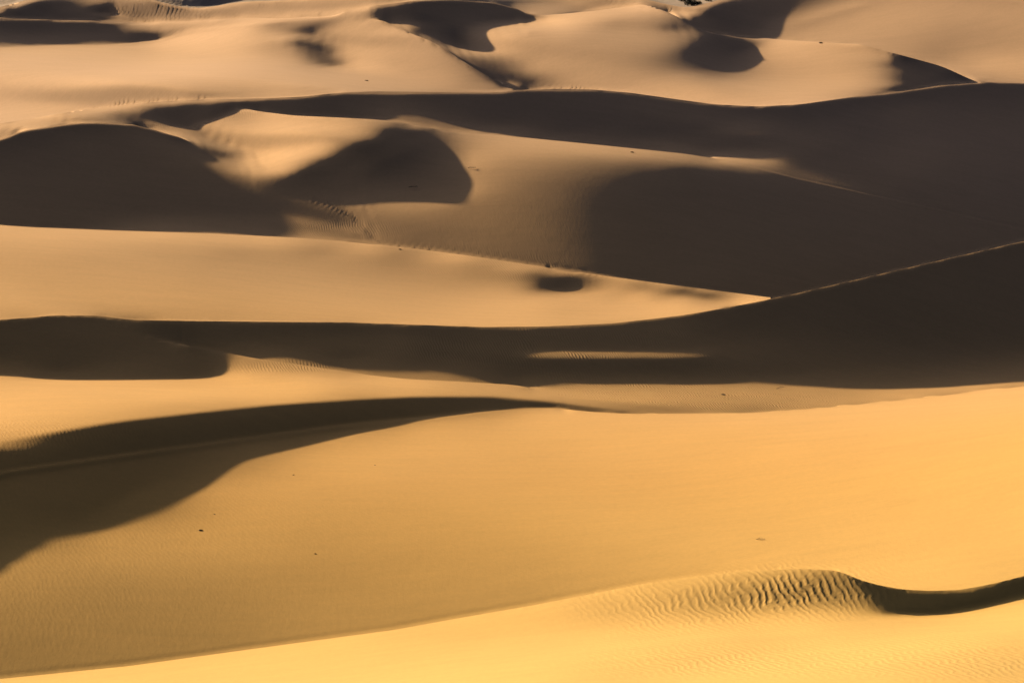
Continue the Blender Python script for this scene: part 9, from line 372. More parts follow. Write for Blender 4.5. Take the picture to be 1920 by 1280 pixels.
14,12,18,16,18,17,18,18,22,8,7,8,8,3,2,0,1,1,1,1,0,0,0,0,-1,0,0,-1,0,1,0,1,1,1,1,1,1,0,0,0,0,0,0,0,0,1,1,1,2,2,1,1,3,1,1,-1,1,-2,-1,-1,-2,-3,-2,-3,-2,-2,-3,-2,-3,-3,-3,-5,-4,-6,-5,-5,-6,-6,-7,-7,-7,-9,-8,-9,-10,-9,-7,-8,-6,-5,-4,-3,-1,-2,0,-1,0,1,0,0,1,4,3,2,2,0,1,0,0,1,1,1,2,2,3,1,3,2,3,5,5,5,7,4,10,5,5,5,4,-1,-5,-7,
14,13,16,17,17,17,18,18,21,9,8,8,6,4,1,2,1,1,0,0,1,0,1,-1,0,0,-1,0,0,-1,1,1,0,1,1,2,0,0,1,0,0,0,0,0,0,0,0,1,2,1,1,3,1,2,1,1,0,1,-1,-1,-2,0,-3,-2,-2,-2,-3,-2,-2,-4,-3,-4,-4,-4,-4,-5,-5,-5,-6,-5,-6,-5,-8,-8,-8,-9,-8,-8,-8,-8,-7,-4,-4,-2,-2,-1,-1,0,1,0,3,2,3,1,0,0,-1,0,0,0,0,0,2,2,4,4,3,3,2,3,3,5,4,4,10,7,5,5,6,4,-2,-7,
10,17,16,17,17,17,18,18,19,9,9,8,8,2,1,1,2,0,1,1,0,1,-1,1,0,-1,-1,0,-1,1,0,1,1,0,1,1,1,1,0,1,0,-1,-1,0,0,0,1,0,0,2,2,1,2,1,2,2,1,0,1,-1,0,-2,0,-2,-3,-2,-2,-2,-3,-3,-3,-2,-4,-4,-4,-4,-4,-5,-4,-5,-3,-6,-5,-6,-7,-6,-8,-7,-8,-9,-9,-7,-5,-6,-4,-2,-2,0,0,0,2,2,-1,-3,-3,-5,-1,0,0,3,0,3,1,3,3,5,6,5,4,3,4,1,4,3,10,7,5,5,6,6,2,-4,
11,14,19,16,16,18,16,18,19,8,8,8,8,4,1,1,1,2,1,0,0,1,1,-1,0,0,0,-1,0,0,-1,0,1,2,1,0,1,1,1,0,0,0,0,0,-1,0,-1,1,0,0,1,2,1,3,2,1,2,1,1,0,0,0,-1,-1,-1,-2,-2,-2,-2,-3,-3,-4,-3,-3,-4,-4,-3,-4,-3,-5,-3,-4,-4,-4,-5,-5,-5,-6,-7,-8,-8,-7,-9,-7,-7,-6,-3,-2,-2,-1,0,-5,-14,-11,-9,-4,-1,1,5,4,5,5,4,5,6,6,6,8,8,6,3,4,1,2,6,7,5,5,5,7,7,0,
13,11,18,17,17,16,17,18,17,7,7,9,8,3,2,2,1,1,2,1,1,0,0,1,1,0,-1,-1,-1,-1,1,0,0,1,1,2,1,1,0,1,0,0,0,-1,0,-1,0,0,0,0,0,1,2,1,2,3,1,2,1,2,0,0,0,-1,-2,-1,-1,-2,-2,-2,-3,-3,-4,-4,-3,-2,-3,-3,-4,-3,-3,-3,-4,-3,-4,-4,-3,-4,-5,-5,-6,-6,-7,-8,-9,-11,-8,-5,-7,-5,-11,-30,-26,-11,-4,0,2,5,5,6,8,8,8,11,7,7,7,8,10,10,8,5,4,1,3,6,5,3,5,7,8,11,
13,8,15,14,17,16,16,15,18,8,7,9,4,4,2,1,3,2,3,-1,2,0,3,-1,0,2,0,-1,0,-1,-1,-2,0,0,1,1,3,1,2,0,2,1,0,0,-1,-1,-1,-2,0,0,0,0,0,2,4,2,1,3,2,0,0,4,0,-2,-3,2,-1,-3,-3,2,-4,-1,-7,-5,2,-6,0,-6,1,-2,-6,-4,-2,-3,-3,-3,3,-10,-3,-2,-5,-6,-2,6,-20,-7,-12,-14,-17,-18,-56,-31,-7,1,8,3,4,4,8,7,8,9,14,8,4,6,7,12,9,7,12,14,6,6,-3,4,5,7,-1,2,18,7,
-188,-78,28,86,65,35,17,0,-32,-32,-32,-44,-16,-35,-31,-26,-30,-24,-39,-24,-46,-40,-52,-30,-48,-56,-36,-23,-25,-28,-34,-23,-42,-42,-46,-49,-50,-48,-50,-50,-50,-49,-49,-48,-48,-48,-47,-49,-47,-47,-45,-44,-39,-37,-22,-9,-11,11,-1,-18,-7,-26,-23,-32,-10,-27,-29,-43,-30,-47,-47,-28,-33,-14,-31,-33,-29,-42,-30,-30,-26,-17,-12,-10,-12,-16,-15,2,1,0,16,13,9,-1,30,15,25,42,58,66,171,222,237,200,179,163,140,120,88,85,70,62,47,15,2,0,-13,-27,-16,-3,-4,-2,14,15,66,56,58,59,75,66,48,123,
0,-7,-8,-8,-6,-3,-5,-3,-4,3,2,4,-18,0,0,-13,-1,-1,4,-15,6,4,6,-18,6,8,2,-1,-1,0,1,-19,2,0,2,1,2,2,2,2,2,3,2,2,3,2,2,5,1,3,2,2,1,2,0,1,9,-9,3,18,-1,7,5,15,-7,4,7,18,-1,9,15,-4,9,-7,5,15,1,16,-3,3,6,-1,-1,0,4,6,0,0,0,6,-3,4,7,11,4,8,8,8,4,3,-2,1,-11,-9,-6,-6,-2,-2,1,0,0,-4,2,4,7,6,9,8,3,0,4,6,3,3,11,13,12,13,10,18,9,-29,
1,-7,-9,-8,-4,-3,-2,-3,-1,2,-4,-5,-3,-3,-9,-1,-2,-10,-4,4,-2,-8,-1,4,-5,-1,-3,0,-2,0,0,7,0,-1,0,2,0,1,2,2,0,1,2,1,2,3,2,2,3,2,3,3,2,2,1,1,1,1,4,7,9,8,7,5,5,5,5,8,11,9,8,5,4,4,4,5,9,8,7,5,3,2,0,1,2,6,6,4,2,1,1,5,6,6,7,7,8,7,4,2,0,-8,-12,-8,-5,-2,-2,-1,0,2,1,1,1,2,6,5,6,6,5,3,3,3,3,4,10,12,12,8,-5,-21,-27,-52,
1,-6,-8,-7,-4,-2,-4,-7,-4,-4,-3,-1,-4,-8,-5,-2,-8,-4,-2,-2,-2,1,-2,-2,-1,-1,0,-1,0,-2,1,1,0,1,1,1,2,0,2,2,3,1,2,2,2,2,2,3,2,2,2,2,3,2,3,2,2,1,3,6,8,9,7,6,6,4,6,7,8,10,8,7,7,4,4,7,7,10,7,6,5,3,4,2,4,4,5,5,3,3,2,4,4,4,4,5,6,5,3,2,-2,-8,-14,-8,-4,-2,-1,0,2,2,2,3,3,3,3,5,3,3,5,4,3,4,2,2,7,3,-17,-30,-33,-21,-1,-4,
1,-6,-8,-7,-6,-6,-6,-4,-4,-1,-2,-3,-4,-5,-4,-5,-5,-4,-2,-3,0,-2,0,-1,-2,-1,-1,-1,-1,0,-1,0,2,0,0,1,1,1,1,2,1,2,2,2,2,2,2,1,3,2,2,2,2,2,3,2,3,3,4,4,8,7,8,7,5,6,5,7,8,10,9,7,6,7,6,6,8,8,9,7,6,5,4,5,4,5,5,3,5,2,4,2,3,3,4,4,3,3,2,1,-3,-7,-12,-13,-5,0,0,2,2,2,2,3,4,5,4,3,3,3,2,4,4,0,0,-7,-28,-36,-18,-7,-3,-3,0,8,
0,-4,-9,-11,-6,-4,-5,-4,-4,-1,-3,-1,-4,-4,-4,-4,-4,-4,-4,-2,-2,-1,-1,-1,-1,-1,-2,-1,-1,-1,-1,1,-1,1,0,0,1,2,1,1,2,1,0,2,2,1,2,2,1,2,2,2,2,2,2,4,3,4,3,5,5,8,8,7,7,5,6,6,8,8,9,8,8,7,7,7,8,9,9,7,6,6,5,6,5,5,4,5,3,4,3,2,3,3,2,3,3,1,1,1,-3,-8,-11,-14,-6,0,4,2,2,3,3,2,4,6,2,-2,-1,-3,-6,-8,-17,-16,-20,-8,-17,-5,2,5,6,5,3,7,
1,-6,-10,-9,-6,-5,-3,-5,-5,-2,-1,-3,-2,-3,-5,-3,-4,-4,-3,-3,-1,-1,-2,-1,-1,-1,-2,-1,-2,-1,-1,-1,0,0,0,1,0,1,0,1,1,1,2,1,1,2,1,2,1,1,1,2,1,2,2,3,3,2,4,4,5,7,7,8,7,7,7,5,6,8,9,9,8,8,8,8,7,9,9,10,7,7,5,5,6,5,6,4,5,4,2,3,2,2,3,2,1,1,0,0,-5,-8,-10,-12,-11,3,7,6,1,-2,-5,-10,-41,-14,-1,-12,-15,-2,-8,-7,-1,-2,2,-2,4,7,10,12,13,9,7,5,
1,-7,-10,-9,-6,-3,-5,-5,-5,-1,-2,-2,-2,-3,-3,-4,-3,-3,-4,-2,-3,-2,0,-2,-1,-2,-1,-2,-1,-2,-1,-2,0,0,0,0,0,0,1,0,0,1,2,1,0,1,1,1,2,0,1,1,1,0,2,2,2,3,2,3,4,5,7,8,8,7,6,6,6,7,9,9,9,8,9,7,8,9,11,10,9,7,7,6,6,6,4,5,4,4,5,3,2,1,2,2,1,-2,-1,0,-6,-14,-16,-16,-15,-10,-32,-61,-29,-53,-35,-18,-2,23,18,19,23,14,12,4,7,7,7,3,7,14,13,16,16,17,12,8,
0,-7,-9,-9,-6,-5,-4,-5,-4,-2,-1,-2,-2,-2,-3,-3,-4,-3,-3,-3,-2,-2,-2,-1,-1,-1,-2,-3,-2,-1,-2,-1,-1,0,0,-1,-1,0,0,1,0,1,0,1,1,0,1,0,1,1,0,0,0,1,0,1,1,1,2,1,2,4,6,7,7,8,6,6,6,7,7,10,9,9,7,9,9,8,10,11,10,9,8,8,7,6,4,5,5,4,4,2,1,2,1,1,0,-2,-3,-2,-12,-25,-36,-37,-71,-113,-98,-49,-28,-6,6,14,15,38,41,28,30,34,27,19,12,11,9,8,14,16,17,17,21,20,18,13,
1,-7,-10,-9,-6,-4,-5,-5,-5,-2,-1,-1,-2,-3,-1,-3,-3,-3,-2,-3,-3,-2,-2,-1,-2,-2,-1,-2,-2,-3,-2,-1,-1,-2,0,-1,0,-1,0,0,1,-1,0,0,1,0,1,0,0,0,0,0,-1,-1,0,-1,0,0,-1,1,1,1,3,4,6,7,7,6,6,7,7,8,9,8,9,9,8,10,10,11,9,10,9,7,8,6,6,6,5,5,2,2,1,0,-2,0,-3,-8,-4,-5,-22,-46,-61,-65,-78,-56,-34,-27,-26,-25,-21,-15,-2,14,32,35,36,37,36,34,24,19,16,11,24,21,22,20,20,24,24,20,
0,-7,-9,-9,-6,-5,-4,-4,-6,-2,-2,-1,-2,-1,-2,-3,-1,-3,-3,-3,-3,-2,-2,-2,-1,-1,-3,-2,-2,-2,-2,-2,-2,-1,-1,0,-1,-1,-1,0,-1,0,0,1,-1,1,-1,0,-1,1,-1,-2,0,-2,-2,-2,-1,-2,-2,-2,-2,-1,0,3,4,5,5,6,5,6,8,7,7,8,8,7,9,9,11,10,9,8,10,8,8,5,6,7,7,5,3,-3,-2,-3,-3,-6,-11,-12,-12,-9,-31,-63,-73,-56,-32,-18,-15,-16,-21,-22,-25,-24,-21,-13,3,19,30,35,34,35,36,30,24,19,41,27,26,25,23,24,27,26,
0,-6,-10,-9,-7,-4,-4,-5,-5,-2,-1,-2,-1,-2,-2,-1,-3,-2,-3,-2,-2,-3,-2,-2,-2,-2,-1,-2,-3,-2,-2,-2,-2,-2,-1,-1,-1,-1,-1,-1,0,-1,-1,-1,0,0,0,-1,0,-2,0,-1,-3,-2,-2,-3,-4,-3,-3,-5,-3,-3,-2,-1,0,0,3,3,5,6,6,5,7,6,5,5,6,8,10,10,10,7,7,9,6,5,5,6,8,7,3,-5,-11,-8,-6,-8,-14,-21,-15,-12,-37,-58,-45,-21,-9,-9,-12,-16,-19,-21,-21,-22,-20,-22,-17,-4,10,22,27,28,31,34,33,25,60,40,33,30,27,25,27,28,
0,-7,-9,-9,-6,-5,-4,-5,-5,-1,-3,-1,-2,0,-2,-2,-2,-2,-2,-2,-2,-3,-2,-2,-3,-1,-2,-3,-1,-3,-2,-3,-2,-1,-3,-1,-1,-1,-1,-2,-1,0,0,-2,0,-1,-1,0,-2,-1,-1,-2,-2,-2,-4,-4,-4,-6,-5,-5,-6,-6,-5,-5,-4,-1,-1,-1,1,2,3,6,4,4,3,1,1,4,6,10,6,8,8,5,4,3,0,6,6,9,6,-2,-4,-7,-9,-7,-12,-15,-17,-19,-32,-31,-11,-4,-7,-12,-19,-22,-22,-19,-16,-13,-11,-16,-18,-13,-7,3,14,18,21,23,27,27,72,52,39,36,33,28,26,29,
0,-7,-9,-9,-7,-5,-3,-5,-5,-2,-1,-2,-1,-2,-1,-1,-2,-2,-1,-3,-2,-2,-3,-2,-2,-2,-2,-2,-3,-1,-3,-2,-3,-3,-1,-2,-1,-1,-2,-1,-1,-1,-2,0,-2,-1,0,-2,-1,-1,-2,-2,-2,-4,-3,-4,-6,-6,-7,-6,-8,-7,-8,-7,-6,-7,-6,-3,-4,-2,0,0,1,2,1,-1,-3,-4,-1,2,3,6,7,5,4,-1,-2,-2,4,7,13,10,7,4,0,-2,-5,-11,-14,-16,-17,-7,-2,-6,-14,-21,-24,-24,-19,-13,-8,-5,-1,-5,-9,-10,-10,-9,-2,7,10,13,15,17,62,57,45,37,36,34,29,28,
-1,-6,-9,-9,-7,-4,-5,-3,-5,-2,-2,-2,-1,-1,-2,-1,-1,-2,-2,-2,-2,-1,-3,-3,-1,-3,-2,-2,-2,-3,-2,-3,-2,-2,-2,-2,-2,-2,-1,-2,-2,-1,-1,-1,-1,-1,-2,-1,-1,-2,-3,-2,-2,-3,-4,-5,-5,-6,-7,-9,-8,-9,-9,-9,-9,-7,-8,-8,-8,-5,-6,-4,-2,-1,-1,-1,-3,-7,-8,-6,-3,-1,2,6,7,1,0,-1,2,6,10,14,17,13,11,5,0,-4,-6,-8,-7,-1,-6,-18,-24,-25,-21,-15,-9,-4,1,3,6,1,-1,-3,-7,-9,-7,-4,1,4,6,6,36,48,43,37,35,35,34,29,
0,-7,-8,-9,-7,-6,-3,-4,-5,-2,-2,-1,-2,-1,-1,-2,-1,-1,-2,-1,-3,-2,-1,-2,-3,-2,-2,-3,-2,-2,-2,-2,-3,-2,-3,-2,-2,-1,-2,-2,-2,-2,-1,-2,-1,-2,-1,-1,-2,-2,-2,-2,-4,-2,-4,-5,-5,-6,-8,-8,-8,-9,-9,-9,-9,-10,-8,-9,-8,-8,-8,-6,-5,-4,-2,0,-1,-2,-6,-9,-7,-4,-2,4,6,10,8,6,4,3,6,11,12,12,8,7,4,1,-2,-5,-3,-9,-22,-28,-26,-18,-9,0,2,7,7,8,9,4,1,1,-2,-7,-7,-5,-4,-2,0,1,13,27,34,34,30,32,33,33,
-1,-6,-9,-9,-7,-4,-4,-4,-5,-1,-2,-2,-1,-2,-1,-1,-2,-1,-2,-1,-1,-2,-3,-2,-1,-2,-3,-2,-3,-2,-2,-3,-2,-3,-2,-2,-2,-3,-1,-2,-2,-2,-2,-1,-2,-1,-2,-2,-2,-2,-1,-3,-2,-4,-3,-4,-5,-6,-6,-7,-9,-8,-9,-9,-8,-9,-8,-6,-7,-8,-6,-7,-6,-3,0,0,2,2,-1,-2,-3,-3,0,0,6,9,11,8,5,3,1,2,3,3,4,4,2,1,-3,-6,-12,-25,-32,-25,-14,-3,5,10,11,13,11,9,11,4,2,2,-1,-3,-5,-5,-5,-4,-3,-1,-1,11,20,23,26,25,28,31,
-1,-6,-9,-9,-7,-5,-3,-4,-4,-2,-1,-2,-2,-2,-1,-1,-1,-2,-1,-2,-2,-1,-1,-2,-2,-2,-3,-2,-2,-3,-2,-2,-2,-3,-3,-2,-2,-2,-3,-1,-2,-2,-2,-2,-2,-2,-1,-2,-2,-2,-2,-2,-3,-2,-4,-4,-5,-4,-6,-6,-7,-7,-7,-7,-8,-6,-6,-6,-5,-5,-5,-4,-3,-2,-1,3,3,5,5,2,2,2,1,2,2,5,5,5,0,-1,-3,-4,-4,-2,-2,-2,-1,-5,-7,-13,-23,-30,-23,-10,3,9,15,15,14,14,12,10,9,3,2,2,0,-2,-3,-4,-3,-4,-4,-3,-5,-1,7,13,18,20,20,24,
-1,-7,-8,-8,-8,-4,-4,-4,-3,-3,-2,-1,-2,-1,-1,-2,-1,-2,-1,-1,-1,-2,-1,-2,-2,-2,-2,-3,-3,-1,-3,-2,-3,-2,-2,-3,-2,-3,-1,-3,-1,-2,-2,-2,-2,-2,-2,-2,-1,-2,-3,-3,-2,-2,-4,-3,-3,-5,-4,-5,-5,-6,-5,-6,-5,-5,-5,-4,-3,-3,-3,-2,-1,0,2,3,5,5,4,4,4,3,1,1,1,1,1,-2,-2,-6,-8,-8,-8,-10,-7,-8,-9,-10,-14,-16,-22,-18,-4,8,14,18,16,17,12,14,11,9,8,4,1,2,0,-2,-1,-2,-4,-3,-3,-3,-8,-6,-1,5,7,13,16,16,
-1,-6,-8,-10,-6,-6,-4,-2,-5,-1,-1,-2,-2,-1,-2,-1,-2,-1,-1,-2,-1,-2,-1,-1,-2,-2,-2,-3,-2,-3,-2,-2,-2,-2,-3,-2,-3,-2,-3,-1,-3,-1,-2,-2,-2,-2,-2,-2,-3,-1,-3,-2,-2,-3,-1,-4,-4,-2,-4,-4,-3,-4,-5,-4,-3,-4,-3,-3,-2,-3,-1,-1,1,1,2,3,5,5,5,4,2,1,0,0,-3,-1,-3,-4,-8,-9,-12,-15,-16,-15,-15,-13,-12,-14,-12,-13,-10,2,15,19,20,19,18,15,13,11,9,8,8,3,2,1,0,-2,-1,-1,-2,-2,-3,-3,-9,-6,-6,-1,2,4,9,13,
-1,-6,-9,-8,-8,-5,-3,-3,-4,-1,-2,-2,-1,-2,-1,-2,-1,-1,-2,-2,-1,-1,-2,-1,-1,-2,-2,-2,-3,-3,-2,-2,-2,-3,-1,-3,-3,-1,-3,-2,-2,-2,-2,-2,-1,-3,-3,-1,-2,-3,-1,-2,-2,-2,-4,-2,-2,-4,-2,-2,-3,-3,-2,-3,-4,-2,-2,-2,-2,-1,-2,1,-1,2,1,3,3,3,3,4,2,0,-2,-4,-4,-6,-7,-9,-11,-15,-18,-20,-22,-19,-16,-14,-11,-9,-8,-2,6,19,25,23,23,18,17,14,10,10,9,7,5,3,2,1,0,0,-1,-2,-1,-2,-2,-2,-7,-8,-5,-6,-1,0,2,5,
-2,-6,-7,-10,-6,-5,-4,-3,-3,-2,-2,-2,-1,-1,-2,-1,-2,-2,-1,-1,-2,-1,-1,-2,-1,-1,-2,-3,-2,-2,-3,-2,-3,-1,-3,-2,-2,-3,-1,-3,-2,-2,-1,-2,-3,-1,-3,-2,-2,-2,-3,-1,-3,-1,-2,-3,-3,-1,-2,-3,-1,-1,-3,-1,-2,-2,-2,-1,-1,-2,-1,-2,1,-2,1,1,1,2,2,1,1,-2,-4,-8,-9,-12,-12,-14,-15,-15,-17,-20,-20,-17,-15,-10,-8,-2,3,6,16,26,28,24,20,18,14,12,10,8,6,5,5,3,2,1,0,-1,-2,-2,-1,-1,-1,-1,-5,-5,-6,-4,-5,-3,-1,0,
-1,-6,-9,-8,-8,-5,-3,-3,-4,-1,-2,-1,-2,-1,-2,-1,-1,-2,-2,-1,-2,-1,-2,0,-2,-1,-1,-2,-3,-3,-2,-3,-1,-3,-2,-2,-2,-2,-3,-2,-1,-2,-3,-2,-1,-3,-1,-3,-2,-2,-2,-2,-1,-3,-2,-1,-2,-3,-2,0,-2,-2,0,-2,0,-2,-1,-2,-1,-2,-1,-1,-3,-1,-2,-2,-1,-2,0,-1,-1,-4,-7,-10,-15,-17,-18,-15,-14,-14,-13,-11,-9,-11,-8,-6,-3,3,6,9,21,27,26,20,17,15,12,10,7,7,6,4,4,1,1,0,-1,-1,-2,-1,-1,-1,0,0,-1,-3,-4,-4,-5,-4,-4,-2,
-2,-5,-9,-8,-8,-4,-4,-4,-2,-2,-1,-1,-2,-2,-1,-2,-1,-1,-2,-2,-2,-1,-1,-2,0,-1,-2,-3,-2,-2,-2,-2,-3,-2,-2,-3,-1,-2,-2,-2,-2,-2,-2,-2,-2,-2,-2,-3,-2,-2,-1,-3,-1,-1,-2,-3,-2,-1,-1,-3,0,0,-2,0,-2,0,-2,0,-2,-2,-2,-3,-2,-3,-4,-4,-5,-4,-4,-5,-4,-6,-8,-11,-14,-16,-16,-15,-13,-10,-7,-4,-3,-2,-2,-2,2,6,7,11,16,23,21,16,15,11,9,8,7,6,4,3,1,1,0,-1,0,-2,-1,-1,-1,0,0,0,1,0,-1,-4,-3,-3,-5,-4,
-1,-7,-7,-10,-6,-6,-3,-3,-3,-1,-2,-2,-1,-1,-2,-1,-2,-2,-1,-2,-1,-2,-1,-1,-2,-1,-2,-1,-2,-3,-2,-3,-1,-2,-2,-2,-3,-2,-1,-2,-2,-2,-2,-2,-2,-2,-2,-2,-2,-2,-2,-1,-2,-2,-2,-2,-2,-1,-2,0,-2,-1,0,-1,-1,-1,-1,-2,-1,-1,-3,-3,-4,-5,-5,-7,-6,-7,-8,-6,-8,-6,-8,-8,-10,-9,-11,-11,-8,-8,-5,-3,0,1,2,1,5,6,8,8,15,17,16,13,10,9,8,7,5,3,3,2,1,0,-1,0,-1,-1,-2,-1,-2,0,-1,1,3,3,0,0,-2,-4,-2,-4,
-2,-5,-9,-8,-7,-6,-4,-2,-3,-2,0,-2,-1,-2,-1,-2,-2,-1,-2,-1,-2,-2,-1,-2,-1,-1,-1,-2,-2,-2,-3,-1,-3,-2,-2,-2,-2,-1,-3,-1,-2,-2,-1,-3,-3,-1,-2,-2,-1,-2,-2,-2,-2,-1,-2,-1,-2,-3,-1,-1,-1,-1,0,-2,0,-2,0,-2,-2,-3,-2,-4,-5,-5,-7,-7,-8,-9,-8,-9,-8,-7,-7,-6,-5,-6,-4,-5,-6,-4,-4,0,0,2,1,4,3,7,7,6,11,14,12,10,9,7,6,5,4,3,2,1,1,-1,-2,-1,-2,-1,-2,-2,0,-2,1,0,4,3,4,1,-1,-1,-2,-2,
-2,-6,-7,-9,-8,-4,-4,-3,-3,-1,-2,-1,-2,-1,-2,-1,-1,-2,-1,-2,-2,-1,-3,0,-2,-2,-1,-2,-2,-1,-2,-3,-1,-2,-2,-2,-2,-2,-1,-2,-2,-2,-2,-2,-2,-2,-3,0,-3,-2,-1,-2,-1,-2,-1,-3,-1,-2,-1,-2,-1,0,-2,0,-2,-1,-2,-1,-2,-2,-5,-4,-4,-6,-7,-7,-10,-8,-10,-9,-7,-8,-5,-5,-4,-2,-2,-2,-2,-1,-1,0,1,1,3,2,4,5,5,5,9,11,11,8,6,6,5,4,2,2,1,1,0,-1,-2,-2,-1,-4,-1,-2,-1,-1,-1,1,3,5,4,3,2,-1,-1,-1,
-1,-6,-9,-8,-7,-6,-3,-3,-4,-1,-1,-1,-1,-2,-1,-2,-1,-2,-2,-2,-1,-2,-1,-2,-2,-1,-2,-1,-2,-2,-2,-1,-2,-2,-2,-2,-1,-3,-1,-2,-1,-2,-3,-1,-2,-3,-1,-2,-2,-1,-2,-1,-2,-1,-2,-2,-2,-1,-2,-1,-1,-2,-1,-1,-1,-1,-2,-2,-3,-3,-3,-5,-5,-6,-6,-9,-7,-10,-8,-8,-8,-6,-5,-5,-3,-1,-1,0,0,-1,1,1,1,3,1,2,4,4,4,5,7,9,9,7,6,4,4,2,2,2,1,-1,-1,-1,-2,-2,-3,-2,-3,-2,-3,-1,0,-1,3,6,5,4,3,1,0,0,
-2,-6,-8,-8,-8,-5,-3,-3,-3,-2,-1,-1,-2,-1,-1,-2,-2,0,-2,-2,-1,-3,-1,-2,-1,-2,-2,-2,-1,-2,-1,-2,-2,-2,-2,-1,-2,-2,-2,-2,-2,-1,-2,-2,-2,-1,-2,-2,-1,-2,-2,-1,-1,-2,-2,-2,-2,-1,-2,-1,-2,-1,-1,-2,-2,-1,-2,-2,-3,-4,-3,-4,-6,-6,-6,-7,-7,-8,-8,-8,-6,-6,-5,-4,-3,-2,0,0,1,1,0,2,2,1,3,2,2,4,4,3,6,9,7,5,5,5,3,2,1,1,-1,0,-1,-2,-2,-3,-3,-3,-3,-3,-2,-2,-2,1,2,5,6,5,3,3,1,0,
-2,-5,-8,-9,-7,-5,-5,-3,-3,-1,-1,-1,-1,-2,-1,-1,-2,-2,-2,-1,-2,-1,-3,-2,-1,-2,-1,-2,-2,-1,-2,-2,-1,-1,-2,-2,-2,-1,-3,-1,-2,-3,-1,-1,-2,-2,-2,-2,-1,-1,-1,-2,-2,-1,-2,-1,-2,-2,-2,-2,-1,-1,-2,-2,-1,-3,-2,-2,-3,-3,-5,-4,-4,-6,-6,-6,-8,-7,-7,-6,-6,-6,-5,-3,-2,-2,-1,0,0,1,1,1,3,2,1,2,3,3,2,4,5,7,8,5,4,3,3,2,0,1,0,-2,0,-4,-3,-3,-3,-4,-3,-3,-2,-2,-2,-2,2,4,6,6,5,3,1,2,
-1,-4,-8,-10,-9,-5,-3,-3,-4,-1,-2,-1,-1,-1,-2,-1,-1,-2,-1,-2,-2,-2,-1,-2,-3,-1,-2,-2,-1,-2,-2,0,-2,-2,-1,-2,-1,-2,-2,-2,-2,-2,-1,-3,-1,-2,-1,-1,-2,-2,-2,-1,-1,-1,-2,-2,-2,-2,-1,-1,-2,-2,-2,-1,-3,-1,-2,-4,-2,-4,-4,-4,-6,-5,-6,-6,-6,-6,-7,-6,-6,-3,-4,-4,-3,-2,-1,0,0,0,1,2,1,2,2,1,3,2,4,2,5,7,6,5,5,3,1,2,1,-1,-1,0,-3,-2,-4,-3,-4,-4,-4,-3,-4,-3,-1,-1,0,5,6,6,5,4,3,0,
-2,-4,-6,-6,-5,-7,-4,-4,-5,-1,-2,-2,-1,-1,-2,-2,-2,-2,-2,-2,-2,-2,-2,-2,-1,-2,-2,-2,-2,-1,-1,-2,-2,-1,-1,-1,-3,-2,-1,-3,-2,-1,-2,-1,-2,-1,-1,-2,-2,-1,-1,-2,-1,-2,-1,-2,-1,-2,-2,-2,-2,-2,-1,-2,-2,-3,-2,-2,-4,-3,-4,-5,-5,-5,-5,-6,-6,-6,-6,-6,-4,-5,-4,-3,-3,-2,0,-1,0,1,0,1,2,1,1,2,1,4,2,2,6,6,6,5,3,3,2,1,0,0,0,-3,-1,-4,-3,-5,-4,-5,-4,-4,-3,-3,-3,-1,0,4,7,7,7,5,3,0,
-1,-5,-5,-7,-6,-3,-3,-3,-2,-2,0,-1,-1,-1,-1,-1,-1,-1,-2,-1,-1,-2,-1,-2,-2,-2,-2,-2,-2,-2,-1,-1,-1,-2,-2,-1,-2,-1,-3,-1,-2,-3,-2,-1,-1,-1,-2,-2,-2,-2,-1,-1,-2,-1,-1,-2,-2,-2,-1,-3,-1,-2,-2,-2,-2,-2,-3,-3,-2,-4,-4,-4,-4,-5,-6,-6,-5,-6,-5,-5,-5,-4,-3,-4,-2,-1,-2,0,0,-1,1,1,1,1,2,1,2,1,3,2,4,7,6,4,4,2,3,1,0,-1,-1,-1,-2,-3,-5,-4,-5,-4,-5,-5,-4,-3,-2,-1,0,3,4,7,6,6,3,2,
]
SKY=.05; SUNP=5.0; EXPO=.96; BNC=0; DUST=3.5; AIR=.10

# ---------------------------------------------------------------- frame of the survey (bearing / depression -> metres)
H=60.0; WT=.085; WB=.285; AX=.15
SUN_AZ=R(47); SUN_EL=R(17)
def u2a(u): return (np.asarray(u,float)-960)/960*AX
def v2w(v): return WT+np.asarray(v,float)/1280*(WB-WT)
# ---------------------------------------------------------------- unpack the dune survey
LN=np.cumsum(np.cumsum(np.array(DH).reshape(sum(ROWS),len(COLS)),axis=0),axis=1)*2e-5+4.0
def cubic_up(A,x):      # Catmull-Rom along the last axis at positions x
    i=np.clip(np.floor(x).astype(int),0,A.shape[-1]-2); t=x-i
    g=lambda k:A[...,np.clip(i+k,0,A.shape[-1]-1)]
    p0,p1,p2,p3=g(-1),g(0),g(1),g(2)
    return .5*((2*p1)+(p2-p0)*t+(2*p0-5*p1+4*p2-p3)*t*t+(3*p1-p0-3*p2+p3)*t**3)
UO=np.arange(-456,2376,4.0); XC=np.interp(UO,COLS,np.arange(len(COLS))); NC=len(UO); AO=u2a(UO)
ORD=list(LINES.keys())
LV=[cubic_up(np.array(LINES[k])/100,XC) for k in ORD]
ACT={i:((UO>=ACTIVE[k][0])&(UO<=ACTIVE[k][1])) for i,k in enumerate(ORD)}
tops=[np.full(NC,V0)]+LV; bots=LV+[np.full(NC,V1)]
strips=[]; r0=0
for s,nr in enumerate(ROWS):
    A=cubic_up(LN[r0:r0+nr],XC); r0+=nr
    fr=np.linspace(0,1,(nr-1)*5+1)
    A=cubic_up(A.T,fr*(nr-1)).T
    v=tops[s]+fr[:,None]*(bots[s]-tops[s]); w=v2w(v)
    y=np.exp(A)/w
    strips.append((y,w))
NR=1500; T0,T1=math.log(168.),math.log(840.)
T=np.linspace(T0,T1,NR); Yg=np.exp(T)
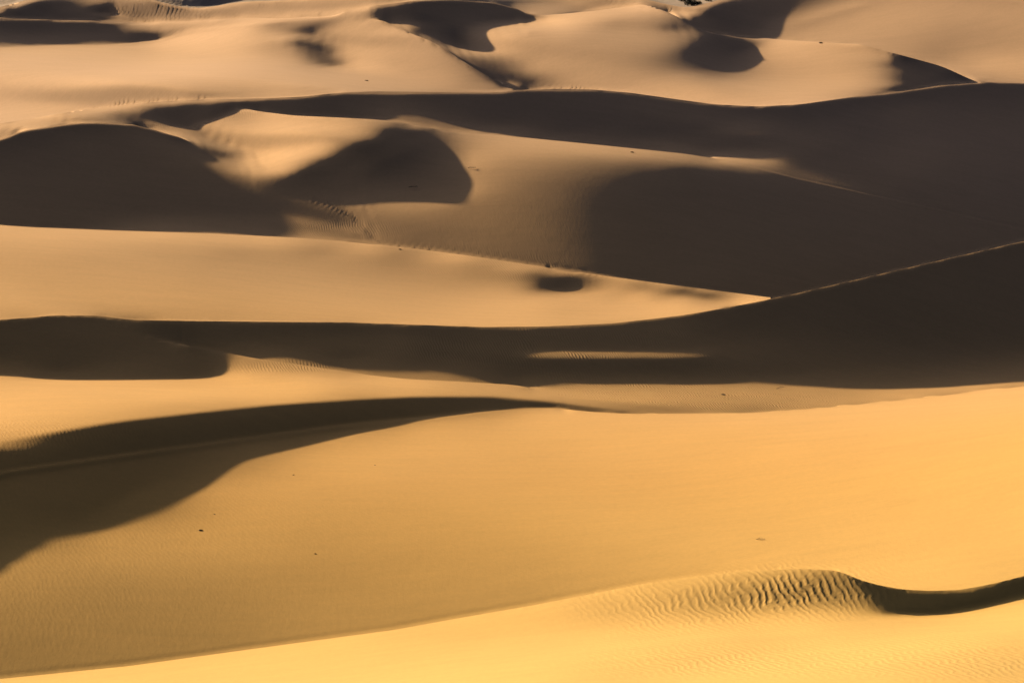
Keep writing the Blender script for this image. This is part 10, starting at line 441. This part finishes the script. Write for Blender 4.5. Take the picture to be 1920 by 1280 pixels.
# a crest may never stand behind the ground it hides: push the farther strip back along its own bearing, fading upwards
thick=[np.maximum(bots[s]-tops[s],0) for s in range(len(ROWS))]
near=None; carry=np.zeros(NC,bool); JOINT=[None]*len(ROWS)
for s in range(len(ROWS)-1,-1,-1):
    y,w=strips[s]; live=thick[s]>.6
    if s<len(ORD): carry=carry|ACT[s]
    JOINT[s]=carry.copy(); carry=np.where(live,False,carry)
    if near is not None:
        need=np.where(live&JOINT[s],np.maximum(0,np.log(near*1.001)-np.log(y[-1])),0)
        nn=need.copy()
        for k_ in range(1,13): nn=np.maximum(nn,np.maximum(np.roll(need,k_),np.roll(need,-k_))*(1-k_/26))
        kk=np.exp(-.5*(np.arange(-12,13)/5.)**2); kk/=kk.sum()
        nn=np.maximum(need,np.convolve(np.pad(nn,12,'edge'),kk,'valid'))*(need.max()>0)
        up_px=(1-np.linspace(0,1,len(y)))[:,None]*thick[s][None,:]
        y=y*np.exp(nn[None,:]*np.exp(-(up_px/45.)**2)); strips[s]=(y,w)
    near=np.where(live,y[0],near if near is not None else y[0])
YY=np.repeat(Yg[:,None],NC,1); CREST=np.zeros((NR,NC),bool)
Z=np.zeros((NR,NC)); SID=np.zeros((NR,NC),np.int8)
TT=np.linspace(0,1,15)[1:-1]
for j in range(NC):
    py=[];pw=[];ps=[];cr=[]
    for s in range(len(ROWS)-1,-1,-1):          # near to far
        if thick[s][j]<.6: continue
        y=strips[s][0][::-1,j]; w=strips[s][1][::-1,j]
        if py:
            yF=py[-1][-1]; wF=pw[-1][-1]; yB=y[0]
            y=np.maximum(y,yF+.01)
            if JOINT[s][j]: cr.append((yF,True))
            if yB>yF*1.002 and JOINT[s][j]:
                cr.append((yB,False))                     # ground hidden behind a crest: a shallow trough
                yy=yF+(yB-yF)*TT; k_=min(3,len(y)-1)
                rise=np.clip(((H-w[k_]*y[k_])-(H-w[0]*y[0]))/max(y[k_]-y[0],.05)+w[0],.06,.5)   # floor slope where it comes into view
                zz=H-(wF+(w[0]-wF)*TT)*yy-rise*(yB-yF)*(1-TT)*(1-(1-TT)**3)
                py.append(yy);pw.append((H-zz)/yy);ps.append(np.full(len(TT),s+1))
        y=np.maximum.accumulate(y+np.arange(len(y))*1e-5)
        py.append(y);pw.append(w);ps.append(np.full(len(y),s))
    y=np.concatenate(py);w=np.concatenate(pw);sid=np.concatenate(ps); z=H-w*y
    y=np.maximum.accumulate(y)
    row=YY[:,j]
    for yc,top in cr:
        i=int(round((math.log(yc)-T0)/(T[1]-T[0])))
        if not top and CREST[i,j]: i+=1
        if 1<i<NR-2 and row[i-1]<yc<row[i+1]:
            row[i]=yc
            if top: CREST[i,j]=True
    Z[:,j]=np.interp(row,y,z); SID[:,j]=sid[np.clip(np.searchsorted(y,Yg),0,len(y)-1)]
# gentle extra smoothing of grid noise (keeps crests)
k=np.array([1,2,1.])/4
X=AO[None,:]*YY; Y=YY
def ground_z(x,y):
    a=x/y; fj=float(np.interp(a,AO,np.arange(NC))); fi=(math.log(y)-T0)/(T[1]-T[0])
    i=int(min(max(fi,0),NR-2)); j=int(min(max(fj,0),NC-2)); p=fi-i; q=fj-j
    return float((Z[i,j]*(1-p)+Z[i+1,j]*p)*(1-q)+(Z[i,j+1]*(1-p)+Z[i+1,j+1]*p)*q)
def spot(u,v):          # first ground point seen along a bearing / depression
    a=float(u2a(u)); w=float(v2w(v)); j=int(np.argmin(np.abs(UO-u)))
    ww=(H-Z[:,j])/YY[:,j]; i=int(np.argmax(ww<=w))
    y=float(YY[max(i,1),j]); return a*y,y,float(Z[max(i,1),j])
# the wind-packed brow of the far left dune: smooth along the crest
Vn=((H-Z)/YY-WT)/(WB-WT)*1280; Un=UO[None,:]+0*Z
mk=np.clip(1.6-1.6*np.maximum(np.abs(Un-610)/130,np.abs(Vn-46)/34),0,1)
kk=np.exp(-.5*(np.arange(-12,13)/4.5)**2); kk/=kk.sum(); Zq=np.pad(Z,((0,0),(12,12)),'edge')
mk=mk*(T[:,None]>math.log(470))
mk=np.maximum(mk,np.clip(1.6-1.6*np.maximum(np.abs(Un-310)/190,np.abs(Vn-10)/30),0,1)*(T[:,None]>math.log(560)))
foot=np.clip(1.7-1.7*np.abs(Vn-LV[ORD.index('7')][None,:])/30,0,1)*np.clip((Un-455)/25,0,1)*np.clip((735-Un)/25,0,1)*(T[:,None]>math.log(372))*(T[:,None]<math.log(452))
mk=np.maximum(mk,foot); Z=Z*(1-mk)+mk*sum(kk[i]*Zq[:,i:i+NC] for i in range(25))
# carry the ground on beyond both flanks of the survey, sinking gently into the outer plain
PADN=46; gr_=np.cumsum(.0014*1.10**np.arange(PADN))
fall=1/(1+np.exp((gr_-.16)/.05)); fall=fall/fall[0]
def flank(col):
    z0=Z[:,col]; sm=z0.copy()
    for k_ in range(160): sm[1:-1]=sm[:-2]*.25+sm[1:-1]*.5+sm[2:]*.25
    out=[]
    for g_,f_ in zip(gr_,fall):
        b_=math.exp(-g_/.03); zz=(z0*b_+sm*(1-b_)); out.append(-9+(zz+9)*f_)
    return np.stack(out,1)
ZL=flank(0)[:,::-1]; ZR=flank(-1)
AO=np.concatenate([AO[0]-gr_[::-1],AO,AO[-1]+gr_])
def side_pad(A): return np.concatenate([np.repeat(A[:,:1],PADN,1),A,np.repeat(A[:,-1:],PADN,1)],1)
Z=np.concatenate([ZL,Z,ZR],1); YY=side_pad(YY); SID=side_pad(SID); CREST=side_pad(CREST); CREST[:,:PADN]=False; CREST[:,-PADN:]=False
UO=960+AO/AX*960; NC=len(AO); X=AO[None,:]*YY; Y=YY
# ---------------------------------------------------------------- materials
def nodes(name):
    m=bpy.data.materials.new(name); m.use_nodes=True; nt=m.node_tree; nt.nodes.clear()
    out=nt.nodes.new('ShaderNodeOutputMaterial'); b=nt.nodes.new('ShaderNodeBsdfPrincipled')
    nt.links.new(b.outputs[0],out.inputs[0]); b.inputs['Roughness'].default_value=.95
    b.inputs['Specular IOR Level'].default_value=.15
    return m,nt,b
def N(nt,t,**kw):
    n=nt.nodes.new(t)
    for k,v in kw.items(): setattr(n,k,v)
    return n
def math_(nt,op,a,b=None,c=None,clamp=False):
    n=N(nt,'ShaderNodeMath',operation=op,use_clamp=clamp)
    for i,x in enumerate((a,b,c)):
        if x is None: continue
        if isinstance(x,(int,float)): n.inputs[i].default_value=x
        else: nt.links.new(x,n.inputs[i])
    return n.outputs[0]
def mixc(nt,f,a,b):
    n=N(nt,'ShaderNodeMix',data_type='RGBA')
    for i,x in ((0,f),(6,a),(7,b)):
        if isinstance(x,(int,float)): n.inputs[i].default_value=x
        elif isinstance(x,tuple): n.inputs[i].default_value=x+(1,)
        else: nt.links.new(x,n.inputs[i])
    return n.outputs[2]
def noise(nt,vec,scale,detail=3,rough=.5):
    n=N(nt,'ShaderNodeTexNoise'); n.inputs['Scale'].default_value=scale; n.inputs['Detail'].default_value=detail; n.inputs['Roughness'].default_value=rough
    if vec is not None: nt.links.new(vec,n.inputs['Vector'])
    return n.outputs[0]
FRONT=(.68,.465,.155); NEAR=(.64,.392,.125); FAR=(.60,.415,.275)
def sand_material():
    m,nt,b=nodes('wind_blown_sand')
    geo=N(nt,'ShaderNodeNewGeometry'); pos=geo.outputs['Position']
    sep=N(nt,'ShaderNodeSeparateXYZ'); nt.links.new(pos,sep.inputs[0])
    # base colour graded by distance: golden in the near dunes, paler far out
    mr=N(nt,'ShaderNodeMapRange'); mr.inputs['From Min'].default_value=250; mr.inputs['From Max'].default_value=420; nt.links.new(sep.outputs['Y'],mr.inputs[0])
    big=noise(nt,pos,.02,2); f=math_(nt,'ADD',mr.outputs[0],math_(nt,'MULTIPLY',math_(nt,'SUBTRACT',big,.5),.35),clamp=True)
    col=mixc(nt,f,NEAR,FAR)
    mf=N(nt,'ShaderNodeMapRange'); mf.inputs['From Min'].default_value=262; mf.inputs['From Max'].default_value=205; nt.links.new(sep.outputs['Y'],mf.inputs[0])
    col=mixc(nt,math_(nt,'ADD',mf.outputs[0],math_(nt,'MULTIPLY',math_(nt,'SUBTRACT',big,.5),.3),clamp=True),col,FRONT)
    mp=N(nt,'ShaderNodeMapping'); mp.inputs['Scale'].default_value=(.16,1.0,.6); mp.inputs['Rotation'].default_value=(0,0,R(12)); nt.links.new(pos,mp.inputs[0])
    st=noise(nt,mp.outputs[0],.8,5,.6)
    gr=noise(nt,pos,2.2,6,.7); pt=noise(nt,pos,.12,4,.6)
    t=math_(nt,'ADD',math_(nt,'MULTIPLY',math_(nt,'SUBTRACT',st,.5),.16),math_(nt,'MULTIPLY',math_(nt,'SUBTRACT',gr,.5),.22))
    t=math_(nt,'ADD',t,math_(nt,'MULTIPLY',math_(nt,'SUBTRACT',pt,.5),.10))
    t=math_(nt,'ADD',t,1.0)
    vm=N(nt,'ShaderNodeVectorMath',operation='SCALE'); nt.links.new(col,vm.inputs[0]); nt.links.new(t,vm.inputs['Scale'])
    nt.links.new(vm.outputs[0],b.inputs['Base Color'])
    # ripples: crests run roughly across the wind, forked by noise; strength from the survey
    rip=N(nt,'ShaderNodeAttribute',attribute_name='ripple'); sc=N(nt,'ShaderNodeAttribute',attribute_name='ripple_scale')
    n1=noise(nt,pos,.35,2); n2=noise(nt,pos,1.3,2)
    ph=math_(nt,'ADD',math_(nt,'MULTIPLY',sep.outputs['X'],1.0),math_(nt,'MULTIPLY',sep.outputs['Y'],.22))
    ph=math_(nt,'MULTIPLY',ph,math_(nt,'MULTIPLY',sc.outputs['Fac'],6.2832))
    ph=math_(nt,'ADD',ph,math_(nt,'MULTIPLY',n1,20.0)); ph=math_(nt,'ADD',ph,math_(nt,'MULTIPLY',n2,6.0))
    s=math_(nt,'SINE',ph); s=math_(nt,'MULTIPLY_ADD',s,.5,.5); s=math_(nt,'POWER',s,1.4)
    s=math_(nt,'DIVIDE',s,sc.outputs["Fac"])
    h=math_(nt,'MULTIPLY',s,math_(nt,'MULTIPLY',rip.outputs["Fac"],.05))
    fine=math_(nt,'MULTIPLY',noise(nt,pos,5.0,4,.6),.005)
    mp2=N(nt,'ShaderNodeMapping'); mp2.inputs['Scale'].default_value=(1.,.22,.6); nt.links.new(pos,mp2.inputs[0])
    fine2=math_(nt,'MULTIPLY',noise(nt,mp2.outputs[0],3.0,3,.55),.008)
    h=math_(nt,'ADD',h,math_(nt,'ADD',fine,fine2))
    bp=N(nt,'ShaderNodeBump'); bp.inputs['Strength'].default_value=1; bp.inputs['Distance'].default_value=1
    nt.links.new(h,bp.inputs['Height']); nt.links.new(bp.outputs[0],b.inputs['Normal'])
    return m
SAND=sand_material()
def plain_material():
    m,nt,b=nodes('gravel_plain')
    geo=N(nt,'ShaderNodeNewGeometry'); pos=geo.outputs['Position']
    a=noise(nt,pos,.05,4); c=noise(nt,pos,.6,4)
    col=mixc(nt,a,(.50,.42,.36),(.42,.35,.30)); col=mixc(nt,math_(nt,'MULTIPLY',c,.5),col,(.34,.28,.25))
    nt.links.new(col,b.inputs['Base Color'])
    bp=N(nt,'ShaderNodeBump'); bp.inputs['Distance'].default_value=.15; nt.links.new(c,bp.inputs['Height']); nt.links.new(bp.outputs[0],b.inputs['Normal'])
    return m
PLAIN=plain_material()
# ---------------------------------------------------------------- ripple strength over the survey (patches where the wind left ripples)
Wg=(H-Z)/YY; Vg=(Wg-WT)/(WB-WT)*1280; Ug=np.broadcast_to(UO[None,:],Z.shape)
RP=[(1490,1108,120,36,1.9),(1280,1135,160,40,.8),(1150,742,300,28,3.0),(1400,752,260,20,2.8),(1140,664,240,16,1.6),(900,655,200,25,1.0),(1250,630,350,30,1.2),(1350,690,350,20,1.0),
 (480,428,230,14,1.0),(440,215,60,16,.9),(350,238,60,8,.8),(960,515,110,25,.9),(780,490,160,25,.55),(560,690,140,14,.9),(620,432,150,20,.22),(1000,430,150,60,.08),
 (200,960,420,120,.09),(100,1100,250,120,.08),(1750,740,150,16,.8),(1820,1240,220,40,.5),(1350,1240,200,30,.45),(680,210,160,20,.5),(100,810,200,25,.3)]
rip=np.full(Z.shape,.015)
for cu,cv,ru,rv,s in RP: rip+=s*np.exp(-((Ug-cu)/ru)**2-((Vg-cv)/rv)**2)
rip=np.clip(rip,0,3.4)
rsc=np.interp(Yg,[200,235,300,380,600],[2.0,2.1,3.6,4.0,3.6])[:,None]*np.ones(Z.shape)
# ---------------------------------------------------------------- split the dune field into dunes along the hidden troughs
def build(name,rows_mask,mat,label=None):
    if not rows_mask.any(): return None
    quads,qs,tri,tsd=cells(rows_mask)
    flat=np.concatenate([quads.ravel(),tri.ravel()]); side=np.concatenate([qs.ravel(),tsd.ravel()])
    used,inv=np.unique(flat,return_inverse=True)
    me=bpy.data.meshes.new(name)
    me.vertices.add(len(used)); co=P.reshape(-1,3)[used]
    me.vertices.foreach_set('co',co.astype(np.float32).ravel())
    me.loops.add(flat.size); me.loops.foreach_set('vertex_index',inv.ravel().astype(np.int32))
    starts=np.concatenate([np.arange(len(quads))*4,len(quads)*4+np.arange(len(tri))*3])
    me.polygons.add(len(starts)); me.polygons.foreach_set('loop_start',starts.astype(np.int32))
    me.update(calc_edges=True)
    me.polygons.foreach_set('use_smooth',np.ones(len(me.polygons),bool))
    for nm,ar in (('ripple',rip),('ripple_scale',rsc)):
        at=me.attributes.new(nm,'FLOAT','POINT'); at.data.foreach_set('value',ar.ravel()[used].astype(np.float32))
    me.normals_split_custom_set(loop_normals(flat,side).tolist())
    me.materials.append(mat)
    o=bpy.data.objects.new(name,me); SC.collection.objects.link(o); o['kind']='structure'
    if label: o['label']=label
    return o
P=np.stack([X,Y,Z],-1)
def unit(n): return n/np.maximum(np.linalg.norm(n,axis=-1,keepdims=True),1e-9)
def cells(mask):     # faces of the masked grid cells; a crest that steps to the next row runs along the diagonal of its cell
    fi,fj=np.where(mask); v00=fi*NC+fj; v01=v00+1; v10=v00+NC; v11=v10+1; CF=CREST.ravel()
    d1=CF[v00]&CF[v11]; d2=CF[v01]&CF[v10]&~d1; pl=~(d1|d2); o=np.ones_like(v00)
    quads=np.stack([v00,v01,v11,v10],1)[pl]; qs=np.stack([o,o,-o,-o],1)[pl]
    o1=np.ones(d1.sum(),int); o2=np.ones(d2.sum(),int)
    tri=np.concatenate([np.stack([v00,v01,v11],1)[d1],np.stack([v00,v11,v10],1)[d1],np.stack([v00,v01,v10],1)[d2],np.stack([v01,v11,v10],1)[d2]])
    tsd=np.concatenate([-o1,o1,-o2,o2])[:,None]*np.ones(3,int)      # -1 the near side of the crest, +1 the far side
    return quads,qs,tri,tsd
PF=P.reshape(-1,3); acc={k:np.zeros((Z.size,3)) for k in ('all','near','far')}
q_,qs_,t_,ts_=cells(np.ones((NR-1,NC-1),bool))
for F,S_ in ((q_,qs_),(t_,ts_)):
    n=np.cross(PF[F[:,2]]-PF[F[:,0]],(PF[F[:,3]] if F.shape[1]==4 else PF[F[:,2]])-PF[F[:,1]])
    if F.shape[1]==3: n=np.cross(PF[F[:,1]]-PF[F[:,0]],PF[F[:,2]]-PF[F[:,0]])
    for c in range(F.shape[1]):
        for x in range(3):
            acc['all'][:,x]+=np.bincount(F[:,c],n[:,x],Z.size)
            m=S_[:,c]<0
            acc['near'][:,x]+=np.bincount(F[m,c],n[m,x],Z.size); acc['far'][:,x]+=np.bincount(F[~m,c],n[~m,x],Z.size)
NRM=unit(acc['all']); NN=unit(acc['near']); NF=unit(acc['far'])
def loop_normals(v,side):
    n=NRM[v]; c=CREST.ravel()[v]
    m=c&(side<0); n[m]=NN[v[m]]; m=c&(side>0); n[m]=NF[v[m]]
    return n
FS=SID[:-1,:-1]
DL={11:'nearest golden dune along the bottom edge, rippled brow and dark slip face at its right',
 10:'broad smooth golden slope filling the lower third of the view',
 9:'pale sunlit band of sand with a long black slip face below it at left',
 8:'dark shaded trough and slip face under the long ridge rising to the right',
 7:'low left shoulder of the long dark ridge',
 6:'shaded round-backed dune at the left with a soft brown foot',
 5:'sunlit tongue with a rounded shadow, running into the huge shaded slope at right',
 4:'long black slip face under the wavy crest across the picture',
 3:'sunlit beige dunes behind the wavy crest',
 2:'hollows and slip faces among the far beige dunes',
 1:'farthest dune crests along the top edge'}
DL={11:'nearest golden dune with a rippled brow and a dark slip face on its right',10:'broad smooth golden slope behind the nearest dune',9:'pale sunlit band of sand above a long black slip face',
 8:'dark trough and slip face under the ridge that climbs to the right',7:'sunlit sand slope with a small dark pit behind the climbing ridge',6:'shaded round-backed dune at the far left edge',5:'sunlit tongue with a rounded shadow running into a huge shaded slope',
 4:'long black slip face hanging under the wavy mid-distance crest',3:'pale sunlit dune just behind the wavy crest, with a narrow shaded pit',2:'far beige dune with shaded hollows on both flanks',1:'farthest dunes touching the top of the view'}
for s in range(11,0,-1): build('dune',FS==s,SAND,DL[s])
build('plain',FS==0,PLAIN)
# outer ground: one sheet to the horizon, low swells, lying below the surveyed dunes
def outer():
    r=np.concatenate([[0.1],np.geomspace(20,9000,150)]); th=np.linspace(0,2*np.pi,181)[:-1]
    x=np.outer(r,np.sin(th)); y=np.outer(r,np.cos(th))+300
    z=-14+2.5*np.sin(x/90+np.sin(y/140))*np.cos(y/70+.7*np.sin(x/110))
    nr,nt_=x.shape
    vs=np.stack([x.ravel(),y.ravel(),z.ravel()],1); f=[]
    for i in range(nr-1):
        for j in range(nt_): f.append((i*nt_+j,(i+1)*nt_+j,(i+1)*nt_+(j+1)%nt_,i*nt_+(j+1)%nt_))
    me=bpy.data.meshes.new('ground'); me.from_pydata(vs.tolist(),[],f); me.update(); me.polygons.foreach_set('use_smooth',np.ones(len(me.polygons),bool))
    me.materials.append(SAND); o=bpy.data.objects.new('ground',me); SC.collection.objects.link(o); o['kind']='structure'
outer()
# ---------------------------------------------------------------- small things lying on the sand
def plain_mat(name,col,rough=.9):
    m,nt,b=nodes(name); geo=N(nt,'ShaderNodeNewGeometry'); n=noise(nt,geo.outputs['Position'],14,3)
    c=mixc(nt,n,tuple(x*.75 for x in col),tuple(min(1,x*1.25) for x in col)); nt.links.new(c,b.inputs['Base Color']); b.inputs['Roughness'].default_value=rough
    return m
ROCK=plain_mat('weathered_stone',(.16,.11,.07)); LEAF=plain_mat('dusty_foliage',(.055,.06,.05)); WOOD=plain_mat('bleached_wood',(.42,.33,.22)); BARK=plain_mat('grey_bark',(.12,.10,.08))
def mesh_obj(name,vs,fs,mat,parent=None):
    me=bpy.data.meshes.new(name); me.from_pydata([tuple(v) for v in vs],[],fs); me.update(); me.materials.append(mat)
    o=bpy.data.objects.new(name,me); SC.collection.objects.link(o)
    if parent: o.parent=parent
    return o
def rock(name,u,v,size,label,flat=.55,stretch=1.6,seed=0):
    rn=random.Random(seed); x,y,z=spot(u,v)
    vs=[];fs=[]; nu_,nv_=12,7
    for i in range(nv_+1):
        ph=math.pi*i/nv_
        for j in range(nu_):
            th=2*math.pi*j/nu_; k=1+rn.uniform(-.16,.16)
            vs.append((size*stretch*k*math.sin(ph)*math.cos(th),size*.8*k*math.sin(ph)*math.sin(th),size*flat*k*math.cos(ph)+size*flat*.35))
    for i in range(nv_):
        for j in range(nu_): fs.append((i*nu_+j,(i+1)*nu_+j,(i+1)*nu_+(j+1)%nu_,i*nu_+(j+1)%nu_))
    o=mesh_obj(name,vs,fs,ROCK); o.location=(x,y,z-size*.1); o.rotation_euler=(0,0,rn.uniform(-.5,.5)); o['label']=label; o['category']='stone'
    return o
def tube(vs,fs,a,b,r0,r1,n=5):
    a=np.array(a,float);b=np.array(b,float); d=b-a; d/=np.linalg.norm(d)+1e-9
    e=np.cross(d,(0,0,1) if abs(d[2])<.9 else (1,0,0)); e/=np.linalg.norm(e); f=np.cross(d,e); k=len(vs)
    for p,r in ((a,r0),(b,r1)):
        for i in range(n): t=2*math.pi*i/n; vs.append(tuple(p+r*(math.cos(t)*e+math.sin(t)*f)))
    for i in range(n): fs.append((k+i,k+(i+1)%n,k+n+(i+1)%n,k+n+i))
    fs.append(tuple(k+i for i in range(n))); fs.append(tuple(k+n+i for i in range(n)))
def twig(name,u,v,length,label,cat,seed=0,mat=None):
    rn=random.Random(seed); x,y,z=spot(u,v); vs=[];fs=[]
    p=np.array([-length/2,0,.05]); pts=[p]
    for i in range(6):
        p=p+np.array([length/6,rn.uniform(-.1,.1)*length,rn.uniform(-.05,.07)*length]); p[2]=max(p[2],.03); pts.append(p)
    for i in range(6): tube(vs,fs,pts[i],pts[i+1],length*.035*(1-i*.1),length*.035*(1-(i+1)*.1))
    for i in (1,2,3,4,5):
        q=pts[i]+np.array([rn.uniform(.1,.3),rn.uniform(-.3,.3),rn.uniform(.1,.25)])*length*.7
        tube(vs,fs,pts[i],q,length*.02,length*.008)
    o=mesh_obj(name,vs,fs,mat or WOOD); o.location=(x,y,z); o['label']=label; o['category']=cat
    return o
def shrub(u,v,r,label,seed):
    rn=random.Random(seed); x,y,z=spot(u,v)
    root=bpy.data.objects.new('desert_shrub',None); SC.collection.objects.link(root); root.location=(x,y,z); root['label']=label; root['category']='shrub'; root['group']='shrubs on the pale far plain'
    vs=[];fs=[]
    for i in range(7):
        t=rn.uniform(0,6.283); tube(vs,fs,(0,0,-.1),(r*.55*math.cos(t),r*.55*math.sin(t),r*rn.uniform(.5,.9)),r*.05,r*.02)
    mesh_obj('stem',vs,fs,BARK,root)
    vs=[];fs=[]
    for i in range(420):
        t=rn.uniform(0,6.283); c=rn.random()**.5; hgt=rn.uniform(.12,1.0)*math.sqrt(max(.05,1-c*c*.8)); s=r*rn.uniform(.05,.12)
        cx,cy,cz=r*c*math.cos(t)*1.15,r*c*math.sin(t),r*hgt*.95
        n=np.array([rn.uniform(-1,1) for _ in range(3)]); n/=np.linalg.norm(n)+1e-6; e=np.cross(n,(.3,.5,.8)); e/=np.linalg.norm(e)+1e-6; f=np.cross(n,e); k=len(vs)
        for a_,b_ in ((-1,-.5),(1,-.5),(1,.5),(-1,.5)): vs.append((cx+s*(a_*e[0]+b_*f[0]),cy+s*(a_*e[1]+b_*f[1]),cz+s*(a_*e[2]+b_*f[2])))
        fs.append((k,k+1,k+2,k+3))
    mesh_obj('foliage',vs,fs,LEAF,root)
shrub(1283,3,.8,'dark round shrub farthest left on the pale plain at the top edge',1)
shrub(1293,7,.6,'small low shrub just right of the leftmost one on the pale plain',2)
shrub(1297,11,1.0,'widest dark shrub, nearest the sunlit crest on the pale plain',3)
shrub(1309,8.5,.55,'small shrub touching the sunlit crest at the right of the widest one',4)
shrub(1328,2.5,.5,'tiny lone shrub farthest right on the pale plain',5)
rock('stone',376,996,.10,'small dark stone alone on the broad golden slope at lower left',seed=1)
rock('stone',402,966,.05,'tiny pebble just above the dark stone on the lower left of the golden slope',seed=2)
rock('stone',550,890,.05,'tiny stone below the edge of the big shadow at left of centre',seed=3)
rock('stone',703,873,.05,'tiny stone on the golden slope near its middle',seed=4)
rock('stone',591,1038,.055,'tiny stone low on the golden slope, right of the dark stone',seed=5)
rock('stone',1356,740,.14,'dark stone in the rippled hollow at centre right',seed=6)
rock('stone',750,469,.10,'small dark stone on the crest of the sunlit slope at centre',seed=7)
rock('stone',1185,286,.13,'small stone at the right end of the long lit ridge',seed=8)
rock('stone',1539,82,.18,'dark stone on the far sunlit dune at upper right',seed=9)
rock('stone',687,152,.16,'small stone on the far beige dune left of centre',seed=10)
twig('branch',1426,1013,.62,'pale bleached branch lying on the golden slope at lower right','branch',3)
twig('branch',1463,730,.7,'dark branch at the upper edge of the rippled hollow','branch',5,BARK)
twig('branch',885,318,.9,'thin dark branch at the edge of the rounded shadow','branch',8,BARK)
twig('branch',775,352,1.0,'thin dark branch on the floor of the rounded shadow','branch',9,BARK)

# ---------------------------------------------------------------- light and camera
W=bpy.data.worlds.new('World'); SC.world=W; W.use_nodes=True; nt=W.node_tree; bg=nt.nodes['Background']
sky=nt.nodes.new('ShaderNodeTexSky'); sky.sky_type='NISHITA'; sky.sun_disc=False; sky.sun_elevation=SUN_EL; sky.sun_rotation=-SUN_AZ
sky.altitude=300; sky.air_density=AIR; sky.dust_density=DUST; sky.ozone_density=1.0
nt.links.new(sky.outputs[0],bg.inputs[0]); bg.inputs[1].default_value=SKY
sd=bpy.data.lights.new('sun','SUN'); sd.energy=SUNP; sd.angle=R(.8); sd.color=(1,.725,.40)
so=bpy.data.objects.new('sun',sd); SC.collection.objects.link(so)
from mathutils import Vector
d=Vector((-math.sin(SUN_AZ)*math.cos(SUN_EL),math.cos(SUN_AZ)*math.cos(SUN_EL),math.sin(SUN_EL)))
so.rotation_euler=d.to_track_quat('Z','Y').to_euler(); so.location=(-200,300,250)
cd=bpy.data.cameras.new('camera'); co=bpy.data.objects.new('camera',cd); SC.collection.objects.link(co); SC.camera=co
co.location=(0,0,H); co.rotation_euler=(R(90),0,0)
cd.sensor_width=36; cd.lens=36/(2*AX); cd.shift_y=-(WT+WB)/2/(2*AX); cd.clip_end=30000; cd.clip_start=1
SC.view_settings.view_transform='Standard'; SC.view_settings.look='None'; SC.view_settings.gamma=1; SC.view_settings.exposure=EXPO
SC.cycles.use_denoising=True; SC.cycles.max_bounces=BNC; SC.cycles.diffuse_bounces=BNC
